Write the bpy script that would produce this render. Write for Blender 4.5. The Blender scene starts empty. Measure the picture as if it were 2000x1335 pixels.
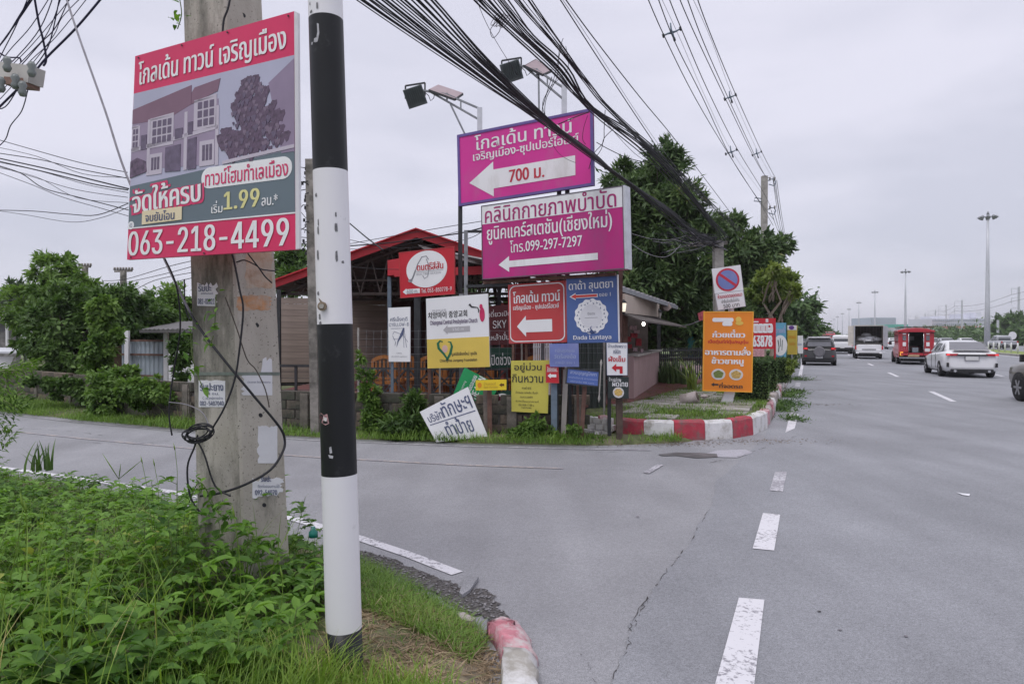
import bpy, math, random, os
import numpy as np
from mathutils import Vector, Matrix

# ------------------------------------------------------------------ camera, sky, sun
S = bpy.context.scene
COL = S.collection
F = 1333.0
H = 1.6
PITCH = math.atan(10.5 / F)
cam_d = bpy.data.cameras.new('camera')
cam_d.lens = 23.994
cam_d.sensor_width = 36.0
cam_d.clip_start = 0.05
cam_d.clip_end = 6000
cam = bpy.data.objects.new('camera', cam_d)
COL.objects.link(cam)
cam.location = (0, 0, H)
cam.rotation_euler = (math.pi / 2 - PITCH, 0, 0)
S.camera = cam

SUN_EL, SUN_AZ = math.radians(62), math.radians(215)
W = bpy.data.worlds.new("World")
S.world = W
W.use_nodes = True
wt = W.node_tree
wt.nodes.clear()
wo = wt.nodes.new('ShaderNodeOutputWorld')
sky = wt.nodes.new('ShaderNodeTexSky')
sky.sky_type = 'NISHITA'
sky.sun_disc = False
sky.sun_elevation = SUN_EL
sky.sun_rotation = SUN_AZ
bg1 = wt.nodes.new('ShaderNodeBackground'); bg1.inputs[1].default_value = 0.1
wt.links.new(sky.outputs[0], bg1.inputs[0])
tc = wt.nodes.new('ShaderNodeTexCoord')
sep = wt.nodes.new('ShaderNodeSeparateXYZ')
wt.links.new(tc.outputs['Generated'], sep.inputs[0])
rmp = wt.nodes.new('ShaderNodeValToRGB')
wt.links.new(sep.outputs['Z'], rmp.inputs[0])
cr = rmp.color_ramp
cr.elements[0].position = 0.0; cr.elements[0].color = (0.585, 0.585, 0.675, 1)
cr.elements[1].position = 1.0; cr.elements[1].color = (0.98, 0.97, 1.05, 1)
for p_, c_ in ((0.10, (0.60, 0.598, 0.69, 1)), (0.25, (0.61, 0.605, 0.70, 1)), (0.45, (0.635, 0.628, 0.725, 1))):
    e_ = cr.elements.new(p_); e_.color = c_
mp = wt.nodes.new('ShaderNodeMapping'); mp.inputs['Scale'].default_value = (1.5, 1.5, 5.0)
wt.links.new(tc.outputs['Generated'], mp.inputs[0])
nz = wt.nodes.new('ShaderNodeTexNoise'); nz.inputs['Scale'].default_value = 1.7; nz.inputs['Detail'].default_value = 6; nz.inputs['Roughness'].default_value = 0.5
wt.links.new(mp.outputs[0], nz.inputs[0])
cl = wt.nodes.new('ShaderNodeValToRGB')
cl.color_ramp.elements[0].position = 0.38; cl.color_ramp.elements[0].color = (0.77, 0.795, 0.815, 1)
cl.color_ramp.elements[1].position = 0.60; cl.color_ramp.elements[1].color = (1.05, 1.05, 1.04, 1)
wt.links.new(nz.outputs[0], cl.inputs[0])
# cloud relief is strongest near the horizon, the upper deck is smooth
fz = wt.nodes.new('ShaderNodeMapRange'); fz.inputs[1].default_value = 0.0; fz.inputs[2].default_value = 0.5
fz.inputs[3].default_value = 0.95; fz.inputs[4].default_value = 0.3
wt.links.new(sep.outputs['Z'], fz.inputs[0])
mx = wt.nodes.new('ShaderNodeMix'); mx.data_type = 'RGBA'; mx.blend_type = 'MULTIPLY'
wt.links.new(fz.outputs[0], mx.inputs[0])
wt.links.new(rmp.outputs[0], mx.inputs[6]); wt.links.new(cl.outputs[0], mx.inputs[7])
bg2 = wt.nodes.new('ShaderNodeBackground'); bg2.inputs[1].default_value = 1.0
wt.links.new(mx.outputs[2], bg2.inputs[0])
msh = wt.nodes.new('ShaderNodeMixShader'); msh.inputs[0].default_value = 0.94
wt.links.new(bg1.outputs[0], msh.inputs[1]); wt.links.new(bg2.outputs[0], msh.inputs[2])
wt.links.new(msh.outputs[0], wo.inputs['Surface'])

sd = bpy.data.lights.new('sun', 'SUN'); sd.energy = 1.0; sd.angle = math.radians(25); sd.color = (1.0, 0.985, 0.95)
so = bpy.data.objects.new('sun', sd); COL.objects.link(so)
sdir = Vector((math.sin(SUN_AZ) * math.cos(SUN_EL), math.cos(SUN_AZ) * math.cos(SUN_EL), math.sin(SUN_EL)))
so.rotation_euler = sdir.to_track_quat('Z', 'Y').to_euler()
so.location = (0, 0, 30)
S.view_settings.view_transform = 'Standard'
S.view_settings.look = 'None'
S.view_settings.gamma = 1
S.view_settings.exposure = 0.40
S.view_settings.use_curve_mapping = False

# ------------------------------------------------------------------ helpers
R = random.Random(7)
NR = np.random.RandomState(11)
V3 = Vector


def ray(px, py):
    x = (px - 1000) / F; y = (667.5 - py) / F
    return Vector((x, math.cos(PITCH) + y * math.sin(PITCH), -math.sin(PITCH) + y * math.cos(PITCH)))


def P(px, py, D):            # point of the place at a measured distance D ahead
    d = ray(px, py)
    t = D / d.y
    return Vector((d.x * t, D, H + d.z * t))


def G(px, py, z=0.0):        # point on the ground
    d = ray(px, py)
    t = (z - H) / d.z
    return Vector((d.x * t, d.y * t, z))


TH = math.atan(578 / F)
RD = Vector((math.sin(TH), math.cos(TH), 0))      # along the highway
RN = Vector((math.cos(TH), -math.sin(TH), 0))     # across it, to the right


def RP(s, l, z=0.0):
    p = RN * s + RD * l
    return Vector((p.x, p.y, z))


def sl(p):
    return p.dot(RN), p.dot(RD)


# ---- materials
MATS = {}


def new_mat(name):
    m = bpy.data.materials.new(name); m.use_nodes = True
    nt = m.node_tree
    b = nt.nodes['Principled BSDF']
    MATS[name] = m
    return m, nt, b


def M(name, col, rough=0.6, var=0.12, scale=6.0, bump=0.0, metal=0.0, spec=0.4, dirt=None, dirt_at=0.6, dirt_scale=2.0, stretch=(1, 1, 1), coat=0.0, emit=0.0):
    if name in MATS: return MATS[name]
    m, nt, b = new_mat(name)
    N, L = nt.nodes, nt.links
    tcn = N.new('ShaderNodeTexCoord'); mpn = N.new('ShaderNodeMapping'); mpn.inputs['Scale'].default_value = stretch
    L.new(tcn.outputs['Object'], mpn.inputs[0])
    n = N.new('ShaderNodeTexNoise'); n.inputs['Scale'].default_value = scale; n.inputs['Detail'].default_value = 5
    L.new(mpn.outputs[0], n.inputs[0])
    r = N.new('ShaderNodeValToRGB')
    r.color_ramp.elements[0].position = 0.3; r.color_ramp.elements[0].color = tuple(max(0, c * (1 - var)) for c in col) + (1,)
    r.color_ramp.elements[1].position = 0.7; r.color_ramp.elements[1].color = tuple(min(0.95, c * (1 + var)) for c in col) + (1,)
    L.new(n.outputs[0], r.inputs[0])
    out = r.outputs[0]
    if dirt:
        n2 = N.new('ShaderNodeTexNoise'); n2.inputs['Scale'].default_value = dirt_scale; n2.inputs['Detail'].default_value = 7; n2.inputs['Roughness'].default_value = 0.65
        L.new(mpn.outputs[0], n2.inputs[0])
        r2 = N.new('ShaderNodeMapRange'); r2.inputs[1].default_value = dirt_at - 0.08; r2.inputs[2].default_value = dirt_at + 0.1
        L.new(n2.outputs[0], r2.inputs[0])
        mxn = N.new('ShaderNodeMix'); mxn.data_type = 'RGBA'
        mxn.inputs[7].default_value = tuple(dirt) + (1,)
        L.new(r2.outputs[0], mxn.inputs[0]); L.new(out, mxn.inputs[6])
        out = mxn.outputs[2]
    L.new(out, b.inputs['Base Color'])
    b.inputs['Roughness'].default_value = rough
    b.inputs['Metallic'].default_value = metal
    b.inputs['Specular IOR Level'].default_value = spec
    if coat: b.inputs['Coat Weight'].default_value = coat
    if emit:
        L.new(out, b.inputs['Emission Color']); b.inputs['Emission Strength'].default_value = emit
    if bump:
        bn = N.new('ShaderNodeBump'); bn.inputs['Strength'].default_value = bump; bn.inputs['Distance'].default_value = 0.01
        n3 = N.new('ShaderNodeTexNoise'); n3.inputs['Scale'].default_value = scale * 6; n3.inputs['Detail'].default_value = 5
        L.new(mpn.outputs[0], n3.inputs[0])
        L.new(n3.outputs[0], bn.inputs['Height']); L.new(bn.outputs[0], b.inputs['Normal'])
    return m


def leaf_mat(name, c1, c2, c3=None, rough=0.5, trans=0.35):
    m, nt, b = new_mat(name)
    N, L = nt.nodes, nt.links
    g = N.new('ShaderNodeNewGeometry')
    r = N.new('ShaderNodeValToRGB')
    r.color_ramp.elements[0].position = 0.0; r.color_ramp.elements[0].color = c1 + (1,)
    r.color_ramp.elements[1].position = 1.0; r.color_ramp.elements[1].color = c2 + (1,)
    if c3:
        e = r.color_ramp.elements.new(0.93); e.color = c2 + (1,)
        r.color_ramp.elements[2].color = c3 + (1,)
    tcn = N.new('ShaderNodeTexCoord')
    n = N.new('ShaderNodeTexNoise'); n.inputs['Scale'].default_value = 1.3; n.inputs['Detail'].default_value = 3
    L.new(tcn.outputs['Object'], n.inputs[0])
    ma = N.new('ShaderNodeMath'); ma.operation = 'MULTIPLY_ADD'; ma.inputs[1].default_value = 1.0
    mb = N.new('ShaderNodeMath'); mb.operation = 'MULTIPLY'; mb.inputs[1].default_value = 0.55
    L.new(g.outputs['Random Per Island'], mb.inputs[0])
    mc = N.new('ShaderNodeMapRange'); mc.inputs[1].default_value = 0.35; mc.inputs[2].default_value = 0.65; mc.inputs[3].default_value = -0.05; mc.inputs[4].default_value = 0.5
    L.new(n.outputs[0], mc.inputs[0])
    L.new(mb.outputs[0], ma.inputs[0]); L.new(mc.outputs[0], ma.inputs[2])
    L.new(ma.outputs[0], r.inputs[0])
    L.new(r.outputs[0], b.inputs['Base Color'])
    b.inputs['Roughness'].default_value = rough
    b.inputs['Specular IOR Level'].default_value = 0.35
    t = N.new('ShaderNodeBsdfTranslucent')
    hs = N.new('ShaderNodeHueSaturation'); hs.inputs['Value'].default_value = 1.3; hs.inputs['Saturation'].default_value = 1.1
    L.new(r.outputs[0], hs.inputs['Color']); L.new(hs.outputs[0], t.inputs[0])
    mxs = N.new('ShaderNodeMixShader'); mxs.inputs[0].default_value = trans
    L.new(b.outputs[0], mxs.inputs[1]); L.new(t.outputs[0], mxs.inputs[2])
    L.new(mxs.outputs[0], N['Material Output'].inputs['Surface'])
    return m


# ---- objects
WL = {}


def setp(o, label=None, cat=None, group=None, kind=None):
    if label: o['label'] = label
    if cat: o['category'] = cat
    if group: o['group'] = group
    if kind: o['kind'] = kind
    return o


def thing(name, label, cat, loc=(0, 0, 0), group=None, kind=None):
    o = bpy.data.objects.new(name, None); COL.objects.link(o)
    o.empty_display_size = 0.2
    o.location = loc
    WL[o.name] = Vector(loc)
    return setp(o, label, cat, group, kind)


def link_mesh(name, me, parent=None, org=None, **kw):
    o = bpy.data.objects.new(name, me); COL.objects.link(o)
    org = Vector(org) if org is not None else Vector((0, 0, 0))
    WL[o.name] = org
    if parent is not None:
        o.parent = parent; o.location = org - WL[parent.name]
    else:
        o.location = org
    return setp(o, **kw)


class MB:
    def __init__(s):
        s.v = []; s.f = []; s.m = []; s.s = []; s.cm = 0; s.sm = False

    def add(s, vs, fs, smooth=None):
        b = len(s.v)
        s.v.extend(Vector(p) for p in vs)
        for f in fs:
            s.f.append([b + i for i in f]); s.m.append(s.cm); s.s.append(s.sm if smooth is None else smooth)
        return s

    def mat(s, i): s.cm = i; return s

    def box(s, c, size, rot=None):
        c = Vector(c); hx, hy, hz = (q / 2 for q in size)
        vs = [Vector((x, y, z)) for z in (-hz, hz) for x, y in ((-hx, -hy), (hx, -hy), (hx, hy), (-hx, hy))]
        if rot is not None:
            if isinstance(rot, (int, float)): rot = Matrix.Rotation(rot, 3, 'Z')
            vs = [rot @ p for p in vs]
        return s.add([p + c for p in vs], [(3, 2, 1, 0), (4, 5, 6, 7), (0, 1, 5, 4), (1, 2, 6, 5), (2, 3, 7, 6), (3, 0, 4, 7)], False)

    def bar(s, a, b, w, h=None, up=(0, 0, 1)):
        a, b = Vector(a), Vector(b); h = h or w
        d = (b - a).normalized(); u = Vector(up)
        if abs(d.dot(u)) > 0.98: u = Vector((0, 1, 0))
        x = d.cross(u).normalized() * (w / 2); y = x.cross(d).normalized() * (h / 2)
        vs = [a - x - y, a + x - y, a + x + y, a - x + y, b - x - y, b + x - y, b + x + y, b - x + y]
        return s.add(vs, [(3, 2, 1, 0), (4, 5, 6, 7), (0, 1, 5, 4), (1, 2, 6, 5), (2, 3, 7, 6), (3, 0, 4, 7)], False)

    def tube(s, pts, r, n=8, caps=True):
        pts = [Vector(p) for p in pts]
        rr = r if isinstance(r, (list, tuple)) else [r] * len(pts)
        ref = None; vs = []
        for i, p in enumerate(pts):
            t = (pts[min(i + 1, len(pts) - 1)] - pts[max(i - 1, 0)])
            if t.length < 1e-9: t = Vector((0, 0, 1))
            t.normalize()
            if ref is None:
                ref = Vector((0, 0, 1)) if abs(t.z) < 0.9 else Vector((1, 0, 0))
            x = t.cross(ref)
            if x.length < 1e-6: x = t.cross(Vector((0.3, 1, 0.2)))
            x.normalize(); y = t.cross(x).normalized(); ref = -y if False else x.cross(t)
            for k in range(n):
                a = 2 * math.pi * k / n
                vs.append(p + (x * math.cos(a) + y * math.sin(a)) * rr[i])
        fs = []
        for i in range(len(pts) - 1):
            for k in range(n):
                k2 = (k + 1) % n
                fs.append((i * n + k, i * n + k2, (i + 1) * n + k2, (i + 1) * n + k))
        s.add(vs, fs, True)
        if caps:
            b = len(s.v) - len(vs)
            for ring in (list(range(n))[::-1], [(len(pts) - 1) * n + k for k in range(n)]):
                s.f.append([b + i for i in ring]); s.m.append(s.cm); s.s.append(False)
        return s

    def loft(s, rings, closed=True, caps=True, smooth=False):
        n = len(rings[0]); vs = [p for r in rings for p in r]; fs = []
        for i in range(len(rings) - 1):
            for k in range(n if closed else n - 1):
                k2 = (k + 1) % n
                fs.append((i * n + k, i * n + k2, (i + 1) * n + k2, (i + 1) * n + k))
        s.add(vs, fs, smooth)
        if caps:
            b = len(s.v) - len(vs)
            for ring in (list(range(n))[::-1], [(len(rings) - 1) * n + k for k in range(n)]):
                s.f.append([b + i for i in ring]); s.m.append(s.cm); s.s.append(False)
        return s

    def prism(s, poly, off, smooth=False):
        off = Vector(off); poly = [Vector(p) for p in poly]; n = len(poly)
        vs = poly + [p + off for p in poly]
        fs = [tuple(range(n))[::-1], tuple(range(n, 2 * n))] + [(i, (i + 1) % n, n + (i + 1) % n, n + i) for i in range(n)]
        return s.add(vs, fs, smooth)

    def build(s, name, mats, parent=None, org=None, recalc=True, **kw):
        if not isinstance(mats, (list, tuple)): mats = [mats]
        if org is None:
            xs = [p.x for p in s.v]; ys = [p.y for p in s.v]; zs = [p.z for p in s.v]
            org = Vector(((min(xs) + max(xs)) / 2, (min(ys) + max(ys)) / 2, min(zs)))
        org = Vector(org)
        me = bpy.data.meshes.new(name)
        me.from_pydata([tuple(p - org) for p in s.v], [], s.f)
        for m in mats: me.materials.append(m)
        me.polygons.foreach_set('material_index', s.m)
        me.polygons.foreach_set('use_smooth', s.s)
        if recalc:
            import bmesh
            bm = bmesh.new(); bm.from_mesh(me); bmesh.ops.recalc_face_normals(bm, faces=bm.faces); bm.to_mesh(me); bm.free()
        me.update()
        return link_mesh(name, me, parent, org, **kw)


def np_mesh(name, V, Fc, mats, parent=None, org=None, smooth=False, mi=None, **kw):
    V = np.asarray(V, dtype=np.float32); Fc = np.asarray(Fc, dtype=np.int32)
    org = Vector(org) if org is not None else Vector((float(V[:, 0].mean()), float(V[:, 1].mean()), float(V[:, 2].min())))
    me = bpy.data.meshes.new(name)
    k = Fc.shape[1]
    me.vertices.add(len(V)); me.vertices.foreach_set('co', (V - np.array(org, dtype=np.float32)).ravel())
    me.loops.add(Fc.size); me.loops.foreach_set('vertex_index', Fc.ravel())
    me.polygons.add(len(Fc)); me.polygons.foreach_set('loop_start', np.arange(0, Fc.size, k, dtype=np.int32))
    if smooth: me.polygons.foreach_set('use_smooth', np.ones(len(Fc), dtype=bool))
    for m in (mats if isinstance(mats, (list, tuple)) else [mats]): me.materials.append(m)
    if mi is not None: me.polygons.foreach_set('material_index', np.asarray(mi, dtype=np.int32))
    me.update(calc_edges=True)
    return link_mesh(name, me, parent, org, **kw)


def copy_tree(o, parent=None):
    c = o.copy(); COL.objects.link(c)
    WL[c.name] = WL.get(o.name, Vector((0, 0, 0)))
    if parent is not None: c.parent = parent
    for ch in [q for q in CH.get(o.name, [])]: copy_tree(ch, c)
    return c


CH = {}


def index_children():
    CH.clear()
    for o in bpy.data.objects:
        if o.parent: CH.setdefault(o.parent.name, []).append(o)


def norm(a): return a / np.maximum(np.linalg.norm(a, axis=1, keepdims=True), 1e-9)


def leaves(C, D, size, wr=0.4, fold=0.25, sub=False, Nup=None):
    """leaf blades: C base points, D directions, size lengths. Returns V, F(tri)"""
    n = len(C); D = norm(D)
    up = NR.normal(0, 0.35, (n, 3)); up[:, 2] += 1.0
    if Nup is not None: up = up * 0.4 + Nup
    X = norm(np.cross(D, up)); Nn = norm(np.cross(X, D))
    L = np.asarray(size).reshape(-1, 1) * np.ones((n, 1)); Wd = L * wr * 0.5
    if not sub:
        v = np.stack([C, C + D * L * 0.45 - X * Wd + Nn * Wd * fold, C + D * L - Nn * L * 0.08, C + D * L * 0.45 + X * Wd + Nn * Wd * fold], 1)
        f = np.array([[0, 2, 1], [0, 3, 2]])
    else:
        dr = Nn * L
        v = np.stack([C,
                      C + D * L * .28 + dr * .03, C + D * L * .65 + dr * .02, C + D * L - dr * .12,
                      C + D * L * .24 - X * Wd * .85 + Nn * Wd * fold + dr * .03, C + D * L * .60 - X * Wd * .8 + Nn * Wd * fold,
                      C + D * L * .24 + X * Wd * .85 + Nn * Wd * fold + dr * .03, C + D * L * .60 + X * Wd * .8 + Nn * Wd * fold], 1)
        f = np.array([[0, 1, 4], [4, 1, 2], [4, 2, 5], [5, 2, 3], [0, 6, 1], [6, 2, 1], [6, 7, 2], [7, 3, 2]])
    k = v.shape[1]
    Fc = (np.arange(n)[:, None, None] * k + f[None]).reshape(-1, 3)
    return v.reshape(-1, 3), Fc


def blades(B, h, w, lean, az, segs=4):
    """grass blades as bent strips"""
    n = len(B); t = np.linspace(0, 1, segs + 1)
    dx = np.cos(az); dy = np.sin(az)
    P_ = []
    for ti in t:
        out = lean * h * (ti ** 1.8); z = h * (ti - 0.35 * np.minimum(lean, 1.4) * ti ** 2.2)
        P_.append(np.stack([B[:, 0] + dx * out, B[:, 1] + dy * out, B[:, 2] + z], 1))
    P_ = np.stack(P_, 1)
    wx = np.stack([-dy, dx, np.zeros(n)], 1)[:, None, :]
    ww = (w[:, None] * (1 - t[None] ** 1.5) * 0.5 + 0.0004)[:, :, None]
    Lf = P_ - wx * ww; Rt = P_ + wx * ww
    v = np.stack([Lf, Rt], 2).reshape(n, -1, 3)
    f = []
    for i in range(segs):
        f += [[2 * i, 2 * i + 1, 2 * i + 3, 2 * i + 2]]
    f = np.array(f)
    Fc = (np.arange(n)[:, None, None] * (2 * (segs + 1)) + f[None]).reshape(-1, 4)
    return v.reshape(-1, 3), Fc


def cat_vf(lst):
    Vs, Fs, b = [], [], 0
    for v, f in lst:
        Vs.append(v); Fs.append(f + b); b += len(v)
    return np.concatenate(Vs), np.concatenate(Fs)


def crown(blobs, n, size, wr=0.4, clumps=60, spread=0.33, droop=0.25, shell=0.55):
    """leaf cloud in lumpy ellipsoids: list of (centre, (rx,ry,rz))"""
    vol = np.array([r[0] * r[1] * r[2] for _, r in blobs]) ** 0.67; vol = vol / vol.sum()
    out = []
    for (c, r), q in zip(blobs, vol):
        k = max(6, int(clumps * q)); m = max(30, int(n * q))
        c = np.array(c); r = np.array(r)
        cd = norm(NR.normal(0, 1, (k, 3))); rad = NR.uniform(shell, 1.12, (k, 1))
        cc = c + cd * rad * r
        idx = NR.randint(0, k, m)
        sp = spread * NR.uniform(0.5, 1.5, (k, 1))[idx]
        pos = cc[idx] + NR.normal(0, 0.5, (m, 3)) * sp * np.array([r.mean()] * 3)
        outd = norm(pos - c + 1e-6)
        d = outd * 0.8 + NR.normal(0, 0.6, (m, 3)); d[:, 2] -= droop
        out.append(leaves(pos, d, size * NR.uniform(0.6, 1.3, m), wr, Nup=outd * 0.8))
    return cat_vf(out)


def limb(mb, a, b, r0, r1, n=7, wob=0.08):
    a, b = Vector(a), Vector(b); L = (b - a).length
    pts = [a.lerp(b, t) + Vector((R.uniform(-1, 1), R.uniform(-1, 1), 0)) * wob * L * math.sin(t * math.pi) for t in (0, .2, .4, .6, .8, 1)]
    mb.tube(pts, [r0 + (r1 - r0) * t for t in (0, .2, .4, .6, .8, 1)], n)


def tree(name, label, base, blobs, nleaf, lsize, lmat, trunks=1, tr=0.15, group=None, wr=0.4, cat='tree', bark=None, clumps=70, spread=0.33, fork=0.35, **kw):
    base = Vector(base)
    t = thing(name, label, cat, base, group)
    for k in range(trunks):
        mb = MB()
        top = Vector(blobs[0][0]) if k == 0 else Vector(R.choice(blobs)[0])
        b0 = base + Vector((0.3 * k * (-1) ** k, 0.1 * k, -0.1))
        mid = b0.lerp(top, fork) + Vector((R.uniform(-.1, .1), 0, 0))
        limb(mb, b0, mid, tr, tr * .75)
        for c, r in blobs:
            limb(mb, mid, Vector(c), tr * .55, tr * .15, 6)
            for q in range(2):
                e = Vector(c) + Vector([R.uniform(-.7, .7) * x for x in r])
                limb(mb, mid.lerp(Vector(c), .6), e, tr * .25, tr * .06, 5)
        mb.build('trunk', bark or BARK, t)
    v, f = crown(blobs, nleaf, lsize, wr, clumps, spread, **kw)
    np_mesh('crown', v, f, lmat, t)
    return t


# ---- lettering
FONT = None; FONT0 = None
try:
    _fp = os.path.join(bpy.utils.resource_path('LOCAL'), 'datafiles', 'fonts', 'Inter.woff2')
    if os.path.exists(_fp): FONT = bpy.data.fonts.load(_fp)
    FONT0 = bpy.data.fonts.load('<builtin>')
except Exception:
    FONT = None
_dm = [bpy.data.materials.new('x%d' % i) for i in range(10)]
TONE = set('\u0e48\u0e49\u0e4a\u0e4b\u0e4c'); UPV = set('\u0e31\u0e34\u0e35\u0e36\u0e37')
TCACHE = {}


def glyphs(s):
    if s in TCACHE: return TCACHE[s]
    cu = bpy.data.curves.new('t', 'FONT'); cu.body = s; cu.resolution_u = 3
    if FONT and s.isascii():
        cu.font = FONT
        s_draw = s.replace('4', '0'); cu.body = s_draw
    for m in _dm: cu.materials.append(m)
    nf = 1
    for i, ch in enumerate(s):
        if ch == '4' and FONT and s.isascii(): nf += 1; cu.body_format[i].material_index = nf
        if ch in TONE and i and (s[i - 1] in UPV): cu.body_format[i].material_index = 1
    o = bpy.data.objects.new('t', cu)
    me = bpy.data.meshes.new_from_object(o)
    vs = [[v.co.x, v.co.y] for v in me.vertices]; fs = [list(p.vertices) for p in me.polygons]
    for k in range(2, nf + 1):      # a figure four drawn with plain strokes
        ids = [i for p in me.polygons if p.material_index == k for i in p.vertices]
        x0 = min(vs[i][0] for i in ids); x1 = max(vs[i][0] for i in ids); y0 = min(vs[i][1] for i in ids); y1 = max(vs[i][1] for i in ids)
        for q in ([(.64, 0), (.81, 0), (.81, 1), (.64, 1)], [(-.03, .21), (.64, .21), (.64, .33), (-.03, .33)], [(.81, .21), (1.0, .21), (1.0, .33), (.81, .33)], [(-.03, .33), (.14, .33), (.64, .82), (.64, 1), (.59, 1), (-.03, .36)]):
            b = len(vs); vs += [[x0 + (x1 - x0) * a, y0 + (y1 - y0) * c] for a, c in q]; fs.append(list(range(b, b + len(q))))
    if nf > 1:
        keep = [list(p.vertices) for p in me.polygons if p.material_index < 2]; fs = keep + fs[len(me.polygons):]
    up = set()
    for p in me.polygons:
        if p.material_index == 1: up.update(p.vertices)
    for i in up: vs[i][1] += 0.2
    bpy.data.objects.remove(o); bpy.data.meshes.remove(me); bpy.data.curves.remove(cu)
    a = np.array(vs); mn = a.min(0); mxx = a.max(0)
    TCACHE[s] = ((a - mn) / (mxx - mn), fs, (mxx - mn)[0] / (mxx - mn)[1])
    return TCACHE[s]


class Board:
    """a flat board hung in the place: corners measured in the photo, distances DL and DR of its two ends"""
    def __init__(s, TL, TR, BR, BL, DL, DR, flat=True):
        s.tl, s.tr, s.br, s.bl = P(*TL, DL), P(*TR, DR), P(*BR, DR), P(*BL, DL)
        nn = (s.tr - s.tl).cross(s.bl - s.tl); e = Vector((0, 0, H)); d_ = s.br - e; s.br = e + d_ * ((s.tl - e).dot(nn) / d_.dot(nn)) if flat else s.br
        s.w = (s.tr - s.tl).length; s.h = (s.tl - s.bl).length
        s.n = (s.br - s.bl).cross(s.tl - s.bl).normalized()
        if s.n.dot(Vector((0, 0, H)) - s.bl) < 0: s.n = -s.n

    def at(s, u, v, off=0.0):
        return s.bl.lerp(s.br, u).lerp(s.tl.lerp(s.tr, u), v) + s.n * off

    def rect(s, u0, v0, u1, v1, n=1):
        return [(u0, v0), (u1, v0), (u1, v1), (u0, v1)]

    def panel(s, name, m, parent, thick=0.02, r=(0, 0, 1, 1), off=0.0, **kw):
        mb = MB(); n = 6
        for side, o_ in ((0, off), (1, off - thick)):
            g = [s.at(r[0] + (r[2] - r[0]) * i / n, r[1] + (r[3] - r[1]) * j / n, o_) for j in range(n + 1) for i in range(n + 1)]
            mb.add(g, [(j * (n + 1) + i, j * (n + 1) + i + 1, (j + 1) * (n + 1) + i + 1, (j + 1) * (n + 1) + i) for j in range(n) for i in range(n)])
        B = (n + 1) * (n + 1)
        edge = [i for i in range(n + 1)] + [(j + 1) * (n + 1) - 1 for j in range(1, n + 1)] + [n * (n + 1) + i for i in range(n - 1, -1, -1)] + [j * (n + 1) for j in range(n - 1, 0, -1)]
        for a, b in zip(edge, edge[1:] + edge[:1]):
            mb.f.append([a, b, b + B, a + B]); mb.m.append(0); mb.s.append(False)
        return mb.build(name, m, parent, **kw)

    def patch(s, name, poly, m, parent, off=0.004):
        mb = MB(); mb.prism([s.at(u, v, off) for u, v in poly], s.n * -0.002)
        return mb.build(name, m, parent)

    def multi(s, name, polys, m, parent, off=0.004):
        mb = MB()
        for poly in polys: mb.prism([s.at(u, v, off) for u, v in poly], s.n * -0.002)
        return mb.build(name, m, parent)

    def frame(s, name, m, parent, wd=0.03, off=0.012, thick=0.03):
        mb = MB(); a = wd / s.w; b = wd / s.h
        for r in ((0, 0, 1, b), (0, 1 - b, 1, 1), (0, b, a, 1 - b), (1 - a, b, 1, 1 - b)):
            mb.prism([s.at(u, v, off) for u, v in s.rect(*r)], s.n * -thick)
        return mb.build(name, m, parent)

    def text(s, t, r, m, parent, off=0.006, bold=0.0, shear=0.0, ang=0.0, name='lettering'):
        g, fs, _ = glyphs(t)
        u0, v0, u1, v1 = r
        vs = []; ff = []
        sh = [0.0] if not bold else [0.0, -bold, bold]
        uc, vc = (u0 + u1) / 2, (v0 + v1) / 2; asp = s.w / s.h
        for k, dx in enumerate(sh):
            b = len(vs)
            for x, y in g:
                u = u0 + (u1 - u0) * x + dx * (v1 - v0) * (s.h / s.w) + shear * (y - .5) * (v1 - v0); v = v0 + (v1 - v0) * y
                if ang:
                    du, dv = (u - uc) * asp, v - vc
                    u, v = uc + (du * math.cos(ang) - dv * math.sin(ang)) / asp, vc + du * math.sin(ang) + dv * math.cos(ang)
                vs.append(s.at(u, v, off + 0.0004 * k))
            ff += [[b + i for i in f] for f in fs]
        mb = MB(); mb.add(vs, ff)
        return mb.build(name, m, parent, recalc=False)


def arrow(u0, v0, u1, v1, head=0.25, sh=0.28):
    """left pointing arrow polygon in a rect"""
    vm = (v0 + v1) / 2; hv = (v1 - v0) / 2; h = u0 + (u1 - u0) * head
    return [(u0, vm), (h, v1), (h, vm + hv * sh * 2), (u1, vm + hv * sh * 2), (u1, vm - hv * sh * 2), (h, vm - hv * sh * 2), (h, v0)]


def ell(u, v, ru, rv, n=32, a0=0, wob=0, wn=8):
    return [(u + ru * (1 + wob * math.sin(wn * t)) * math.cos(t), v + rv * (1 + wob * math.sin(wn * t)) * math.sin(t)) for t in [a0 + 2 * math.pi * i / n for i in range(n)]]


def stroke(pts, w, asp=1.0):
    """thick polyline as a closed polygon in uv; asp = board w/h"""
    L, Rr = [], []
    for i, p in enumerate(pts):
        a = pts[max(0, i - 1)]; b = pts[min(len(pts) - 1, i + 1)]
        dx, dy = (b[0] - a[0]) * asp, b[1] - a[1]; l = math.hypot(dx, dy) or 1
        ww = w[i] if isinstance(w, (list, tuple)) else w
        nx, ny = -dy / l * ww / 2 / asp, dx / l * ww / 2
        L.append((p[0] + nx, p[1] + ny)); Rr.append((p[0] - nx, p[1] - ny))
    return L + Rr[::-1]


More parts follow.
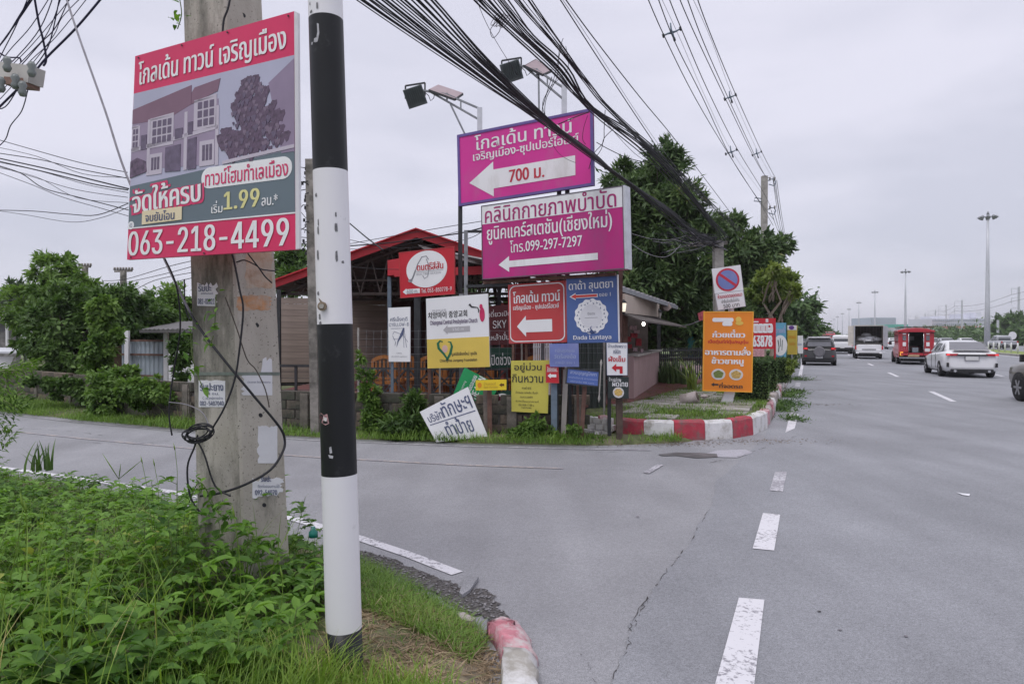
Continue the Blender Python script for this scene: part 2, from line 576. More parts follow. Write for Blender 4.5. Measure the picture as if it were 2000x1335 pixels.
# ---- common materials
BARK = M('bark', (0.085, 0.07, 0.06), 0.9, 0.35, 14, 0.6)
CONC = M('concrete', (0.36, 0.34, 0.32), 0.9, 0.2, 9, 0.5, dirt=(0.16, 0.15, 0.13), dirt_at=0.6, dirt_scale=1.6)
CONC_D = M('concrete_weathered', (0.26, 0.24, 0.22), 0.9, 0.3, 7, 0.5, dirt=(0.09, 0.085, 0.075), dirt_at=0.52, dirt_scale=2.5)
STEEL = M('steel_grey', (0.25, 0.26, 0.28), 0.5, 0.2, 10, 0.1, metal=0.3)
STEEL_D = M('steel_dark', (0.035, 0.037, 0.042), 0.6, 0.3, 10, 0.1)
STEEL_BR = M('steel_rusty', (0.13, 0.07, 0.055), 0.8, 0.35, 10, 0.3)
STEEL_BL = M('steel_bluegrey', (0.13, 0.17, 0.22), 0.6, 0.2, 10, 0.1)
GALV = M('galvanised', (0.56, 0.57, 0.61), 0.5, 0.15, 6, 0.1, metal=0.4)
CABLE = M('cable_black', (0.018, 0.018, 0.024), 0.6, 0.2, 10)
CABLE_G = M('cable_grey', (0.22, 0.21, 0.24), 0.6, 0.2, 10)
WHITE = M('paint_white', (0.72, 0.71, 0.74), 0.5, 0.06, 3, dirt=(0.5, 0.48, 0.47), dirt_at=0.66, dirt_scale=3)
PWHITE = M('print_white', (0.78, 0.78, 0.80), 0.5, 0.04, 3, .1, dirt=(.62, .61, .60), dirt_at=.64, stretch=(1, 1, .3))
PCREAM = M('print_cream', (0.72, 0.62, 0.42), 0.5, 0.06, 3)
CRIM = M('print_crimson', (0.62, 0.025, 0.11), 0.42, 0.08, 2, .12)
MAG = M('print_magenta', (0.62, 0.035, 0.29), 0.42, 0.09, 1.5, .12, dirt=(.55, .09, .30), dirt_at=.62, stretch=(1, 1, .4))
MAG2 = M('print_magenta_deep', (0.46, 0.022, 0.19), 0.42, 0.12, 1.5, .12, dirt=(.38, .05, .2), dirt_at=.6, stretch=(1, 1, .4))
PURP = M('frame_purple', (0.13, 0.09, 0.29), 0.45, 0.1, 3)
RED = M('print_red', (0.52, 0.02, 0.035), 0.42, 0.08, 2)
RED_F = M('print_red_faded', (0.50, 0.055, 0.06), 0.45, 0.12, 2, dirt=(0.38, 0.10, 0.10), dirt_at=0.62)
REDTXT = M('print_red_letter', (0.50, 0.03, 0.06), 0.5, 0.1, 5)
BLUE = M('print_blue', (0.075, 0.13, 0.33), 0.45, 0.08, 2)
BLUE_F = M('print_blue_faded', (0.16, 0.20, 0.46), 0.5, 0.15, 3, dirt=(0.24, 0.26, 0.45), dirt_at=0.55)
BLUE_M = M('print_blue_mid', (0.09, 0.15, 0.42), 0.5, 0.12, 3, dirt=(0.15, 0.2, 0.42), dirt_at=0.6)
YEL = M('print_yellow', (0.68, 0.50, 0.10), 0.45, 0.08, 2)
YEL_G = M('print_yellow_green', (0.55, 0.49, 0.09), 0.6, 0.1, 2, dirt=(0.42, 0.38, 0.08), dirt_at=0.64)
ORG = M('print_orange', (0.76, 0.235, 0.022), 0.5, 0.06, 2)
ORG_L = M('print_orange_edge', (0.82, 0.38, 0.04), 0.5, 0.06, 2)
GREEN = M('print_green', (0.02, 0.30, 0.10), 0.45, 0.1, 3)
GREEN_D = M('print_green_dark', (0.012, 0.05, 0.035), 0.5, 0.1, 3)
SLATE = M('print_slate', (0.125, 0.165, 0.195), 0.45, 0.06, 2)
INK = M('print_ink', (0.03, 0.03, 0.035), 0.6, 0.2, 5)
INK_G = M('print_ink_grey', (0.30, 0.30, 0.33), 0.6, 0.1, 5)
INK_B = M('print_ink_blue', (0.09, 0.11, 0.20), 0.6, 0.1, 5)
PAPER = M('paper', (0.66, 0.66, 0.70), 0.8, 0.08, 6, 0.2)
LAV = M('print_pale_blue', (0.36, 0.42, 0.62), 0.6, 0.1, 6)
GOLD = M('print_pale_gold', (0.70, 0.66, 0.30), 0.5, 0.08, 5)
USE_HAZE = True

# ================================================================== GROUND, ROADS, KERBS
def asphalt(name, base, v=0.13):
    m, nt, b = new_mat(name)
    N, L = nt.nodes, nt.links
    t = N.new('ShaderNodeTexCoord')
    vo = N.new('ShaderNodeTexVoronoi'); vo.inputs['Scale'].default_value = 75
    L.new(t.outputs['Object'], vo.inputs[0])
    n1 = N.new('ShaderNodeTexNoise'); n1.inputs['Scale'].default_value = 160; n1.inputs['Detail'].default_value = 3
    n2 = N.new('ShaderNodeTexNoise'); n2.inputs['Scale'].default_value = 0.55; n2.inputs['Detail'].default_value = 8; n2.inputs['Roughness'].default_value = 0.6
    mpp = N.new('ShaderNodeMapping'); mpp.inputs['Rotation'].default_value = (0, 0, TH); mpp.inputs['Scale'].default_value = (1.0, 0.16, 1)
    n3 = N.new('ShaderNodeTexNoise'); n3.inputs['Scale'].default_value = 1.6; n3.inputs['Detail'].default_value = 4
    L.new(t.outputs['Object'], n1.inputs[0]); L.new(t.outputs['Object'], n2.inputs[0]); L.new(t.outputs['Object'], mpp.inputs[0]); L.new(mpp.outputs[0], n3.inputs[0])
    r0 = N.new('ShaderNodeValToRGB')
    r0.color_ramp.elements[0].position = 0.30; r0.color_ramp.elements[0].color = tuple(c * 0.62 for c in base) + (1,)
    r0.color_ramp.elements[1].position = 0.72; r0.color_ramp.elements[1].color = tuple(min(.9, c * 1.32) for c in base) + (1,)
    e = r0.color_ramp.elements.new(0.47); e.color = tuple(c * 0.98 for c in base) + (1,)
    L.new(n1.outputs[0], r0.inputs[0])
    def mr(src, a, b_, c, d):
        q = N.new('ShaderNodeMapRange'); q.inputs[1].default_value = a; q.inputs[2].default_value = b_; q.inputs[3].default_value = c; q.inputs[4].default_value = d
        L.new(src, q.inputs[0]); return q.outputs[0]
    m1 = mr(n2.outputs[0], .3, .7, 1 - v, 1 + v); m2 = mr(n3.outputs[0], .35, .65, 0.91, 1.07)
    vb = N.new('ShaderNodeSeparateColor'); L.new(vo.outputs['Color'], vb.inputs[0])
    m3 = mr(vb.outputs[0], 0, 1, 0.89, 1.11)
    a = N.new('ShaderNodeMath'); a.operation = 'MULTIPLY'; L.new(m1, a.inputs[0]); L.new(m2, a.inputs[1])
    c = N.new('ShaderNodeMath'); c.operation = 'MULTIPLY'; L.new(a.outputs[0], c.inputs[0]); L.new(m3, c.inputs[1])
    mm = N.new('ShaderNodeVectorMath'); mm.operation = 'SCALE'; L.new(r0.outputs[0], mm.inputs[0]); L.new(c.outputs[0], mm.inputs['Scale'])
    L.new(mm.outputs[0], b.inputs['Base Color'])
    b.inputs['Roughness'].default_value = 0.82; b.inputs['Specular IOR Level'].default_value = 0.35
    bn = N.new('ShaderNodeBump'); bn.inputs['Strength'].default_value = 0.55; bn.inputs['Distance'].default_value = 0.004
    L.new(n1.outputs[0], bn.inputs['Height']); L.new(bn.outputs[0], b.inputs['Normal'])
    return m


ASPH = asphalt('asphalt_highway', (0.236, 0.240, 0.262))
ASPH2 = asphalt('asphalt_side_road', (0.258, 0.258, 0.276), 0.15)


def paint_worn(name, col, at=0.6, sc=22):
    m, nt, b = new_mat(name)
    N, L = nt.nodes, nt.links
    t = N.new('ShaderNodeTexCoord'); n = N.new('ShaderNodeTexNoise'); n.inputs['Scale'].default_value = sc; n.inputs['Detail'].default_value = 6; n.inputs['Roughness'].default_value = .7
    n2 = N.new('ShaderNodeTexNoise'); n2.inputs['Scale'].default_value = 2.2; n2.inputs['Detail'].default_value = 4
    L.new(t.outputs['Object'], n.inputs[0]); L.new(t.outputs['Object'], n2.inputs[0])
    ad = N.new('ShaderNodeMath'); ad.operation = 'MULTIPLY_ADD'; ad.inputs[1].default_value = 0.45
    L.new(n2.outputs[0], ad.inputs[0]); L.new(n.outputs[0], ad.inputs[2])
    r = N.new('ShaderNodeValToRGB')
    r.color_ramp.elements[0].position = at + .17; r.color_ramp.elements[0].color = tuple(col) + (1,)
    r.color_ramp.elements[1].position = at + .25; r.color_ramp.elements[1].color = (0.26, 0.25, 0.28, 1)
    L.new(ad.outputs[0], r.inputs[0]); L.new(r.outputs[0], b.inputs['Base Color'])
    b.inputs['Roughness'].default_value = 0.7
    return m


ROADPAINT = paint_worn('road_paint', (0.62, 0.61, 0.65), 0.60, 26)
ROADPAINT_W = paint_worn('road_paint_worn', (0.52, 0.51, 0.55), 0.50, 30)
ROADPAINT_Y = paint_worn('road_paint_cream', (0.40, 0.35, 0.33), 0.50, 12)
SOIL = M('soil', (0.19, 0.155, 0.115), 0.95, 0.35, 7, 0.8, dirt=(0.10, 0.12, 0.045), dirt_at=0.5, dirt_scale=1.8)
SOIL_G = M('soil_under_grass', (0.10, 0.115, 0.05), 0.95, 0.4, 5, 0.8, dirt=(0.17, 0.14, 0.10), dirt_at=0.6)
FIELD = M('field', (0.13, 0.17, 0.07), 0.95, 0.3, 0.5, 0.2)
TILE = M('tile_red', (0.17, 0.06, 0.058), 0.45, 0.2, 6, 0.05, dirt=(0.12, 0.07, 0.06), dirt_at=.55)
KWHITE = M('kerb_white', (0.66, 0.65, 0.66), 0.8, 0.1, 10, 0.5, dirt=(0.34, 0.32, 0.29), dirt_at=0.53, dirt_scale=5)
KRED = M('kerb_red', (0.40, 0.045, 0.07), 0.8, 0.2, 10, 0.5, dirt=(0.20, 0.11, 0.11), dirt_at=0.53, dirt_scale=6)
KPINK = M('kerb_pink_worn', (0.48, 0.19, 0.23), 0.85, 0.25, 14, 0.6, dirt=(0.50, 0.45, 0.45), dirt_at=0.5, dirt_scale=9)
KPALE = M('kerb_pale_worn', (0.42, 0.37, 0.36), 0.9, 0.25, 8, 0.6, dirt=(0.2, 0.17, 0.15), dirt_at=0.52, dirt_scale=4)

mb = MB(); mb.add([(-2500, -800, -.14), (2500, -800, -.14), (2500, 4000, -.14), (-2500, 4000, -.14)], [(0, 1, 2, 3)])
mb.build('ground', FIELD, kind='structure')


def sheet(name, pts, z, m, org=(0, 0, 0), **kw):
    mb = MB(); mb.add([(p[0], p[1], z) for p in pts], [tuple(range(len(pts)))])
    return mb.build(name, m, org=org, **kw)


sheet('side_road', [(-70, -12), (14, -12), (14, 13.2), (-4, 13.2), (-20, 22), (-70, 42)], 0.0, ASPH2, kind='structure')
# the highway surface laps over the side road along a ragged seam
seam = [G(1190, 1420), G(1196, 1335), G(1228, 1262), G(1232, 1215), G(1272, 1160), G(1300, 1118), G(1345, 1066), G(1372, 1015), G(1392, 985), G(1398, 940), G(1440, 905), G(1478, 870), G(1498, 846)]
sm2 = []
for a, b in zip(seam, seam[1:]):
    for k in range(5):
        t = k / 5; p = a.lerp(b, t); sm2.append(p + Vector((R.uniform(-.02, .02), 0, 0)) * (1 if k else .3))
hw = [RP(-1.0, -12)] + [RP(-0.75, 1)] + sm2 + [RP(-0.62, 13.6), RP(-0.62, 1500), RP(15.6, 1500), RP(15.6, -12)]
sheet('highway', hw, 0.005, ASPH, kind='structure')
sheet('opposite_carriageway', [RP(20, -12), RP(20, 1500), RP(34, 1500), RP(34, -12)], 0.0, ASPH, kind='structure')

# -- cracks along the seam
CRACK = M('crack_dark', (0.045, 0.04, 0.04), 0.95, 0.3, 30)


def crack(pts, w, sub=9, z=0.0085):
    mb = MB(); q = []
    for a, b in zip(pts, pts[1:]):
        for k in range(sub):
            q.append(a.lerp(b, k / sub) + Vector((R.uniform(-1, 1), R.uniform(-1, 1), 0)) * .012)
    q.append(pts[-1])
    for i in range(len(q) - 1):
        if R.random() < .3: continue
        d = (q[i + 1] - q[i]).normalized(); n = Vector((-d.y, d.x, 0)) * w
        w0, w1 = R.uniform(.05, .75) ** 1.4, R.uniform(.05, .75) ** 1.4
        p = [q[i] - n * w0, q[i + 1] - n * w1, q[i + 1] + n * w1, q[i] + n * w0]
        mb.add([(v.x, v.y, z) for v in p], [(0, 1, 2, 3)])
    return mb


for pts, w in ((seam[:9], 0.006), ([G(1130, 1275), G(1150, 1300), G(1165, 1335)], .004), ([G(1265, 1170), G(1250, 1200), G(1240, 1225)], .006),
               ([G(1120, 880), G(1180, 884), G(1230, 880)], .008), ([G(1160, 920), G(1205, 917), G(1245, 922)], .006), ([G(1380, 905), G(1440, 892), G(1500, 872), G(1560, 850)], .008), ([G(180, 865), G(260, 868), G(330, 862)], .012), ([G(60, 838), G(140, 842), G(200, 850)], .012)):
    crack(pts, w).build('road_crack', CRACK, kind='structure')

# -- painted markings
def mark(pix, m, name='road_marking', z=0.010):
    mb = MB(); mb.add([G(x, y, z) for x, y in pix], [tuple(range(len(pix)))])
    return mb.build(name, m, kind='structure')


mark([(1443, 1166), (1493, 1170), (1463, 1420), (1373, 1420)], ROADPAINT)
mark([(1490, 1001), (1524, 1004), (1512, 1074), (1470, 1070)], ROADPAINT)
mark([(1514, 920), (1537, 921), (1529, 959), (1503, 957)], ROADPAINT_W)
mark([(1543, 808), (1560, 808), (1552, 836), (1534, 844)], ROADPAINT)
mark([(1284, 906), (1296, 907), (1268, 924), (1256, 922)], ROADPAINT_W)
for i in range(3):
    l0 = 15.2 + i * 4.2
    q = [RP(-.38, l0, .010), RP(-.23, l0, .010), RP(-.23, l0 + 2.0, .010), RP(-.38, l0 + 2.0, .010)]
    mb = MB(); mb.add(q, [(0, 1, 2, 3)]); mb.build('road_marking', ROADPAINT_W, kind='structure')
q = [RP(-.36, 30, .010), RP(-.22, 30, .010), RP(-.22, 400, .010), RP(-.36, 400, .010)]
mb = MB(); mb.add(q, [(0, 1, 2, 3)]); mb.build('edge_line', ROADPAINT, kind='structure')
sA, lA = sl(G(1837, 773)); _, lB = sl(G(1735, 731))
per = lB - lA
for i in range(14):
    for s_ in (sA, sA + 3.9):
        if s_ > sA and i == 0: continue
        l0 = lA - 1.8 + per * i + (2.0 if s_ > sA else 0)
        q = [RP(s_ - .07, l0, .010), RP(s_ + .07, l0, .010), RP(s_ + .07, l0 + 3.4, .010), RP(s_ - .07, l0 + 3.4, .010)]
        mb = MB(); mb.add(q, [(0, 1, 2, 3)]); mb.build('lane_dash', ROADPAINT, kind='structure')
q = [RP(14.8, -5, .010), RP(14.98, -5, .010), RP(14.98, 600, .010), RP(14.8, 600, .010)]
mb = MB(); mb.add(q, [(0, 1, 2, 3)]); mb.build('edge_line', ROADPAINT, kind='structure')


def line_strip(pts, w, m, name, z=0.006):
    mb = MB(); vs = []
    for i, p in enumerate(pts):
        d = (pts[min(i + 1, len(pts) - 1)] - pts[max(0, i - 1)]).normalized(); n = Vector((-d.y, d.x, 0)) * w / 2
        vs += [(p.x - n.x, p.y - n.y, z), (p.x + n.x, p.y + n.y, z)]
    mb.add(vs, [(2 * i, 2 * i + 1, 2 * i + 3, 2 * i + 2) for i in range(len(pts) - 1)])
    return mb.build(name, m, kind='structure')


line_strip([G(-300, 878), G(-100, 899), G(0, 913), G(150, 934), G(330, 960), G(450, 984), G(580, 1015), G(705, 1052), G(800, 1084), G(893, 1120)], 0.10, ROADPAINT, 'edge_line')
line_strip([G(-300, 818), G(0, 840), G(200, 860), G(400, 878), G(620, 893), G(900, 908), G(1100, 915)], 0.07, ROADPAINT_Y, 'centre_line')
line_strip([G(-300, 785), G(0, 807), G(150, 824), G(350, 842), G(620, 860), G(900, 871), G(1150, 877), G(1270, 879)], 0.10, paint_worn('edge_faint', (0.40, 0.39, 0.42), .5, 10), 'edge_line')

# -- old puddle and a paler asphalt patch by the corner
PATCH = asphalt('asphalt_patch', (0.36, 0.35, 0.39), 0.1)
sheet('asphalt_patch', [G(x, y) for x, y in ((1400, 880), (1455, 878), (1470, 884), (1440, 894), (1395, 893), (1372, 888))], .0075, PATCH, kind='structure')
WET = M('wet_asphalt', (0.10, 0.095, 0.10), 0.55, 0.35, 6, 0.1)
sheet('puddle', [G(x, y) for x, y in ((1285, 888), (1320, 884), (1365, 885), (1400, 887), (1402, 893), (1360, 895), (1318, 890), (1295, 891))], .009, WET, kind='structure')
STAIN = M('oil_stain', (0.19, 0.18, 0.20), 0.8, 0.3, 12)
for x, y in ((1145, 927), (1640, 1232), (1770, 1245), (1600, 1196), (1615, 770), (1618, 797), (1245, 1010)):
    c = G(x, y); k = R.uniform(.008, .02)
    pts = [c + Vector((math.cos(a) * k * R.uniform(.5, 1.6), math.sin(a) * k * R.uniform(.5, 1.4), 0)) for a in [i * math.pi / 4 for i in range(8)]]
    sheet('road_stain', pts, .011, STAIN if R.random() < .7 else CRACK, org=c, kind='structure')
sheet('paper_scrap', [G(x, y) for x, y in ((1868, 963), (1880, 965), (1895, 966), (1893, 970), (1880, 968))], .012, PAPER, org=G(1880, 966), label='small white paper scrap lying on the highway lane', cat='litter')

# -- soil surfaces rising out of the asphalt
def terrain(name, poly, cell, hmax, wid, m, rough=0.03, base=-0.05, f=None, label=None):
    poly = np.array([(p[0], p[1]) for p in poly]); x0, y0 = poly.min(0) - .3; x1, y1 = poly.max(0) + .3
    xs = np.arange(x0, x1, cell); ys = np.arange(y0, y1, cell)
    X, Y = np.meshgrid(xs, ys); p = np.stack([X.ravel(), Y.ravel()], 1)
    ins, d = inside_dist(p, poly)
    sd = np.where(ins, d, -d)
    t = np.clip((sd + 0.0) / wid, 0, 1); t = t * t * (3 - 2 * t)
    rnd = NR.normal(0, 1, len(p)) * rough * .4 + rough * (np.sin(p[:, 0] * 3.1 + np.sin(p[:, 1] * 2.3)) * np.cos(p[:, 1] * 2.7)) * .7
    z = base + (hmax - base) * t + rnd * t
    if f is not None: z = f(p, sd, z)
    nx, ny = len(xs), len(ys)
    I = np.arange(nx * ny).reshape(ny, nx)
    q = np.stack([I[:-1, :-1], I[:-1, 1:], I[1:, 1:], I[1:, :-1]], -1).reshape(-1, 4)
    keep = (sd[q].max(1) > -0.15)
    q = q[keep]
    used = np.unique(q); mp_ = -np.ones(nx * ny, int); mp_[used] = np.arange(len(used))
    V = np.stack([p[:, 0], p[:, 1], z], 1)[used]
    np_mesh(name, V, mp_[q], m, org=(0, 0, 0), smooth=True, kind='structure')


def inside_dist(p, poly):
    a = poly; b = np.roll(poly, -1, 0)
    ins = np.zeros(len(p), bool); dmin = np.full(len(p), 1e9)
    for (ax, ay), (bx, by) in zip(a, b):
        c = ((ay > p[:, 1]) != (by > p[:, 1])) & (p[:, 0] < (bx - ax) * (p[:, 1] - ay) / ((by - ay) or 1e-12) + ax)
        ins ^= c
        vx, vy = bx - ax, by - ay; L2 = vx * vx + vy * vy + 1e-12
        t = np.clip(((p[:, 0] - ax) * vx + (p[:, 1] - ay) * vy) / L2, 0, 1)
        dmin = np.minimum(dmin, np.hypot(p[:, 0] - ax - t * vx, p[:, 1] - ay - t * vy))
    return ins, dmin


def scatter(poly, n, z=0.0):
    poly = np.array([(p[0], p[1]) for p in poly]); mn, mx_ = poly.min(0), poly.max(0)
    out = []
    got = 0
    while got < n:
        p = NR.uniform(mn, mx_, (n, 2)); ins, d = inside_dist(p, poly); p = p[ins]
        out.append(p); got += len(p)
    p = np.concatenate(out)[:n]
    return np.column_stack([p, np.full(len(p), z)])


VERGE = [(-30, 19), (-12, 10.9), (-6.15, 8.1), (-3.5, 6.75), (-1.25, 5.12), (-.47, 4.25), (-.12, 3.78), (.06, 3.25), (0.02, 2.6), (-.5, 1.4), (-1.9, -1.6), (-4, -6), (-30, -6)]
def vf(p, sd, z):
    # the bank is higher under the weeds on the left
    return z + 0.10 * np.clip((sd - .7) / 1.2, 0, 1) * (p[:, 0] < 99)
terrain('verge', VERGE, 0.09, 0.07, 0.35, SOIL, 0.02, f=vf)
# dark gravelly gutter between the road edge and the verge
GRAV = M('gutter_gravel', (0.11, 0.10, 0.098), 0.95, 0.5, 60, 1.0, dirt=(0.22, 0.21, 0.215), dirt_at=0.56, dirt_scale=30)
gut = [G(x, y) for x, y in ((640, 1062), (705, 1075), (760, 1090), (830, 1120), (880, 1136), (905, 1150), (940, 1150), (968, 1165), (975, 1190), (1000, 1222), (985, 1228), (940, 1205), (905, 1195), (860, 1165), (800, 1140), (740, 1105), (690, 1090), (630, 1075))]
gp = []
for a, b in zip(gut, gut[1:] + gut[:1]): gp += [a.lerp(b, k / 6) + Vector((R.uniform(-.022, .022), R.uniform(-.022, .022), 0)) for k in range(6)]
sheet('gutter', gp, .008, GRAV, kind='structure')
mb = MB(); mb.prism([G(x, y, .03) for x, y in ((910, 1122), (935, 1125), (918, 1150), (903, 1160), (897, 1156))], (0, 0, -.02)); mb.build('asphalt_fragment', ASPH2, label='broken flake of asphalt lying in the dark gutter by the grass', cat='debris')
GV = []
ico = [(0, 0, 1), (.9, 0, .2), (.28, .85, .2), (-.72, .53, .2), (-.72, -.53, .2), (.28, -.85, .2), (0, 0, -.6)]
icof = [(0, 1, 2), (0, 2, 3), (0, 3, 4), (0, 4, 5), (0, 5, 1), (6, 2, 1), (6, 3, 2), (6, 4, 3), (6, 5, 4), (6, 1, 5)]
pp = scatter(gut, 420)
vs = []; fs = []
for i, p in enumerate(pp):
    k = R.uniform(.004, .013); a = R.uniform(0, 6)
    for v in ico: vs.append((p[0] + k * (v[0] * math.cos(a) - v[1] * math.sin(a)), p[1] + k * (v[0] * math.sin(a) + v[1] * math.cos(a)), .008 + k * .6 * v[2] + k * .3))
    fs += [tuple(q + 7 * i for q in f) for f in icof]
np_mesh('gravel', vs, fs, M('pebble', (0.24, 0.23, 0.24), 0.9, 0.5, 40), kind='stuff')

FARV = [(-70, 42), (-30, 24)] + [tuple(G(x, y)[:2]) for x, y in ((-200, 792), (0, 806), (150, 823), (350, 841), (620, 858), (900, 869), (1150, 874), (1225, 872), (1320, 868), (1400, 864))] + [tuple(G(1330, 850)[:2]), tuple(G(1180, 850)[:2]), (2.2, 14), (0, 40), (-70, 60)]
terrain('far_verge', FARV, 0.16, 0.07, 0.4, SOIL_G, 0.02)

# -- the raised corner pavement with its red and white kerb
KZ = 0.30
front = [G(x, y) for x, y in ((1146, 850), (1203, 855), (1257, 859), (1317, 860), (1378, 859), (1432, 856), (1472, 849), (1500, 836))]
sK, lK = sl(front[-1])
side = [RP(sK, lK + .9 * i) for i in range(1, 46)]
kpts = front + side
kerb = thing('kerb', None, None, kpts[3], kind='structure')


def kerb_block(a, b, m, h=KZ, w=.17, parent=kerb, zb=-.05, wear=.012, name='kerb_block', side_=1):
    d = (b - a).normalized(); n = Vector((-d.y, d.x, 0)) * side_
    a2, b2 = a + d * .006, b - d * .006
    nl = 5; rings = []
    for i in range(nl):
        p = a2.lerp(b2, i / (nl - 1))
        j = lambda: R.uniform(-wear, wear)
        rings.append([p + Vector((0, 0, zb)), p + n * .01 + Vector((0, 0, h * .5 + j())), p + n * (.02 + j() * .4) + Vector((0, 0, h - .035 + j())), p + n * .05 + Vector((0, 0, h + j() * .4)), p + n * w + Vector((0, 0, h + j() * .3)), p + n * w + Vector((0, 0, zb))])
    mb = MB(); mb.loft(rings)
    return mb.build(name, m, parent)


cols = [KWHITE, KRED, KWHITE, KRED, KWHITE, KRED, KWHITE]
for i in range(1, 7):
    kerb_block(front[i], front[i + 1], cols[i], h=KZ + R.uniform(-.01, .01), wear=.012)
for i, (a, b) in enumerate(zip(kpts[7:], kpts[8:])):
    m = KPINK if i in (0, 2, 7) else (KPALE if i % 3 else KWHITE)
    kerb_block(a + Vector((R.uniform(-.03, .03), 0, 0)), b, m, h=KZ * R.uniform(.75, 1.0), wear=.03)
# broken whitewashed bricks at the left end of the kerb
bw = thing('brick_kerb_end', 'whitewashed broken brick end of the corner kerb with a dark hole', 'brick wall', G(1170, 850))
a, b = G(1150, 849), G(1201, 855)
dd = (b - a).normalized(); ang = math.atan2(dd.y, dd.x)
BRW = M('brick_whitewash', (.72, .71, .72), .85, .12, 12, .6, dirt=(.38, .36, .34), dirt_at=.58, dirt_scale=7)
for r_ in range(3):
    for k in range(3):
        mb = MB(); c = a + dd * (.05 + k * .165 + (.05 if r_ % 2 else 0)) + Vector((0, .07, .05 + r_ * .1))
        if (r_, k) == (0, 0): c += Vector((-.04, -.05, 0))
        mb.box(c, (.155, .11, .092), ang + R.uniform(-.06, .06)); mb.build('brick', BRW, bw)
for x, y, k in ((1165, 852, .07), (1175, 858, .05), (1190, 860, .045), (1158, 862, .04), (1205, 861, .035)):
    mb = MB(); c = G(x, y); mb.add([c + Vector(v) * k + Vector((0, 0, .03)) for v in ico], icof); mb.build('rubble_stone', KWHITE, label='lump of whitewashed rubble fallen below the broken kerb end', cat='rubble', group='rubble under the broken kerb')
mb = MB(); mb.box(G(1178, 814, .33), (.14, .08, .05), .3); mb.build('pink_brick', KPINK, label='small pink brick lying on the grass behind the broken kerb', cat='brick')

inner = [p + Vector((-.02, .12, 0)) for p in front] + [RP(sK - .15, lK + 1), RP(sK - .15, 60), RP(sK - 7, 60), RP(-9, 24), (1.3, 14), tuple(G(1148, 838)[:2])]
terrain('pavement_bed', [(p[0], p[1]) for p in inner], 0.12, KZ - .03, 0.05, SOIL_G, 0.02, base=-.02)
sheet('pavement_strip', [RP(sK - .12, 55), RP(sK - .12, 900), RP(sK - 30, 900), RP(sK - 14, 55)], .22, FIELD, kind='structure')
# concrete paving slabs, half grown over
pav = thing('paving', None, None, G(1330, 810, KZ), kind='structure')
SLABM = [M('slab_a', (0.33, 0.315, 0.30), .9, .15, 8, .4, dirt=(.17, .16, .12), dirt_at=.58), M('slab_b', (0.28, 0.265, 0.25), .9, .15, 8, .4, dirt=(.15, .15, .1), dirt_at=.56)]
smesh = []
for k in range(3):
    mb = MB(); mb.box((0, 0, 0), (.485, .485, .05))
    o = mb.build('paving_slab', SLABM[k % 2], pav); smesh.append(o.data); bpy.data.objects.remove(o)
polyI = np.array([(p[0], p[1]) for p in inner])
for i in range(-16, 2):
    for j in range(0, 34):
        c = RP(sK - .5 - .5 * (-i - 1) - .05, 9.2 + .5 * j)
        if sl(c)[0] < -6.6: continue
        ins, d = inside_dist(np.array([[c.x, c.y]]), polyI)
        if not ins[0] or d[0] < .30: continue
        # the red tiled patio begins left of this line
        if c.x < 1.25 + (c.y - 12.2) * .50 - .0 and c.y > 12.0: continue
        if R.random() < .30: continue
        o = bpy.data.objects.new('paving_slab', R.choice(smesh)); COL.objects.link(o); o.parent = pav
        o.location = Vector((c.x, c.y, KZ - .036 + R.uniform(-.016, .008))) - WL[pav.name]
        o.rotation_euler = (R.uniform(-.02, .02), R.uniform(-.02, .02), -TH + R.uniform(-.03, .03))
patio = [G(1095, 800, KZ), G(1232, 787, KZ), G(1300, 768, KZ), G(1375, 748, KZ), G(1400, 738, KZ), (9, 30), (-5.6, 30), (-5.4, 12.9), (-3.2, 12.2), (0, 11.75)]
mb = MB(); mb.prism([(p[0], p[1], KZ + .0) for p in patio], (0, 0, .045)); mb.build('patio', TILE, kind='structure')

# near kerb stone, chipped red and white, at the end of the verge
nk = thing('near_kerb', None, None, G(1010, 1280), kind='structure')
npx = [G(958, 1228), G(985, 1222), G(1015, 1232), G(1038, 1262), G(1052, 1300), G(1058, 1340), G(1062, 1400), G(1050, 1480)]
for a, b, m, wv in ((0, 4, KPINK, .012), (4, 7, KWHITE, .012)):
    mb = MB(); rings = []
    pts = []
    for p_, q_ in zip(npx[a:b], npx[a + 1:b + 1]): pts += [p_.lerp(q_, k / 4) for k in range(4)]
    pts.append(npx[b])
    for i, p in enumerate(pts):
        q0, q1 = pts[max(0, i - 1)], pts[min(len(pts) - 1, i + 1)]
        d = (q1 - q0).normalized(); n = Vector((d.y, -d.x, 0)); j = lambda: R.uniform(-wv, wv)
        sc = .5 if (a == 0 and i == 0) else 1
        rings.append([p + Vector((0, 0, -.04)), p + n * (.012 + j()) + Vector((0, 0, .03 * sc + j() * .5)), p + n * (.03 + j()) + Vector((0, 0, .065 * sc + j() * .6)), p + n * (.07 + j()) + Vector((0, 0, .085 * sc + j() * .6)), p + n * (.17 + j()) + Vector((0, 0, .095 * sc + j() * .4)), p + n * .19 + Vector((0, 0, -.04))])
    mb.loft(rings, smooth=True); mb.build('kerb_block', m, nk)
mb = MB(); mb.prism([G(x, y, .05) for x, y in ((893, 1197), (905, 1194), (928, 1206), (921, 1212), (903, 1209))], (0, 0, -.08)); mb.build('kerb_fragment', KPALE, label='worn pale kerb fragment buried in the grass by the gutter', cat='stone')

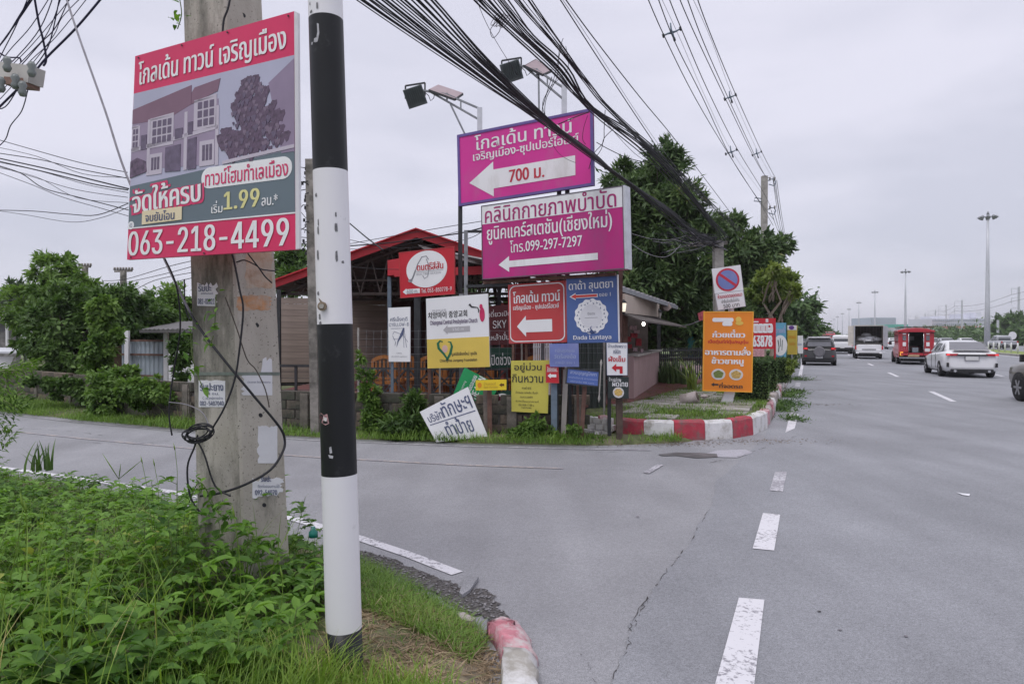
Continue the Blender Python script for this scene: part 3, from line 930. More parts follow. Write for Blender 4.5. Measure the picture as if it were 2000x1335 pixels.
# median and opposite verge
mb = MB(); mb.prism([RP(16, -5, .12), RP(16, 900, .12), RP(19.6, 900, .12), RP(19.6, -5, .12)], (0, 0, -.2)); mb.build('median', M('median_grass', (0.20, 0.25, 0.07), .95, .3, 2, .3), kind='structure')
mk = MB(); mk.prism([RP(15.7, -5, .15), RP(15.7, 900, .15), RP(16, 900, .15), RP(16, -5, .15)], (0, 0, -.2)); mk.build('median_kerb', CONC, kind='structure')

# -- block wall along the side road
BLK = [M('block_a', (0.15, 0.125, 0.10), .95, .4, 6, .6, dirt=(.05, .05, .04), dirt_at=.48, dirt_scale=2.2), M('block_b', (0.20, 0.155, 0.12), .95, .4, 6, .6, dirt=(.06, .055, .045), dirt_at=.5, dirt_scale=2.2), M('block_c', (0.09, 0.08, 0.068), .95, .3, 6, .6, dirt=(.05, .055, .04), dirt_at=.5, dirt_scale=2.2)]


WPIL = M('wall_pillar', (.17, .15, .13), .95, .3, 7, .5, dirt=(.06, .06, .05), dirt_at=.5)


def block_wall(pts, h, label, rows=4, step=.36):
    w = thing('block_wall', label, 'wall', pts[0])
    core = MB(); meshes = []
    for k in range(3):
        mb = MB(); mb.box((0, 0, 0), (step - .018, .16, h / rows - .018)); o = mb.build('block', BLK[k], w); meshes.append(o.data); bpy.data.objects.remove(o)
    for a, b in zip(pts, pts[1:]):
        d = (b - a); L = d.length; d.normalize(); ang = math.atan2(d.y, d.x); n = max(1, round(L / step))
        core.bar(a + Vector((0, 0, h / 2 - .02)), b + Vector((0, 0, h / 2 - .02)), .11, h - .03)
        for r_ in range(rows):
            for i in range(n):
                c = a + d * (L * (i + .5 + (.5 if r_ % 2 else 0)) / n)
                if (c - a).length > L: continue
                if r_ == rows - 1 and R.random() < .06: continue
                o = bpy.data.objects.new('block', R.choice(meshes)); COL.objects.link(o); o.parent = w
                o.location = c + Vector((0, 0, h * (r_ + .5) / rows)) - WL[w.name]; o.rotation_euler = (0, 0, ang + R.uniform(-.01, .01))
        k = max(1, int(L / 1.6))
        for i in range(k + 1):
            c = a + d * (L * i / k)
            mb = MB(); mb.box(c + Vector((0, -.06, h / 2 + .02)), (.15, .13, h + .04), ang); mb.build('pillar', WPIL, w)
    core.build('mortar_core', M('mortar', (.12, .11, .10), .95, .3, 8, .5), w)
    return w


block_wall([G(-160, 766), G(20, 779), G(145, 797), G(235, 815), G(370, 829)], .70, 'weathered concrete block wall with pillars below the vines, left of the concrete pole')
block_wall([G(372, 829), G(600, 843), G(720, 848), G(860, 852), G(1000, 855), G(1130, 856)], .62, 'weathered low concrete block wall running behind the row of signs')

# ================================================================== SIGNS
def posts(t, lst, D, m=STEEL_D, w=.05, name='post', zb=0.0, back=.05):
    """lst: (px, pytop, [px bottom]) posts that stand on the ground at distance D"""
    for e in lst:
        x, y = e[0], e[1]; xb = e[2] if len(e) > 2 else x
        a = P(x, y, D + back); b = P(xb, 800, D + back); b.z = zb - .1
        mb = MB(); mb.bar(b, a, w, w, up=(0, 1, 0)); mb.build(name, m, t)


def sign(name, label, cat, TL, TR, BR, BL, DL, DR, m, thick=.02, edge=None):
    b = Board(TL, TR, BR, BL, DL, DR)
    base = b.bl.lerp(b.br, .5) - b.n * .05; base.z = 0.0
    t = thing(name, label, cat, base)
    b.panel('panel', m, t, thick)
    return b, t


# 1 -- upper magenta billboard
B, T = sign('billboard', 'upper magenta billboard with blue-purple frame and big white left arrow reading 700', 'billboard', (893, 264), (1158, 211), (1160, 362), (896, 403), 11.7, 10.7, MAG, .05)
B.frame('frame', PURP, T, .045, .012, .07)
B.text('โกลเด้น ทาวน์', (.14, .735, .86, .945), PWHITE, T, bold=.018)
B.text('เจริญเมือง-ซุปเปอร์ไฮเวย์', (.125, .555, .90, .725), PWHITE, T, bold=.02)
B.patch('arrow', arrow(.09, .06, .875, .54, .24, .27), PWHITE, T, .005)
B.text('700 ม.', (.40, .215, .655, .385), REDTXT, T, off=.009, bold=.03)
for px, py in ((899, 396), (1092, 370), (1108, 366)):
    D = 11.7 - (px - 893) / 267 * 1.0 + .09
    a = P(px, py - 120, D); b = P(px, 700, D); b.z = -.1
    mb = MB(); mb.bar(b, a, .07, .07, up=(0, 1, 0)); mb.build('post', STEEL_D, T)
mb = MB()
for v in (.25, .75): mb.bar(B.at(0.02, v, -.075), B.at(.98, v, -.075), .04, .04)
mb.build('rail', STEEL_D, T)


# 2,3 -- solar floodlights on truss arms above it
def flood(label, lamp, panel, arm0, arm1, postx, posty0, posty1, brace, D):
    base = P(postx, posty1, D)
    t = thing('solar_floodlight', label, 'floodlight', base, 'solar floodlights on arms above the magenta billboard')
    lx, ly = lamp
    c = P(lx, ly, D); s = D / F
    # finned lamp head tipped down towards the board
    mb = MB(); rot = Matrix.Rotation(math.radians(-18), 3, 'Y') @ Matrix.Rotation(math.radians(25), 3, 'X')
    mb.box(c, (38 * s, 12 * s, 36 * s), rot)
    mb.build('lamp_head', M('lamp_grey', (0.14, 0.16, 0.165), .5, .2, 10), t)
    for k in range(9):
        f = MB(); f.box(c + rot @ Vector(((-16 + 4 * k) * s, -8 * s, 3 * s)), (1.2 * s, 6 * s, 30 * s), rot); f.build('cooling_fin', M('lamp_fin', (0.10, 0.12, 0.125), .5, .2, 10), t)
    f = MB(); f.box(c + rot @ Vector((0, 7 * s, 0)), (33 * s, 3 * s, 30 * s), rot); f.build('lamp_glass', M('lamp_glass', (0.25, 0.26, 0.26), .2, .1, 5), t)
    mb = MB(); x = Vector((1, 0, 0)); z = Vector((0, 0, 1))
    q = [c + Vector((-19 * s, 0, -4 * s)), c + Vector((-19 * s, 0, 21 * s)), c + Vector((19 * s, 0, 27 * s)), c + Vector((19 * s, 0, 2 * s))]
    for a_, b_ in zip(q, q[1:]): mb.bar(a_, b_, 3 * s, 2 * s, up=(0, 1, 0))
    mb.build('bracket', STEEL_D, t)
    p0, p1, p2, p3 = panel
    mb = MB(); pts = [P(*p0, D - .05), P(*p1, D - .05), P(*p2, D + .35), P(*p3, D + .35)]
    mb.prism(pts, (0, 0, .025)); mb.build('solar_panel', M('solar_back', (0.33, 0.25, 0.27), .5, .1, 4), t)
    mb = MB()
    for a_, b_ in zip(pts, pts[1:] + pts[:1]): mb.bar(a_, b_, .02, .035)
    mb.build('panel_frame', STEEL_D, t)
    mb = MB(); a0, a1 = P(*arm0, D), P(*arm1, D); dz = Vector((0, 0, 22 * s))
    mb.bar(a0, a1, .03, .03); mb.bar(a0.lerp(a1, .35) + dz * .6, a1 + dz, .03, .03); mb.bar(c + Vector((15 * s, 0, 12 * s)), a0.lerp(a1, .35) + dz * .6, .03, .03)
    for u in (.35, .62): mb.bar(a0.lerp(a1, u), a0.lerp(a1, u) + dz * (.6 + .4 * u), .025, .025, up=(0, 1, 0))
    mb.bar(P(*brace[0], D), P(*brace[1], D), .03, .03)
    mb.build('arm', STEEL, t)
    mb = MB(); mb.bar(P(postx, posty1 + 60, D), P(postx, posty0, D), .085, .085, up=(0, 1, 0)); mb.build('post', GALV, t)
    mb = MB(); pts = [c + Vector((17 * s, 0, 10 * s)), c + Vector((26 * s, 0, 2 * s)), c + Vector((30 * s, 0, -8 * s)), c + Vector((36 * s, 0, -3 * s)), c + Vector((38 * s, 0, 8 * s))]
    mb.tube(pts, .007, 5); mb.build('cable', CABLE, t)


D_ = 0
flood('left solar floodlight on a truss arm above the top left of the magenta billboard', (811, 189), ((838, 177), (888, 195), (904, 184), (856, 168)), (838, 178), (938, 235), 937, 211, 255, ((880, 204), (908, 262)), 11.85)
flood('right solar floodlight half behind the cable bundle above the magenta billboard', (999, 140), ((1025, 130), (1060, 147), (1078, 139), (1046, 118)), (1022, 128), (1098, 192), 1102, 158, 222, ((1052, 145), (1053, 232)), 11.35)

# 4 -- clinic light box
B, T = sign('sign_box', 'large magenta and white sign box with thin white left arrow under the magenta billboard', 'sign', (940, 402), (1217, 362), (1221, 525), (942, 546), 11.1, 9.8, MAG2, .16)
B.patch('white_band', B.rect(.0, .745, 1, 1), PWHITE, T, .003)
B.text('คลินิกกายภาพบำบัด', (.03, .755, .955, .985), M('ink_magenta', (.36, .02, .15), .5, .1, 3), T, bold=.012)
B.text('ยูนิคแคร์สเตชัน(เชียงใหม่)', (.045, .46, .925, .735), PWHITE, T, bold=.012)
B.text('โทร.099-297-7297', (.22, .325, .73, .485), PWHITE, T, bold=.012)
B.patch('arrow', arrow(.13, .075, .83, .285, .115, .20), PWHITE, T, .005)
B.frame('frame', M('frame_dark', (.12, .1, .13), .5, .1, 3), T, .014, .008, .02)
mb = MB(); mb.prism([B.at(1.0, 0, .01), B.at(1.0, 1, .01), B.at(1.012, 1, .01), B.at(1.012, 0, .01)], B.n * -.2); mb.build('side_trim', GALV, T)
mb = MB()
for v in (.08, .5): mb.bar(B.at(.02, v, -.19), B.at(.98, v, -.19), .05, .05)
mb.bar(P(952, 452, 11.3), P(908, 452, 11.35), .04, .04); mb.bar(P(1000, 556, 11.0), P(912, 559, 11.3), .045, .045)
mb.build('rail', STEEL_D, T)
posts(T, [(910, 450), (1060, 545)], 11.3, STEEL, .06)
posts(T, [(1212, 525, 1209)], 10.45, STEEL_BR, .06)
mb = MB(); mb.bar(P(1203, 535, 10.1), P(945, 552, 11.2), .05, .05); mb.build('lower_rail', STEEL_BR, T)

# 5 -- red board with white oval
B, T = sign('sign_board', 'red board with white oval emblem and small 600 m arrow, by the red roof', 'sign', (779, 493), (888, 481), (888, 574), (782, 582), 12.0, 11.6, RED, .03)
B.patch('oval', ell(.50, .58, .37, .395, 40), PWHITE, T, .004)
B.text('ดนตรีสีสัน', (.33, .56, .80, .72), RED, T, bold=.03, off=.008)
B.text('DON TREE SEASON', (.32, .46, .76, .505), INK_G, T, off=.008)
B.patch('underline', B.rect(.31, .53, .80, .537), INK_G, T, .008)
B.multi('emblem', [stroke([(.22, .36), (.27, .47), (.34, .70), (.42, .85), (.50, .86), (.54, .78)], .022, 1.2), stroke([(.50, .80), (.55, .62), (.52, .42), (.46, .38), (.43, .45)], .018, 1.2), stroke([(.18, .36), (.24, .40), (.30, .58)], .03, 1.2), ell(.20, .36, .04, .035, 14)], INK_G, T, .007)
B.patch('arrow', arrow(.05, .06, .37, .20, .22, .36), PWHITE, T, .004)
B.text('600 m.', (.13, .085, .34, .17), INK_G, T, off=.008, bold=.02)
B.text('Tel. 053-850778-9', (.40, .075, .95, .165), PWHITE, T, off=.008, bold=.015)
B.frame('edge_trim', RED_F, T, .012, .006, .035)
posts(T, [(815, 578)], 11.9, STEEL_D, .10)
posts(T, [(880, 574)], 11.8, STEEL_D, .04)

# 6 -- white small tall board
B, T = sign('sign_board', 'narrow white board with sketch of a leaning pen on thin steel legs', 'sign', (758, 601), (801, 599), (801, 706), (759, 706), 11.2, 11.1, PWHITE, .02)
B.text('ศรีเอ็งฤดี', (.10, .73, .88, .83), INK_B, T)
B.text('CYELLOW-D', (.04, .655, .95, .715), INK_B, T)
B.multi('drawing', [stroke([(.38, .27), (.45, .38), (.62, .50), (.72, .62)], [.002, .02, .05, .028], .4), stroke([(.12, .615), (.70, .615)], .005, .4), stroke([(.72, .62), (.84, .26)], .005, .4), stroke([(.70, .60), (.72, .26)], .005, .4), stroke([(.62, .5), (.28, .56), (.2, .5)], .005, .4), stroke([(.5, .42), (.22, .42)], .004, .4), stroke([(.66, .5), (.9, .36)], .004, .4), stroke([(.2, .73 - .25), (.34, .36), (.3, .30)], .005, .4)], INK_B, T, .005)
B.text('อาคาร', (.38, .145, .62, .17), INK_G, T)
B.text('สถาปัตย์ ออกแบบ', (.14, .085, .86, .115), INK_G, T)
posts(T, [(766, 704)], 11.2, STEEL_BL, .045); posts(T, [(797, 704)], 11.2, STEEL_D, .045)

# 7 -- white and yellow board with Korean lettering
B, T = sign('sign_board', 'white over yellow board with Korean lettering, grey arrow, green heart and red bird', 'sign', (832, 583), (953, 573), (957, 716), (835, 719), 11.1, 10.9, PWHITE, .03)
B.patch('yellow_band', B.rect(.002, .0, .998, .415), YEL, T, .003)
B.text('태국어교회', (.10, .80, .32, .835), INK_G, T)
B.text('치앙마이 중앙교회', (.03, .705, .66, .80), INK, T, bold=.02)
B.text('Chiangmai Central Presbyterian Church', (.06, .60, .82, .68), M('ink_violet', (.10, .06, .14), .5, .1, 4), T, bold=.012)
B.patch('arrow', arrow(.27, .475, .70, .60, .16, .30), M('print_grey_pale', (.42, .41, .43), .5, .05, 3), T, .005)
B.text('150 m', (.42, .52, .60, .555), PWHITE, T, off=.008)
bird = M('print_carmine', (.56, .03, .12), .5, .2, 9)
B.multi('bird_emblem', [ell(.90, .72, .042, .10, 20), ell(.885, .83, .026, .035, 14)], bird, T, .005)
B.multi('branch_emblem', [stroke([(.70, .875), (.735, .835), (.80, .825), (.83, .82), (.85, .78), (.84, .75)], [.03, .022, .014, .012, .016, .01], .85)], INK, T, .007)
hp = [(.33, .12), (.27, .20), (.19, .28), (.18, .35), (.215, .385), (.26, .37)]
B.multi('heart_emblem', [stroke(hp, [.022, .03, .035, .035, .025, .012], .85), stroke([(.34, .37), (.385, .36), (.405, .30), (.375, .20), (.315, .105)], [.01, .022, .03, .035, .03], .85)], M('print_heart_green', (.01, .13, .065), .5, .1, 5), T, .006)
B.patch('heart_centre', ell(.29, .27, .045, .055, 14), M('print_pink', (.62, .40, .36), .5, .1, 5), T, .005)
B.text('มูลนิธิเชียงใหม่ จุงอัง', (.40, .155, .80, .225), INK, T, bold=.015)
B.text('Chiangmai Jungang Foundation', (.205, .075, .80, .125), INK, T, bold=.015)
posts(T, [(839, 716), (943, 714)], 11.15, STEEL_BR, .05); posts(T, [(901, 574)], 11.3, STEEL, .07)

# 8 -- red board with rounded border
B, T = sign('sign_board', 'faded red board with rounded white border line and short white left arrow', 'sign', (992, 556), (1105, 547), (1107, 668), (994, 671), 11.0, 10.6, RED_F, .03)
def rr(x0, y0, x1, y1, r, asp, n=6):
    out = []
    for cx, cy, a0 in ((x1 - r / asp, y1 - r, 0), (x0 + r / asp, y1 - r, 90), (x0 + r / asp, y0 + r, 180), (x1 - r / asp, y0 + r, 270)):
        for k in range(n + 1):
            a = math.radians(a0 + 90 * k / n); out.append((cx + r / asp * math.cos(a), cy + r * math.sin(a)))
    return out
o1 = rr(.025, .025, .975, .975, .10, .93); o2 = rr(.042, .042, .958, .958, .09, .93)
mb = MB(); q = [B.at(*p, .005) for p in o1] + [B.at(*p, .005) for p in o2]; n = len(o1)
mb.add(q, [(i, (i + 1) % n, n + (i + 1) % n, n + i) for i in range(n)]); mb.build('border_line', PWHITE, T)
B.text('โกลเด้น ทาวน์', (.09, .675, .90, .875), PWHITE, T, bold=.02)
B.text('เจริญเมือง - ซุปเปอร์ไฮเวย์', (.09, .54, .88, .65), PWHITE, T, bold=.015)
B.patch('arrow', arrow(.15, .11, .76, .46, .26, .29), PWHITE, T, .005)
posts(T, [(1028, 672), (1002, 672)], 10.95, STEEL_BR, .04)

# 9 -- blue board with white wreath
B, T = sign('sign_board', 'blue board with red left arrow and ornate white wreath medallion', 'sign', (1106, 543), (1205, 536), (1208, 668), (1108, 670), 10.5, 10.2, BLUE, .035)
B.text('ดาด้า ลุนตยา', (.05, .77, .92, .955), PWHITE, T, bold=.012)
B.patch('arrow_edge', arrow(.06, .655, .62, .765, .22, .24), PWHITE, T, .004)
B.patch('arrow', arrow(.09, .672, .605, .748, .19, .22), M('print_scarlet', (.62, .06, .05), .5, .05, 4), T, .008)
B.text('ซอย 1', (.65, .69, .87, .745), PWHITE, T)
B.patch('medallion', ell(.485, .40, .325, .26, 96, math.pi / 2, .035, 14), PWHITE, T, .004)
B.patch('medallion_centre', ell(.485, .40, .215, .18, 40), M('print_offwhite', (.66, .66, .70), .5, .05, 5), T, .007)
or_ = []
for k in range(26):
    a = 2 * math.pi * k / 26 + .1; r0 = .255 + .025 * math.sin(k * 2.3)
    c = (.485 + r0 * math.cos(a), .40 + r0 * .83 * math.sin(a))
    or_.append(stroke([(c[0] - .022 * math.sin(a + .6), c[1] + .022 * math.cos(a + .6)), c, (c[0] + .03 * math.cos(a + 1.2), c[1] + .03 * math.sin(a + 1.2))], [.006, .014, .004], .75))
or_ += [stroke([(.50, .185), (.475, .20), (.47, .235), (.50, .25)], [.012, .016, .012, .006], .75), ell(.49, .165, .045, .026, 14), stroke([(.40, .165), (.49, .15), (.58, .165)], .016, .75)]
B.multi('wreath_ornament', or_, M('print_navy', (.05, .08, .20), .5, .1, 5), T, .008)
B.text('Dada', (.42, .42, .56, .46), INK_G, T, off=.009); B.patch('medallion_line', B.rect(.36, .375, .61, .381), INK_G, T, .009)
B.text('Dada Luntaya', (.125, .035, .865, .115), PWHITE, T, bold=.02)
mb = MB(); mb.prism([B.at(1.0, 0, .006), B.at(1.0, 1, .006), B.at(1.018, 1, .006), B.at(1.018, 0, .006)], B.n * -.045); mb.build('edge_trim', WHITE, T)
posts(T, [(1190, 660)], 10.4, STEEL_D, .05); posts(T, [(1113, 660)], 10.6, STEEL_D, .05)

# 10 -- faded blue boards
B, T = sign('sign_board', 'small square blue board with faded lettering, under the blue wreath board', 'sign', (1073, 671), (1130, 670), (1131, 716), (1074, 716), 10.35, 10.3, BLUE_F, .02)
B.text('สำนักปฏิบัติธรรม', (.18, .60, .86, .76), LAV, T); B.text('วัดร้องอ้อ', (.15, .36, .90, .56), LAV, T, bold=.01); B.text('ทางเข้า ซอย 1', (.2, .12, .85, .26), LAV, T)
posts(T, [(1082, 716)], 10.4, STEEL_BL, .09)
B, T = sign('sign_board', 'small wide blue board in a thin frame with spear tips on a rusty leg', 'sign', (1107, 717), (1172, 724), (1170, 756), (1104, 749), 10.2, 10.1, BLUE_M, .02)
B.text('สวนบุญญโภคา', (.12, .58, .90, .88), LAV, T, bold=.02); B.text('แหล่งเรียนรู้ สวนเกษตร', (.08, .36, .95, .50), LAV, T); B.text('เปิดทุกวัน 400 เมตร', (.15, .12, .85, .26), LAV, T)
B.frame('frame', STEEL_D, T, .02, .008, .03)
for x0, x1, y0, y1 in ((1174, 1170, 708, 778),):
    mb = MB(); a, b = P(x0, y0, 10.1), P(x1, y1, 10.1); mb.tube([b - (a - b) * .12, b, b.lerp(a, .1), b.lerp(a, .9), a, a + (a - b) * .1], [.001, .022, .01, .01, .022, .001], 6); mb.build('spear_rod', CONC, T)
posts(T, [(1142, 754, 1134)], 10.2, STEEL_BR, .06)
posts(T, [(1128, 752, 1130)], 10.3, STEEL_BR, .035)
# pale wooden post with pointed cap beside it
t = thing('wooden_post', 'pale weathered wooden post with pointed metal cap between the two blue boards', 'post', G(1100, 856))
mb = MB(); a = G(1099, 860); b = P(1105, 722, a.y); mb.bar(a - Vector((0, 0, .1)), b, .075, .06, up=(0, 1, 0)); mb.build('shaft', M('wood_pale', (.36, .33, .31), .9, .2, 12, .4, stretch=(1, 1, .15)), t)
mb = MB(); mb.tube([b, b + Vector((0, 0, .03)), b + Vector((.0, 0, .09))], [.02, .024, .001], 6); mb.build('cap', CONC, t)

# 11 -- yellow-green banner
B, T = sign('banner_sign', 'yellow-green fabric banner with black lettering and small creases', 'banner', (998, 704), (1073, 703), (1070, 807), (999, 803), 10.6, 10.5, YEL_G, .012)
B.text('อยู่ม่วน', (.09, .77, .80, .955), INK, T, bold=.012); B.text('กินหวาน', (.03, .575, .85, .735), INK, T, bold=.012)
B.text('คาเฟ่ ฟาร์', (.29, .445, .54, .50), INK, T)
for v, u0, u1, s in ((.36, .12, .72, 'ข้าวซอย แกงส้ม ต้มยำ'), (.275, .24, .58, 'ขนมหวาน ของฝาก'), (.195, .12, .74, 'รับจัดเลี้ยงนอกสถานที่'), (.12, .20, .63, 'เปิด 8.00-17.00 น.'), (.065, .28, .55, 'หยุดวันพุธ')): B.text(s, (u0, v, u1, v + .045), INK, T)
posts(T, [(1002, 704), (1068, 704)], 10.7, STEEL_D, .035)

# 12 -- small red arrow board
B, T = sign('sign_board', 'tiny red board with white left arrow beside the yellow-green banner', 'sign', (1066, 711), (1090, 710), (1092, 748), (1066, 747), 10.4, 10.35, RED, .02)
B.patch('arrow', arrow(.15, .24, .82, .52, .35, .26), PWHITE, T); B.patch('dividing_line', B.rect(.08, .60, .92, .625), PWHITE, T); B.text('โรงแรม', (.12, .66, .85, .86), PWHITE, T, bold=.02)
B.frame('frame', RED_F, T, .012, .006, .02)
posts(T, [(1088, 746, 1090)], 10.45, STEEL_D, .035)

# 13 -- leaning white board on the grass
B, T = sign('fallen_board', 'large white board slumped at an angle on the grass with dark lettering', 'sign', (820, 804), (914, 755), (953, 852), (852, 863), 10.2, 10.4, PWHITE, .015)
B.text('บริษัท', (.07, .60, .35, .84), INK_B, T, bold=.006); B.text('ทักษะฯ', (.36, .60, .94, .97), INK_B, T, bold=.012)
B.patch('underline', B.rect(.05, .525, .96, .545), INK_B, T); B.text('ทำป้าย', (.28, .14, .80, .52), INK_B, T, bold=.012)

# 14 -- green banner hanging crooked and the dark green one behind
B, T = sign('banner_sign', 'crumpled bright green banner hanging crooked behind the small yellow board', 'banner', (885, 770), (907, 717), (975, 752), (948, 806), 10.8, 10.8, GREEN, .01)
B.text('THE MAN', (.10, .38, .98, .56), PWHITE, T, bold=.03); B.text('ร้านเดอะแมน', (.30, .60, .92, .74), PWHITE, T, bold=.02); B.text('ข้าวขาหมู', (.2, .80, .6, .88), PWHITE, T); B.multi('emblem', [ell(.12, .84, .05, .06, 14)], PWHITE, T)
posts(T, [(948, 745)], 11.0, STEEL_D, .03)
B, T = sign('banner_sign', 'dark green banner with white oval picture low behind the yellow-green banner', 'banner', (935, 768), (998, 762), (1000, 792), (938, 796), 10.9, 10.8, GREEN_D, .01)
B.patch('oval', ell(.70, .5, .22, .36, 24), PWHITE, T); B.multi('oval_print', [ell(.62, .52, .06, .18, 12), ell(.80, .50, .07, .12, 12)], M('print_maroon', (.2, .02, .06), .5, .2, 8), T, .007)

# 15 -- small yellow arrow board
B, T = sign('sign_board', 'small yellow strip board with brown left arrow on a wooden leg', 'sign', (929, 742), (989, 741), (989, 761), (929, 762), 10.45, 10.4, M('print_bright_yellow', (.76, .56, .03), .5, .06, 3), .02)
B.text('บ้านหอมดี', (.27, .50, .66, .80), M('ink_tan', (.45, .28, .04), .5, .1, 4), T); B.text('Baan Homdee', (.27, .20, .72, .42), M('ink_tan', (.45, .28, .04)), T)
B.patch('arrow', arrow(.77, .30, .93, .70, .5, .25), M('ink_brown', (.14, .06, .01), .5, .1, 4), T); B.multi('emblem', [ell(.13, .5, .07, .26, 16)], M('ink_orange', (.7, .25, .02), .5, .1, 4), T)
posts(T, [(956, 762, 957)], 10.5, STEEL_BR, .07); posts(T, [(948, 762, 950)], 10.55, M('wood_grey', (.2, .17, .15), .9, .2, 12, .4), .07)

# 16,17 -- white and black boards on one post
B, T = sign('sign_board', 'white board with bent red left turn arrow topping the black food board', 'sign', (1184, 668), (1226, 669), (1226, 733), (1185, 733), 10.15, 10.1, PWHITE, .02)
B.text('บ้านเชิงพราว', (.08, .84, .93, .955), INK_B, T, bold=.01); B.text('คลินิก', (.33, .66, .66, .79), INK_B, T, bold=.01); B.text('ฝังเข็ม', (.10, .42, .88, .60), RED, T, bold=.03)
B.patch('turn_arrow', [(.24, .235), (.46, .36), (.46, .28), (.76, .28), (.76, .06), (.62, .06), (.62, .19), (.46, .19), (.46, .11)], RED, T, .005)
B.frame('border_line', INK_B, T, .006, .004, .006)
posts(T, [(1209, 700, 1210)], 10.2, M('wood_brown', (.085, .06, .05), .9, .3, 12, .4), .09)
B, T = sign('sign_board', 'black board with noodle plate picture and white handwriting under the white arrow board', 'sign', (1187, 735), (1228, 736), (1228, 778), (1188, 777), 10.15, 10.1, M('print_black', (.025, .035, .035), .6, .2, 5), .02)
B.text('ร้านอร่อย', (.05, .80, .62, .97), PWHITE, T); B.text('ผัดไทย', (.22, .55, .95, .85), PWHITE, T, bold=.02)
B.patch('plate_picture', ell(.50, .27, .27, .25, 24), M('print_plate', (.62, .60, .60), .5, .1, 6), T); B.patch('noodle_picture', ell(.50, .28, .20, .17, 20, 0, .1, 7), M('print_noodle', (.60, .40, .12), .5, .4, 60), T, .007)

# 18 -- orange food sign on the corner
B, T = sign('sign_board', 'tall orange board with white lettering and two food plates on a white post', 'sign', (1374, 608), (1472, 608), (1469, 766), (1372, 763), 13.3, 13.25, ORG, .03)
B.frame('frame', ORG_L, T, .02, .006, .035)
B.multi('shop_lettering_cloud', [rr(.18, .87, .60, .92, .02, .62), rr(.38, .82, .58, .87, .02, .62)], PWHITE, T, .005)
B.multi('bowl_emblem', [ell(.70, .90, .06, .035, 16), ell(.72, .855, .08, .025, 16)], M('print_straw', (.75, .50, .10), .5, .1, 5), T, .006)
B.text('ก๋วยเตี๋ยว', (.19, .675, .83, .775), PWHITE, T, bold=.05); B.text('เป็ดตุ๋น/ไก่ตุ๋น/หมูตุ๋น', (.10, .59, .90, .65), RED, T, bold=.03)
B.text('อาหารตามสั่ง', (.045, .455, .95, .56), PWHITE, T, bold=.05); B.text('ข้าวขาหมู', (.18, .32, .81, .43), PWHITE, T, bold=.05)
for u, c in ((.315, (.16, .20, .05)), (.67, (.5, .33, .1))):
    B.patch('plate_picture', ell(u, .215, .14, .07, 24), M('print_plate', (.62, .60, .60)), T, .005); B.patch('food_picture', ell(u, .215, .10, .048, 20, 0, .08, 5), M('print_food%d' % int(u * 10), c, .5, .6, 50), T, .008)
B.patch('arrow', arrow(.17, .06, .32, .11, .4, .2), INK, T); B.text('ที่จอดรถ', (.34, .045, .80, .115), INK, T, bold=.04)
t2 = T
mb = MB(); a = P(1430, 590, 13.52); b = P(1422, 770, 13.52); b.z = KZ - .05; mb.bar(b, a, .07, .05, up=(0, 1, 0)); mb.build('post', WHITE, T)
mb = MB(); mb.prism([P(1418, 760, 13.36), P(1437, 760, 13.36), P(1430, 788, 13.36), P(1408, 788, 13.36)], (0, .05, 0)); mb.build('foot_board', WHITE, T)

# 19 -- no parking sign
t = thing('no_parking_sign', 'tilted no parking sign with blue disc and red slash above the orange board', 'traffic sign', P(1430, 600, 13.5))
B = Board((1390, 525), (1446, 517), (1452, 566), (1396, 573), 13.45, 13.4)
B.panel('panel', WHITE, t, .015)
B.patch('red_ring', ell(.5, .48, .41, .46, 36), REDTXT, t, .004); B.patch('blue_disc', ell(.5, .48, .34, .385, 36), BLUE_F, t, .007)
B.patch('red_slash', stroke([(.23, .76), (.77, .20)], .10, 1.15), REDTXT, t, .010)
B = Board((1396, 573), (1452, 566), (1457, 598), (1402, 606), 13.44, 13.39)
B.panel('lower_panel', WHITE, t, .015); B.frame('border_line', INK_G, t, .008, .004, .006)
B.text('ห้ามจอดตลอดแนว', (.08, .66, .93, .92), REDTXT, t, bold=.02); B.text('ฝ่าฝืนจับปรับไม่เกิน', (.18, .37, .80, .60), INK, t); B.text('500 บาท', (.22, .07, .78, .30), INK, t)
posts(t, [(1424, 560, 1430)], 13.5, GALV, .05, zb=KZ)

# 20.. -- boards further along the pavement
B, T = sign('banner_sign', 'red banner with bold white lettering half behind the orange board', 'banner', (1415, 622), (1511, 621), (1512, 681), (1415, 681), 17.5, 17.3, RED, .02)
B.text('ติดต่อ', (.60, .52, .965, .98), PWHITE, T, bold=.06); B.text('63878', (.58, .07, .955, .44), PWHITE, T, bold=.05)
B.patch('sale_band', B.rect(.02, -.25, .80, .0), M('print_pinkwhite', (.55, .30, .33), .5, .3, 20), T, .0); posts(T, [(1513, 621, 1514), (1420, 621)], 17.4, RED, .04, zb=KZ)
B, T = sign('banner_sign', 'pale blue banner with round white picture beyond the red banner', 'banner', (1513, 630), (1535, 630), (1535, 697), (1513, 697), 20, 19.8, M('print_cyan', (.13, .36, .52), .5, .15, 4), .02)
B.patch('round_picture', ell(.5, .34, .62, .30, 24), PWHITE, T); B.multi('figure_print', [stroke([(.3, .5), (.4, .3), (.35, .15)], .03, .4), stroke([(.5, .55), (.55, .3)], .02, .4), stroke([(.7, .5), (.65, .2)], .02, .4)], GREEN_D, T, .007); B.text('ขายที่', (.08, .70, .92, .92), LAV, T, bold=.03)
posts(T, [(1524, 690)], 19.9, STEEL, .05, zb=KZ)
B, T = sign('sign_board', 'tall yellow board with purple emblem top beyond the pale blue banner', 'sign', (1538, 635), (1556, 635), (1556, 692), (1538, 692), 26, 25.7, M('print_mustard', (.62, .47, .08), .5, .08, 3), .04)
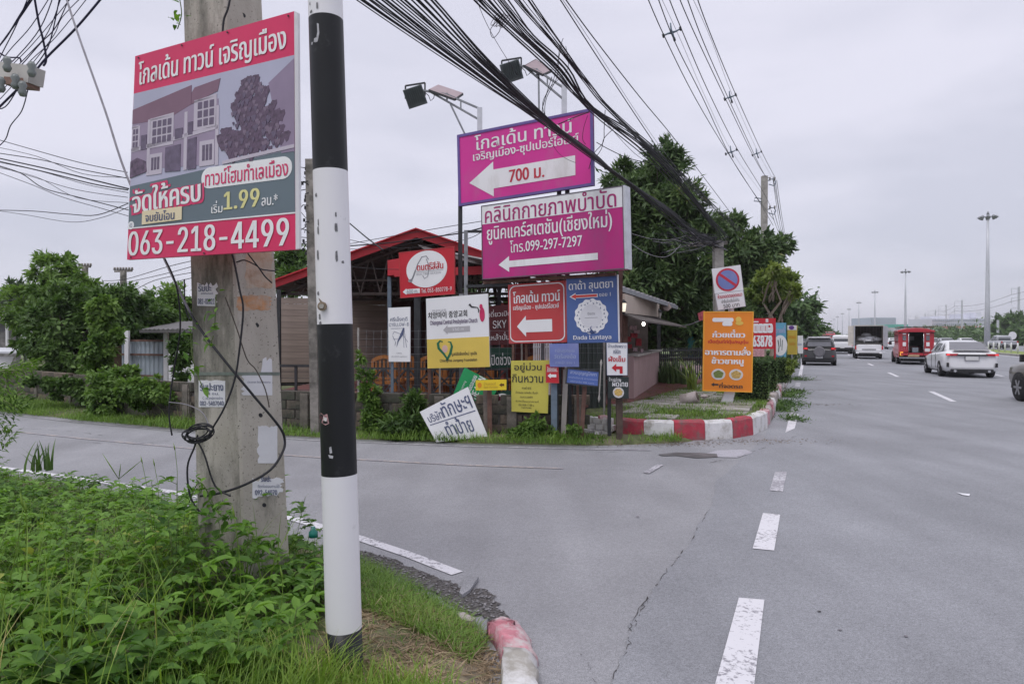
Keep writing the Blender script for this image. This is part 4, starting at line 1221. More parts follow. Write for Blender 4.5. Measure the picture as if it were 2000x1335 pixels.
B.patch('white_top', B.rect(0.0, .84, 1, 1), PWHITE, T); B.patch('purple_emblem', ell(.45, .92, .3, .07, 16), M('print_purple', (.13, .05, .28), .5, .1, 3), T, .006); B.text('อาหารเหนือ', (.1, .55, .9, .68), M('ink_orange', (.7, .25, .02)), T); B.text('ขนมจีน', (.2, .32, .8, .44), M('ink_orange', (.7, .25, .02)), T)
posts(T, [(1547, 690)], 26.1, STEEL, .06, zb=KZ)
B, T = sign('sign_board', 'small white board last in the row before the parked dark car', 'sign', (1558, 655), (1567, 655), (1567, 690), (1558, 690), 33, 32.7, PWHITE, .04)
B.text('ซ่อมรถ', (.1, .45, .9, .6), BLUE, T); posts(T, [(1562, 690)], 33.1, STEEL, .06, zb=KZ)

# chalk boards hung on the shelter behind
B, T = sign('chalkboard', 'dark maroon board with white handwriting hung behind the white and yellow board', 'sign', (950, 598), (1000, 594), (1000, 672), (950, 674), 12.6, 12.6, M('board_maroon', (.10, .025, .03), .7, .2, 4), .02)
B.text('เดี่ยวเปิด', (.1, .72, .95, .90), PWHITE, T); B.text('SKY', (.25, .42, .78, .62), PWHITE, T); B.text('เหล้าปั่น', (.12, .12, .9, .32), PWHITE, T)
posts(T, [(975, 598)], 12.7, STEEL_D, .05)
B, T = sign('chalkboard', 'black board with white chalk handwriting below the maroon one', 'sign', (950, 680), (1000, 678), (1000, 718), (950, 719), 12.5, 12.5, GREEN_D, .02)
B.text('เปิดช่วง', (.12, .15, .95, .75), PWHITE, T)
posts(T, [(968, 680)], 12.6, STEEL_D, .05)

# ================================================================== NEAR POLES AND POSTER
BLACKP = M('pole_black', (0.012, 0.013, 0.015), 0.42, 0.2, 3, 0.05, spec=.3, dirt=(0.05, 0.05, 0.055), dirt_at=0.68, dirt_scale=9)
WHITEP = M('pole_white', (0.74, 0.73, 0.76), 0.42, 0.03, 2, 0.03, dirt=(0.42, 0.41, 0.42), dirt_at=0.74, dirt_scale=12)
D0 = 3.1
def spx(y): return 635.5 + y * .0295
t = thing('striped_pole', 'black and white banded round steel pole rising from the roadside grass', 'pole', P(spx(1330), 1340, D0))
ys = [-700, -250, 40, 335, 633, 925, 1225, 1420]
for i, (a, b) in enumerate(zip(ys, ys[1:])):
    r = lambda y: (32.0 + y * .0015 + .8) / F * D0
    p, q = P(spx(a), a, D0), P(spx(b), b, D0)
    mb = MB(); mb.tube([p, q], [r(a), r(b)], 48, caps=(i in (0, 6))); mb.build('painted_band', BLACKP if i % 2 == 0 else WHITEP, t, recalc=False)
mb = MB(); c = P(630, 598, D0 - .078); mb.tube([c, c + Vector((0, -.012, 0))], .02, 14); mb.build('bolt', M('rust_bolt', (.22, .17, .12), .7, .4, 60, .3), t)
mb = MB(); mb.tube([c + Vector((0, -.012, 0)), c + Vector((0, -.02, 0))], .011, 6); mb.build('nut', M('nut_grey', (.35, .33, .30), .6, .2, 30), t)


def wrap(t, name, pix, m, rr_=.0008):
    # a scrap lying on the round surface of the pole
    mb = MB(); vs = []
    for x, y in pix:
        cx = spx(y); r0 = (32.8 + y * .0015) / F * D0; dx = (x - cx) / F * D0; dx = max(-r0 * .97, min(r0 * .97, dx))
        c_ = P(cx, y, D0); vs.append(Vector((c_.x + dx, D0 - math.sqrt(r0 * r0 - dx * dx) - rr_ - .0006, c_.z)))
    mb.add(vs, [tuple(range(len(vs)))]); return mb.build(name, m, t, recalc=False)


scuff = M('scuff_grey', (.16, .16, .17), .7, .4, 60)
for x, y, l, w_ in ((628, 455, 14, 2), (664, 450, 16, 2.5), (627, 502, 18, 3), (665, 505, 20, 3), (624, 387, 6, 4), (629, 440, 12, 2), (663, 425, 8, 1.5), (628, 575, 6, 4), (630, 620, 10, 3), (632, 632, 5, 4), (675, 515, 4, 3), (612, 20, 5, 2), (614, 36, 4, 4), (628, 28, 12, 1.5)):
    for k in range(2):
        x_ = x + R.uniform(-1, 1) + k; wrap(t, 'paint_scuff', [(x_ - w_ / 2, y - l / 2), (x_ + w_ * .3, y - l / 2 - 2), (x_ + w_ * .7, y + l * .3), (x_ + w_ * .1, y + l / 2), (x_ - w_ * .5, y + l * .2)], scuff, .0008 + k * .0005)
pale = M('scuff_pale', (.42, .42, .45), .7, .3, 60)
for pix in ([(628, 60), (632, 62), (633, 80), (630, 94), (625, 97), (627, 88), (629, 76)], [(622, 88), (630, 86), (629, 96), (621, 95)], [(616, 93), (619, 94), (618, 99), (615, 98)], [(652, 868), (656, 866), (658, 878), (653, 880)], [(650, 882), (660, 884), (659, 889), (652, 888)]):
    wrap(t, 'paint_chip', pix, pale)
wrap(t, 'bolt_stain', [(621, 590), (630, 583), (640, 592), (638, 606), (626, 609), (620, 601)], M('stain_brown', (.20, .16, .12), .8, .3, 60))
wrap(t, 'sticker_scrap', [(626, 806), (633, 803), (640, 807), (648, 804), (652, 822), (644, 826), (635, 822), (624, 824)], M('sticker_pink', (.42, .24, .25), .7, .6, 90, .3), .0012)
wrap(t, 'sticker_scrap', [(628, 808), (636, 810), (634, 816), (627, 815)], M('sticker_maroon', (.10, .03, .04), .7, .6, 90), .0022)
wrap(t, 'sticker_scrap', [(640, 810), (648, 812), (646, 819), (639, 817)], M('sticker_pale', (.62, .58, .58), .7, .3, 90), .0022)

# concrete pole, two faces showing
def cl_(y): return 358.5 + y * .0275
def cm_(y): return 439 + y * .034
def cr_(y): return 510.5 + y * .0495
DA, DB = 4.02, 4.2
m, nt, b = new_mat('pole_concrete')
N, L = nt.nodes, nt.links
tcn = N.new('ShaderNodeTexCoord'); mpn = N.new('ShaderNodeMapping'); mpn.inputs['Scale'].default_value = (1, 1, .35); L.new(tcn.outputs['Object'], mpn.inputs[0])
def nzn(sc, det=6, vec=None, ro=.6):
    n = N.new('ShaderNodeTexNoise'); n.inputs['Scale'].default_value = sc; n.inputs['Detail'].default_value = det; n.inputs['Roughness'].default_value = ro; L.new(vec or mpn.outputs[0], n.inputs[0]); return n.outputs[0]
r = N.new('ShaderNodeValToRGB'); r.color_ramp.elements[0].position = .25; r.color_ramp.elements[0].color = (.31, .285, .25, 1); r.color_ramp.elements[1].position = .75; r.color_ramp.elements[1].color = (.52, .485, .44, 1)
L.new(nzn(5), r.inputs[0])
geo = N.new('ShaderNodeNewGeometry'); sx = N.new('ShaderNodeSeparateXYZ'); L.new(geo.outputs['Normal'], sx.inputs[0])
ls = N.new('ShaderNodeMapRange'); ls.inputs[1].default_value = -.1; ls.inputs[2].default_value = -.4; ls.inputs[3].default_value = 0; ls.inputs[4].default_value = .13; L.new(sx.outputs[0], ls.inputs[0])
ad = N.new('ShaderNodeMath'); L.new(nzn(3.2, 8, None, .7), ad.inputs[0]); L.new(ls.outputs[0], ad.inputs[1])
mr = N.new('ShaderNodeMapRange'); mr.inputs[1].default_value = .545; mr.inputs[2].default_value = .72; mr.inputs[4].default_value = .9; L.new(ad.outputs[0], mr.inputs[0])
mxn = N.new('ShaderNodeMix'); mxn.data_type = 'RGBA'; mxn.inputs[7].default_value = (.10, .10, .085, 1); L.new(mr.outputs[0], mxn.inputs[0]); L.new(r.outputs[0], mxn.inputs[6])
sp = N.new('ShaderNodeMapRange'); sp.inputs[1].default_value = .62; sp.inputs[2].default_value = .68; L.new(nzn(70, 3, tcn.outputs['Object']), sp.inputs[0])
mx3 = N.new('ShaderNodeMix'); mx3.data_type = 'RGBA'; mx3.inputs[7].default_value = (.13, .125, .11, 1); L.new(sp.outputs[0], mx3.inputs[0]); L.new(mxn.outputs[2], mx3.inputs[6])
L.new(mx3.outputs[2], b.inputs['Base Color']); b.inputs['Roughness'].default_value = .92; b.inputs['Specular IOR Level'].default_value = .2
bn = N.new('ShaderNodeBump'); bn.inputs['Strength'].default_value = .5; bn.inputs['Distance'].default_value = .006; L.new(nzn(45, 6, tcn.outputs['Object']), bn.inputs['Height']); L.new(bn.outputs[0], b.inputs['Normal'])
PCON = m
t = thing('concrete_pole', 'thick weathered concrete utility pole with torn stickers behind the crimson poster', 'utility pole', P(470, 1150, 4.2))
rings = []
for y in [-1400 + 100 * k for k in range(27)]:
    a, b_, c = P(cl_(y), y, DB), P(cm_(y), y, DA), P(cr_(y), y, DB)
    e = (c - b_).normalized() * .012; f_ = (a - b_).normalized() * .012
    rings.append([a, b_ + f_, b_ + e, c, c + (a - b_) , a + (c - b_)])
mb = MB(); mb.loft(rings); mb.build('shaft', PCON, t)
LB = Board((cl_(0), 0), (cm_(0), 0), (cm_(1100), 1100), (cl_(1100), 1100), DB, DA, False)
RB = Board((cm_(0), 0), (cr_(0), 0), (cr_(1100), 1100), (cm_(1100), 1100), DA, DB, False)
def luv(x, y, b_=0):
    if b_ == 0: return ((x - cl_(y)) / (cm_(y) - cl_(y)), 1 - y / 1100)
    return ((x - cm_(y)) / (cr_(y) - cm_(y)), 1 - y / 1100)
def ragged(x0, y0, x1, y1, edges='tb', amp=5, slope=0):
    pts = []; n = 10
    for k in range(n + 1):
        x = x0 + (x1 - x0) * k / n; pts.append((x, y0 + slope * k / n + (R.uniform(-amp, amp) if 't' in edges else 0)))
    for k in range(1, n): pts.append((x1 + (R.uniform(-amp, amp) if 'r' in edges else 0), y0 + slope + (y1 - y0) * k / n))
    for k in range(n, -1, -1):
        x = x0 + (x1 - x0) * k / n; pts.append((x, y1 + slope * k / n + (R.uniform(-amp, amp) if 'b' in edges else 0)))
    for k in range(n - 1, 0, -1): pts.append((x0 + (R.uniform(-amp, amp) if 'l' in edges else 0), y0 + (y1 - y0) * k / n))
    return pts
def sticker(bd, k, pix, texts):
    mb = MB(); mb.prism([bd.at(*luv(x, y, k), .0025) for x, y in pix], bd.n * -.002); o = mb.build('sticker', PAPER, t)
    for s_, x0, y0, x1, y1, bo in texts:
        u0, v1 = luv(x0, y0, k); u1, v0 = luv(x1, y1, k); bd.text(s_, (u0, v0, u1, v1), INK_B, o, off=.0045, bold=bo)
sticker(LB, 0, ragged(386, 553, 424, 595, 'tr', 4, 1) , [('รับปะ', 389, 553, 415, 567, .03), ('สติกเกอร์', 394, 569, 418, 573, 0), ('081-02821', 388, 581, 421, 592, .02)])
sticker(LB, 0, ragged(389, 741, 441, 793, 't', 1), [('รับปะยาง', 392, 745, 438, 761, .03), ('24 ชม.', 402, 764, 430, 769, 0), ('C.วรวิทย์การช่าง', 397, 772, 437, 778, 0), ('082-5407040', 392, 781, 439, 790, .03)])
sticker(RB, 1, ragged(474, 730, 531, 770, 'l', 5), [('ประกาศ รับสมัครงาน', 482, 742, 527, 746, 0)])
sticker(RB, 1, [(512, 699), (519, 695), (520, 703), (526, 697), (530, 700), (531, 726), (508, 727), (511, 712)], [])
sticker(RB, 1, ragged(503, 832, 541, 903, 'tl', 3), [])
sticker(RB, 1, ragged(492, 936, 551, 969, 'trb', 5, -6), [('รับปะ', 508, 927, 528, 939, .03), ('ติดต่อสอบถามได้', 502, 944, 545, 951, 0), ('092-54070', 497, 955, 540, 965, .03)])
st = M('rust_stain', (.50, .26, .13), .9, .3, 14, .3, dirt=(.42, .36, .31), dirt_at=.50, dirt_scale=9)
mb = MB(); mb.prism([RB.at(*luv(x, y, 1), .0015) for x, y in ragged(463, 575, 528, 603, 'tbrl', 3)], RB.n * -.001); mb.build('paint_stain', st, t)
mb = MB(); mb.prism([RB.at(*luv(x, y, 1), .0015) for x, y in ragged(478, 490, 532, 560, 'tbrl', 3)], RB.n * -.001); mb.build('paint_stain', M('rust_stain_pale', (.47, .33, .24), .9, .3, 14, .3, dirt=(.42, .38, .33), dirt_at=.48, dirt_scale=7), t)
for x, y in ((501, 633), (508, 809), (515, 985), (475, 30)):
    c = RB.at(*luv(x, y, 1), .001); e = (RB.br - RB.bl).normalized()
    mb = MB(); mb.add([c + (e * math.cos(a) + Vector((0, 0, 1)) * math.sin(a)) * .013 for a in [i * math.pi / 6 for i in range(12)]], [tuple(range(12))]); mb.build('bolt_hole', CABLE, t)
mb = MB()
for bd in (LB, RB):
    a_, b_ = (luv(cl_(728), 728), luv(cm_(728), 728)) if bd is LB else (luv(cm_(728), 728, 1), luv(cr_(728), 728, 1))
    mb.prism([bd.at(a_[0], a_[1] - .0025, .004), bd.at(b_[0], a_[1] - .0025, .004), bd.at(b_[0], a_[1] + .003, .004), bd.at(a_[0], a_[1] + .003, .004)], bd.n * -.004)
mb.build('strap', M('strap', (.17, .20, .18), .7, .2, 20), t)


def smooth(pts, n=6):
    pts = [Vector(p) for p in pts]; out = []
    for i in range(len(pts) - 1):
        p0, p1, p2, p3 = pts[max(0, i - 1)], pts[i], pts[i + 1], pts[min(len(pts) - 1, i + 2)]
        for k in range(n):
            u = k / n; out.append(.5 * ((2 * p1) + (-p0 + p2) * u + (2 * p0 - 5 * p1 + 4 * p2 - p3) * u * u + (-p0 + 3 * p1 - 3 * p2 + p3) * u ** 3))
    out.append(pts[-1]); return out


def cable(label, pix, D, r=.006, m=CABLE, group=None, name='cable', sm=5, n=6, cat='cable'):
    """D: one distance or one per point"""
    Ds = D if isinstance(D, (list, tuple)) else [D] * len(pix)
    mb = MB(); mb.tube(smooth([P(x, y, d) for (x, y), d in zip(pix, Ds)], sm), r, n)
    return mb.build(name, m, label=label, cat=cat, group=group)


D1 = 3.93
cable('thick black cable slanting across the concrete pole and looping back below the stickers', [(372, 612), (400, 655), (460, 730), (500, 778), (545, 832), (556, 858), (552, 882), (528, 917), (480, 945), (430, 962), (392, 968)], [4.12, 4.05, 3.96, 3.99, 4.07, 4.12, 4.09, 4.02, 3.98, 4.0, 4.1], .0075)
cable('black cable hanging down the middle of the concrete pole into the coil', [(450, 490), (456, 505), (468, 565), (475, 605), (468, 680), (458, 742), (438, 796), (416, 834)], [D1] * 8, .0058)
cable('black cable curling up from the leaves left of the pole foot', [(395, 1005), (372, 970), (366, 912), (380, 872), (386, 850)], [4.0, 4.0, 4.0, 4.0, 3.95], .0055)
cable('thin dark wire running down the pole foot from the coil', [(388, 865), (400, 890), (420, 948), (450, 968)], [3.96, 3.95, 3.97, 3.93], .005)
cable('short black cable end sticking out under the poster', [(484, 495), (505, 522), (518, 540), (531, 552)], [3.9, 3.9, 3.95, 4.0], .004)
cable('short black cable curving under the poster to the pole edge', [(462, 512), (478, 508), (500, 518), (512, 526), (538, 529)], [3.93, 3.88, 3.9, 3.95, 4.1], .004)
cable('frayed brown twine hanging down the face of the concrete pole', [(440, 580), (462, 640), (482, 700), (500, 722), (518, 760), (526, 795)], [3.95, 3.94, 3.97, 3.99, 4.0, 4.02], .0035, BARK, name='twine')
cable('black cable on the pole top running behind the poster', [(458, -60), (447, 10), (437, 40), (434, 80)], [3.95] * 4, .006)
cable('thin grey wire arcing from the left to the coil on the pole', [(330, 785), (365, 790), (395, 805), (408, 830)], [4.1, 4.05, 4.0, 3.98], .003, CABLE_G)
mb = MB(); pts = []
for k in range(90):
    a = k * .52; rx = 26 + 6 * math.sin(k * .31); ry = 13 + 5 * math.cos(k * .23); tl = -.25 + .2 * math.sin(k * .12)
    x = rx * math.cos(a); y = ry * math.sin(a)
    pts.append(P(387 + x * math.cos(tl) - y * math.sin(tl), 846 + x * math.sin(tl) + y * math.cos(tl), 3.97 + .03 * math.sin(a * .7) - .02))
mb.tube(smooth(pts, 2), .0042, 5); mb.build('cable_coil', CABLE, label='tangled coil of black cable tied to the left edge of the concrete pole', cat='cable')
cable('long grey guy wire slanting down from the top left behind the crimson poster', [(118, -40), (150, 60), (205, 215), (247, 342), (322, 508), (372, 612)], [5.2, 5.0, 4.75, 4.55, 4.3, 4.15], .008, CABLE_G)
mb = MB(); mb.tube(smooth([P(322, 505, 4.2), P(345, 560, 4.2), P(352, 640, 4.22), P(340, 720, 4.3), P(330, 800, 4.3), P(336, 850, 4.3)], 6), .005, 6); mb.build('cable', CABLE, label='black cable hanging loose to the left of the concrete pole', cat='cable')
mb = MB(); mb.tube(smooth([P(360, 545, 4.2), P(362, 600, 4.18), P(371, 625, 4.15)], 5), .004, 6); mb.build('cable', CABLE, label='short thin cable along the left edge of the concrete pole', cat='cable')

# poster
B, T = sign('poster_board', 'large crimson housing poster with townhouse picture on the concrete pole', 'poster', (264, 110), (575, 22), (578, 487), (248, 507), 4.03, 3.46, CRIM, .022)
T.location = T.location  # hangs on the pole
b0, b1 = .128, .152
B.patch('sky_print', B.rect(.002, .35, .998, .815), M('print_sky', (.42, .42, .55), .45, .08, 2), T, .0012)
B.patch('slate_band', [(.002, .155), (.998, .155), (.998, .42), (.002, .36)], SLATE, T, .002)
B.patch('phone_band_line', B.rect(.0, .150, 1, .156), PWHITE, T, .003)
BR_ = M('print_roof', (.20, .11, .16), .45, .08, 6); WALLP = M('print_wall', (.50, .45, .53), .45, .05, 5); MAUVE = M('print_mauve', (.30, .24, .34), .45, .08, 6); DKP = M('print_dark_mauve', (.13, .10, .16), .45, .3, 25); TREEP = M('print_tree', (.12, .08, .13), .5, .55, 30)
PINKP = M('print_red_outline', (.62, .04, .14), .45, .05, 3)
B.multi('house_wall_print', [[(.002, .44), (.57, .405), (.57, .70), (.002, .70)]], MAUVE, T, .0026)
B.multi('house_roof_print', [[(.002, .665), (.15, .66), (.28, .665), (.40, .70), (.40, .79), (.002, .735)], [(.402, .70), (.565, .735), (.58, .79), (.42, .775), (.402, .755)]], BR_, T, .0034)
pil = []
for u in (.115, .36, .555): pil += [[(u, .40), (u + .02, .40), (u + .02, .67), (u, .67)]]
pil += [[(.002, .525), (.57, .565), (.57, .582), (.002, .545)], [(.002, .64), (.05, .645), (.05, .655), (.002, .65)], [(.13, .66), (.29, .67), (.29, .68), (.13, .672)], [(.42, .70), (.56, .715), (.56, .725), (.42, .712)]]
for u0, u1, v0, v1 in ((.13, .29, .53, .67), (.42, .56, .575, .715), (.004, .06, .53, .65), (.13, .22, .40, .50), (.46, .55, .405, .52)): pil.append([(u0, v0), (u1, v0), (u1, v1), (u0, v1)])
B.multi('house_trim_print', pil, WALLP, T, .0042)
win = []
for u0, u1, v0, v1, nu, nv in ((.145, .28, .545, .66, 4, 3), (.44, .55, .585, .705, 3, 3), (.01, .05, .545, .64, 2, 3), (.145, .205, .415, .49, 3, 1), (.475, .54, .42, .51, 3, 1)):
    for i in range(nu):
        for j in range(nv):
            a = u0 + (u1 - u0) * (i + .12) / nu; b_ = u0 + (u1 - u0) * (i + .88) / nu; c = v0 + (v1 - v0) * (j + .1) / nv; d = v0 + (v1 - v0) * (j + .9) / nv; win.append([(a, c), (b_, c), (b_, d), (a, d)])
win += [[(.30, .55), (.35, .553), (.35, .60), (.30, .60)], [(.385, .56), (.415, .56), (.415, .62), (.385, .62)], [(.24, .405), (.34, .40), (.34, .525), (.24, .52)], [(.385, .40), (.44, .40), (.44, .545), (.385, .54)], [(.07, .53), (.11, .53), (.11, .60), (.07, .60)]]
for w_ in win: B.patch('house_window_print', w_, DKP, T, .005)
TREEP2 = M('print_tree_pale', (.19, .14, .20), .5, .4, 40)
for lay, (mt, n_, sz_, spx_) in enumerate(((TREEP, 90, .040, 1.0), (TREEP, 70, .026, 1.12), (TREEP2, 55, .015, .9), (DKP, 40, .016, .8))):
    for i in range(n_):
        v_ = R.uniform(0, 1); w_ = (.20 * (1 - v_) ** .75 + .02) * spx_ * min(1, .45 + v_ * 4); u_ = .765 + R.uniform(-w_, w_); k_ = sz_ * R.uniform(.4, 1)
        B.patch('tree_print', ell(min(u_, .985), .43 + .325 * v_, k_ * .8, k_, 9, R.uniform(0, 6), .28, 3), mt, T, .0042 + .0006 * lay + i * .0000035)
B.patch('tree_trunk_print', B.rect(.755, .395, .775, .48), TREEP, T, .005)
tp0 = [(.78 + .10 * (1 + R.uniform(-.25, .2)) * math.cos(2 * math.pi * i / 30), .68 + .085 * (1 + R.uniform(-.25, .2)) * math.sin(2 * math.pi * i / 30)) for i in range(30)]

B.patch('far_house_print', [(.86, .72), (.998, .80), (.998, .41), (.93, .41)], M('print_far_house', (.27, .21, .31), .5, .1, 6), T, .0034)
B.patch('hedge_print', [(.002, .40), (.12, .42), (.11, .47), (.05, .495), (.002, .48)], TREEP, T, .0055)
B.multi('lawn_print', [[(.60, .40), (.998, .425), (.998, .44), (.60, .415)]], WALLP, T, .0055)
B.text('โกลเด้น ทาวน์ เจริญเมือง', (.035, .828, .955, .965), PWHITE, T, off=.003, bold=.02)
B.patch('pill', rr(.475, .30, .985, .395, .045, .93), PWHITE, T, .0035)
B.text('ทาวน์โฮมทำเลเมือง', (.50, .312, .965, .388), PINKP, T, off=.005, bold=.015)
B.text('จัดให้ครบ', (.025, .225, .475, .365), PINKP, T, off=.0035, bold=.14, ang=.05)
B.text('จัดให้ครบ', (.03, .235, .47, .355), PWHITE, T, off=.0055, bold=.035, ang=.05)
B.patch('cream_tag', [(.10, .165), (.36, .17), (.36, .232), (.10, .230)], PCREAM, T, .0068)
B.text('จบยันโอน', (.125, .176, .315, .222), INK_B, T, off=.008, bold=.03)
B.text('เริ่ม', (.54, .185, .605, .24), PWHITE, T, off=.004, bold=.02); B.text('1.99', (.615, .195, .81, .275), GOLD, T, off=.004, bold=.05); B.text('ลบ.*', (.825, .195, .91, .24), PWHITE, T, off=.004, bold=.03)
B.patch('number_tag', ell(.022, .167, .02, .02, 20), PWHITE, T, .0035); B.text('43', (.013, .157, .031, .177), INK_B, T, off=.005)
B.text('063-218-4499', (.012, .018, .965, .136), PWHITE, T, off=.003, bold=.035)
mb = MB(); mb.prism([B.at(1.0, 0, .002), B.at(1.0, 1, .002), B.at(1.01, .995, -.01), B.at(1.01, .005, -.01)], B.n * -.015); mb.build('side_fold', WHITE, T)
for u, v in ((.03, .985), (.33, .987), (.62, .988), (.97, .985), (.03, .01), (.5, .008)):
    mb = MB(); c = B.at(u, v, .003); mb.tube([c, c + B.n * .004], .005, 8); mb.build('screw', STEEL_D, T)

# ================================================================== SHELTER AND BUILDINGS BEHIND THE SIGNS
ROOFM = M('roof_sheet', (0.10, 0.095, 0.095), .6, .2, 3, .1, dirt=(.10, .09, .09))
FASC = M('fascia_red', (0.50, 0.03, 0.045), .5, .1, 3)
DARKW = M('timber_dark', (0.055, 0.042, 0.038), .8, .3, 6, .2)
PLANK = [M('plank_a', (.30, .24, .205), .75, .15, 4, .2, stretch=(.3, 1, 4)), M('plank_b', (.27, .215, .185), .75, .15, 4, .2, stretch=(.3, 1, 4))]
ap = P(815, 463, 15); le = P(533, 563, 15); re_ = P(1010, 528, 15)
back = Vector((1.6, 9.5, 0))
t = thing('shelter', 'open restaurant shelter with red edged gable roof behind the signs', 'shelter', Vector((-2.1, 15, KZ)))
mb = MB()
for e in (le, re_):
    n = 26; top = []; bot = []
    for i in range(n + 1):
        q = e.lerp(ap, i / n); w = .018 * (1 if i % 2 else -1)
        top.append(q + Vector((0, 0, .03 + w)));
    vs = top + [p + back for p in top] + [p - Vector((0, 0, .02)) for p in top] + [p + back - Vector((0, 0, .02)) for p in top]
    k = n + 1
    mb.add(vs, [(i, i + 1, k + i + 1, k + i) for i in range(n)] + [(2 * k + i, 3 * k + i, 3 * k + i + 1, 2 * k + i + 1) for i in range(n)])
mb.build('roof', ROOFM, t, recalc=False)
mb = MB()
for e in (le, re_):
    a = e + Vector((0, -.12, -.02)); b = ap + Vector((0, -.12, -.02))
    mb.prism([a, b, b + Vector((0, 0, .19)), a + Vector((0, 0, .16))], (0, .05, 0))
    a2 = a + Vector((0, -.1, .14)); b2 = b + Vector((0, -.1, .17)); mb.prism([a2, b2, b2 + Vector((0, .45, .03)), a2 + Vector((0, .45, .03))], (0, 0, .025))
mb.build('fascia', FASC, t)
mb = MB(); mb.prism([P(757, 508, 14.7), P(782, 504, 14.7), P(782, 536, 14.7), P(757, 538, 14.7)], (0, .4, 0)); mb.build('fascia_block', FASC, t)
mb = MB(); mb.prism([P(770, 528, 14.6), P(1000, 516, 14.2), P(1000, 534, 14.2), P(770, 540, 14.6)], (0, .06, 0)); mb.build('lower_fascia', FASC, t)
mb = MB(); mb.prism([P(835, 492, 14.9), P(815, 477, 14.9), P(950, 515, 14.9), P(950, 520, 14.9)], (0, .02, 0)); mb.build('gable_infill', M('sheet_grey', (.24, .22, .22), .6, .2, 30, stretch=(6, 1, 1)), t)
for k in range(5):
    q = back * (k / 4.2 + .02); zc = 2.35
    a = le + q; b = re_ + q; c = ap + q
    A = Vector((a.x + .1, a.y, zc + .2)); Bq = Vector((b.x, b.y, zc + .2)); Cc = Vector((c.x, c.y, c.z - .08))
    mb = MB(); mb.bar(A, Bq, .06, .06); mb.bar(A, Cc, .06, .06); mb.bar(Cc, Bq, .06, .06); mb.bar(A + Vector((0, 0, .3)), Bq + Vector((0, 0, .3)), .04, .04)
    for i in range(1, 12):
        u = i / 12; p0 = A.lerp(Bq, u); p1 = A.lerp(Bq, (i + .5) / 12)
        zt = min(Cc.z, A.z + .3 + (Cc.z - A.z) * (u * 1.6 if u < .62 else (1 - u) * 2.6)); mb.bar(p0, Vector((p1.x, p1.y, zt - .05)), .03, .03); mb.bar(Vector((p1.x, p1.y, zt - .05)), A.lerp(Bq, (i + 1) / 12), .03, .03)
    mb.build('truss', DARKW, t)
mb = MB()
for u in (.15, .35, .55, .75, .95):
    for e in (le, re_): p = e.lerp(ap, u) - Vector((0, 0, .05)); mb.bar(p, p + back, .05, .05)
mb.build('purlin', DARKW, t)
for px, D, m in ((761, 14.9, STEEL_BL), (820, 18, STEEL_D), (975, 15, STEEL_D), (545, 16, STEEL_D), (700, 21, STEEL_D), (1062, 15, STEEL_BR)):
    a = P(px, 700, D); a.z = KZ; b = Vector((a.x, a.y, 2.9)); mb = MB(); mb.bar(a, b, .08, .08, up=(0, 1, 0)); mb.build('post', m, t)
# plank back wall
wl = thing('plank_wall', 'beige horizontal plank wall at the left end of the red roofed shelter', 'wall', P(640, 720, 19))
a0 = P(520, 700, 18.5); a1 = P(757, 700, 19.5)
for k in range(14):
    z = KZ + .05 + k * .165; mb = MB(); mb.bar(Vector((a0.x, a0.y, z + .08)), Vector((a1.x, a1.y, z + .08)), .05, .160); mb.build('plank', PLANK[k % 2], wl)
mb = MB(); mb.bar(Vector((a0.x, a0.y + .06, 1.35)), Vector((a1.x, a1.y + .06, 1.35)), .04, 2.2); mb.build('backing', DARKW, wl)
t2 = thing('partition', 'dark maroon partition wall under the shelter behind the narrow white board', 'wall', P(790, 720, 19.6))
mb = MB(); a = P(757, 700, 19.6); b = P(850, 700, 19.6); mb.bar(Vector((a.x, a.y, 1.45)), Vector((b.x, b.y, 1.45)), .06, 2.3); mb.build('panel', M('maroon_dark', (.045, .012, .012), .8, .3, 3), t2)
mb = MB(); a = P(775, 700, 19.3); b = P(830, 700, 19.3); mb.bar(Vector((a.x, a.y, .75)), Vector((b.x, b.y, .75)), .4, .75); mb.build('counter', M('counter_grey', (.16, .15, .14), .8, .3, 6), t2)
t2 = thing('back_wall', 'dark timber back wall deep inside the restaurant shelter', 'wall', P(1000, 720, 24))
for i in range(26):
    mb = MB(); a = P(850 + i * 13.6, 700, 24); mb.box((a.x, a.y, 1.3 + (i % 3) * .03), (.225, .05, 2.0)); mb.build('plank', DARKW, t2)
t2 = thing('white_lattice', 'small white slatted screen behind the dark posts of the shelter', 'screen', P(905, 720, 18))
for i in range(9):
    mb = MB(); a = P(872 + i * 7.2, 700, 18); mb.box((a.x, a.y, 1.28), (.045, .02, .55)); mb.build('slat', WHITE, t2)
mb = MB()
for z in (1.02, 1.28, 1.54): a, b = P(869, 700, 18), P(933, 700, 18); mb.bar(Vector((a.x, a.y + .02, z)), Vector((b.x, b.y + .02, z)), .02, .04)
mb.build('rail', WHITE, t2)
t2 = thing('slat_screen', 'white vertical slat screen between the red rounded board and blue board', 'screen', P(1060, 720, 13))
for i in range(9):
    mb = MB(); a = P(1043 + i * 4.2, 700, 13); mb.box((a.x, a.y, .9), (.028, .02, 1.15)); mb.build('slat', WHITE, t2)
mb = MB()
for z in (.4, 1.4): a, b = P(1041, 700, 13), P(1079, 700, 13); mb.bar(Vector((a.x, a.y + .02, z)), Vector((b.x, b.y + .02, z)), .02, .04)
mb.build('rail', WHITE, t2)
t2 = thing('metal_cabinet', 'dark grey-green ribbed metal shutter behind the blue boards', 'shutter', P(1155, 760, 12.6))
for i in range(12):
    mb = MB(); a = P(1122 + i * 5.3, 700, 12.6); mb.box((a.x, a.y, 1.0), (.046, .05 + (.03 if i % 2 else 0), 1.5)); mb.build('slat', M('shutter_green', (.035, .045, .042), .6, .2, 5), t2)
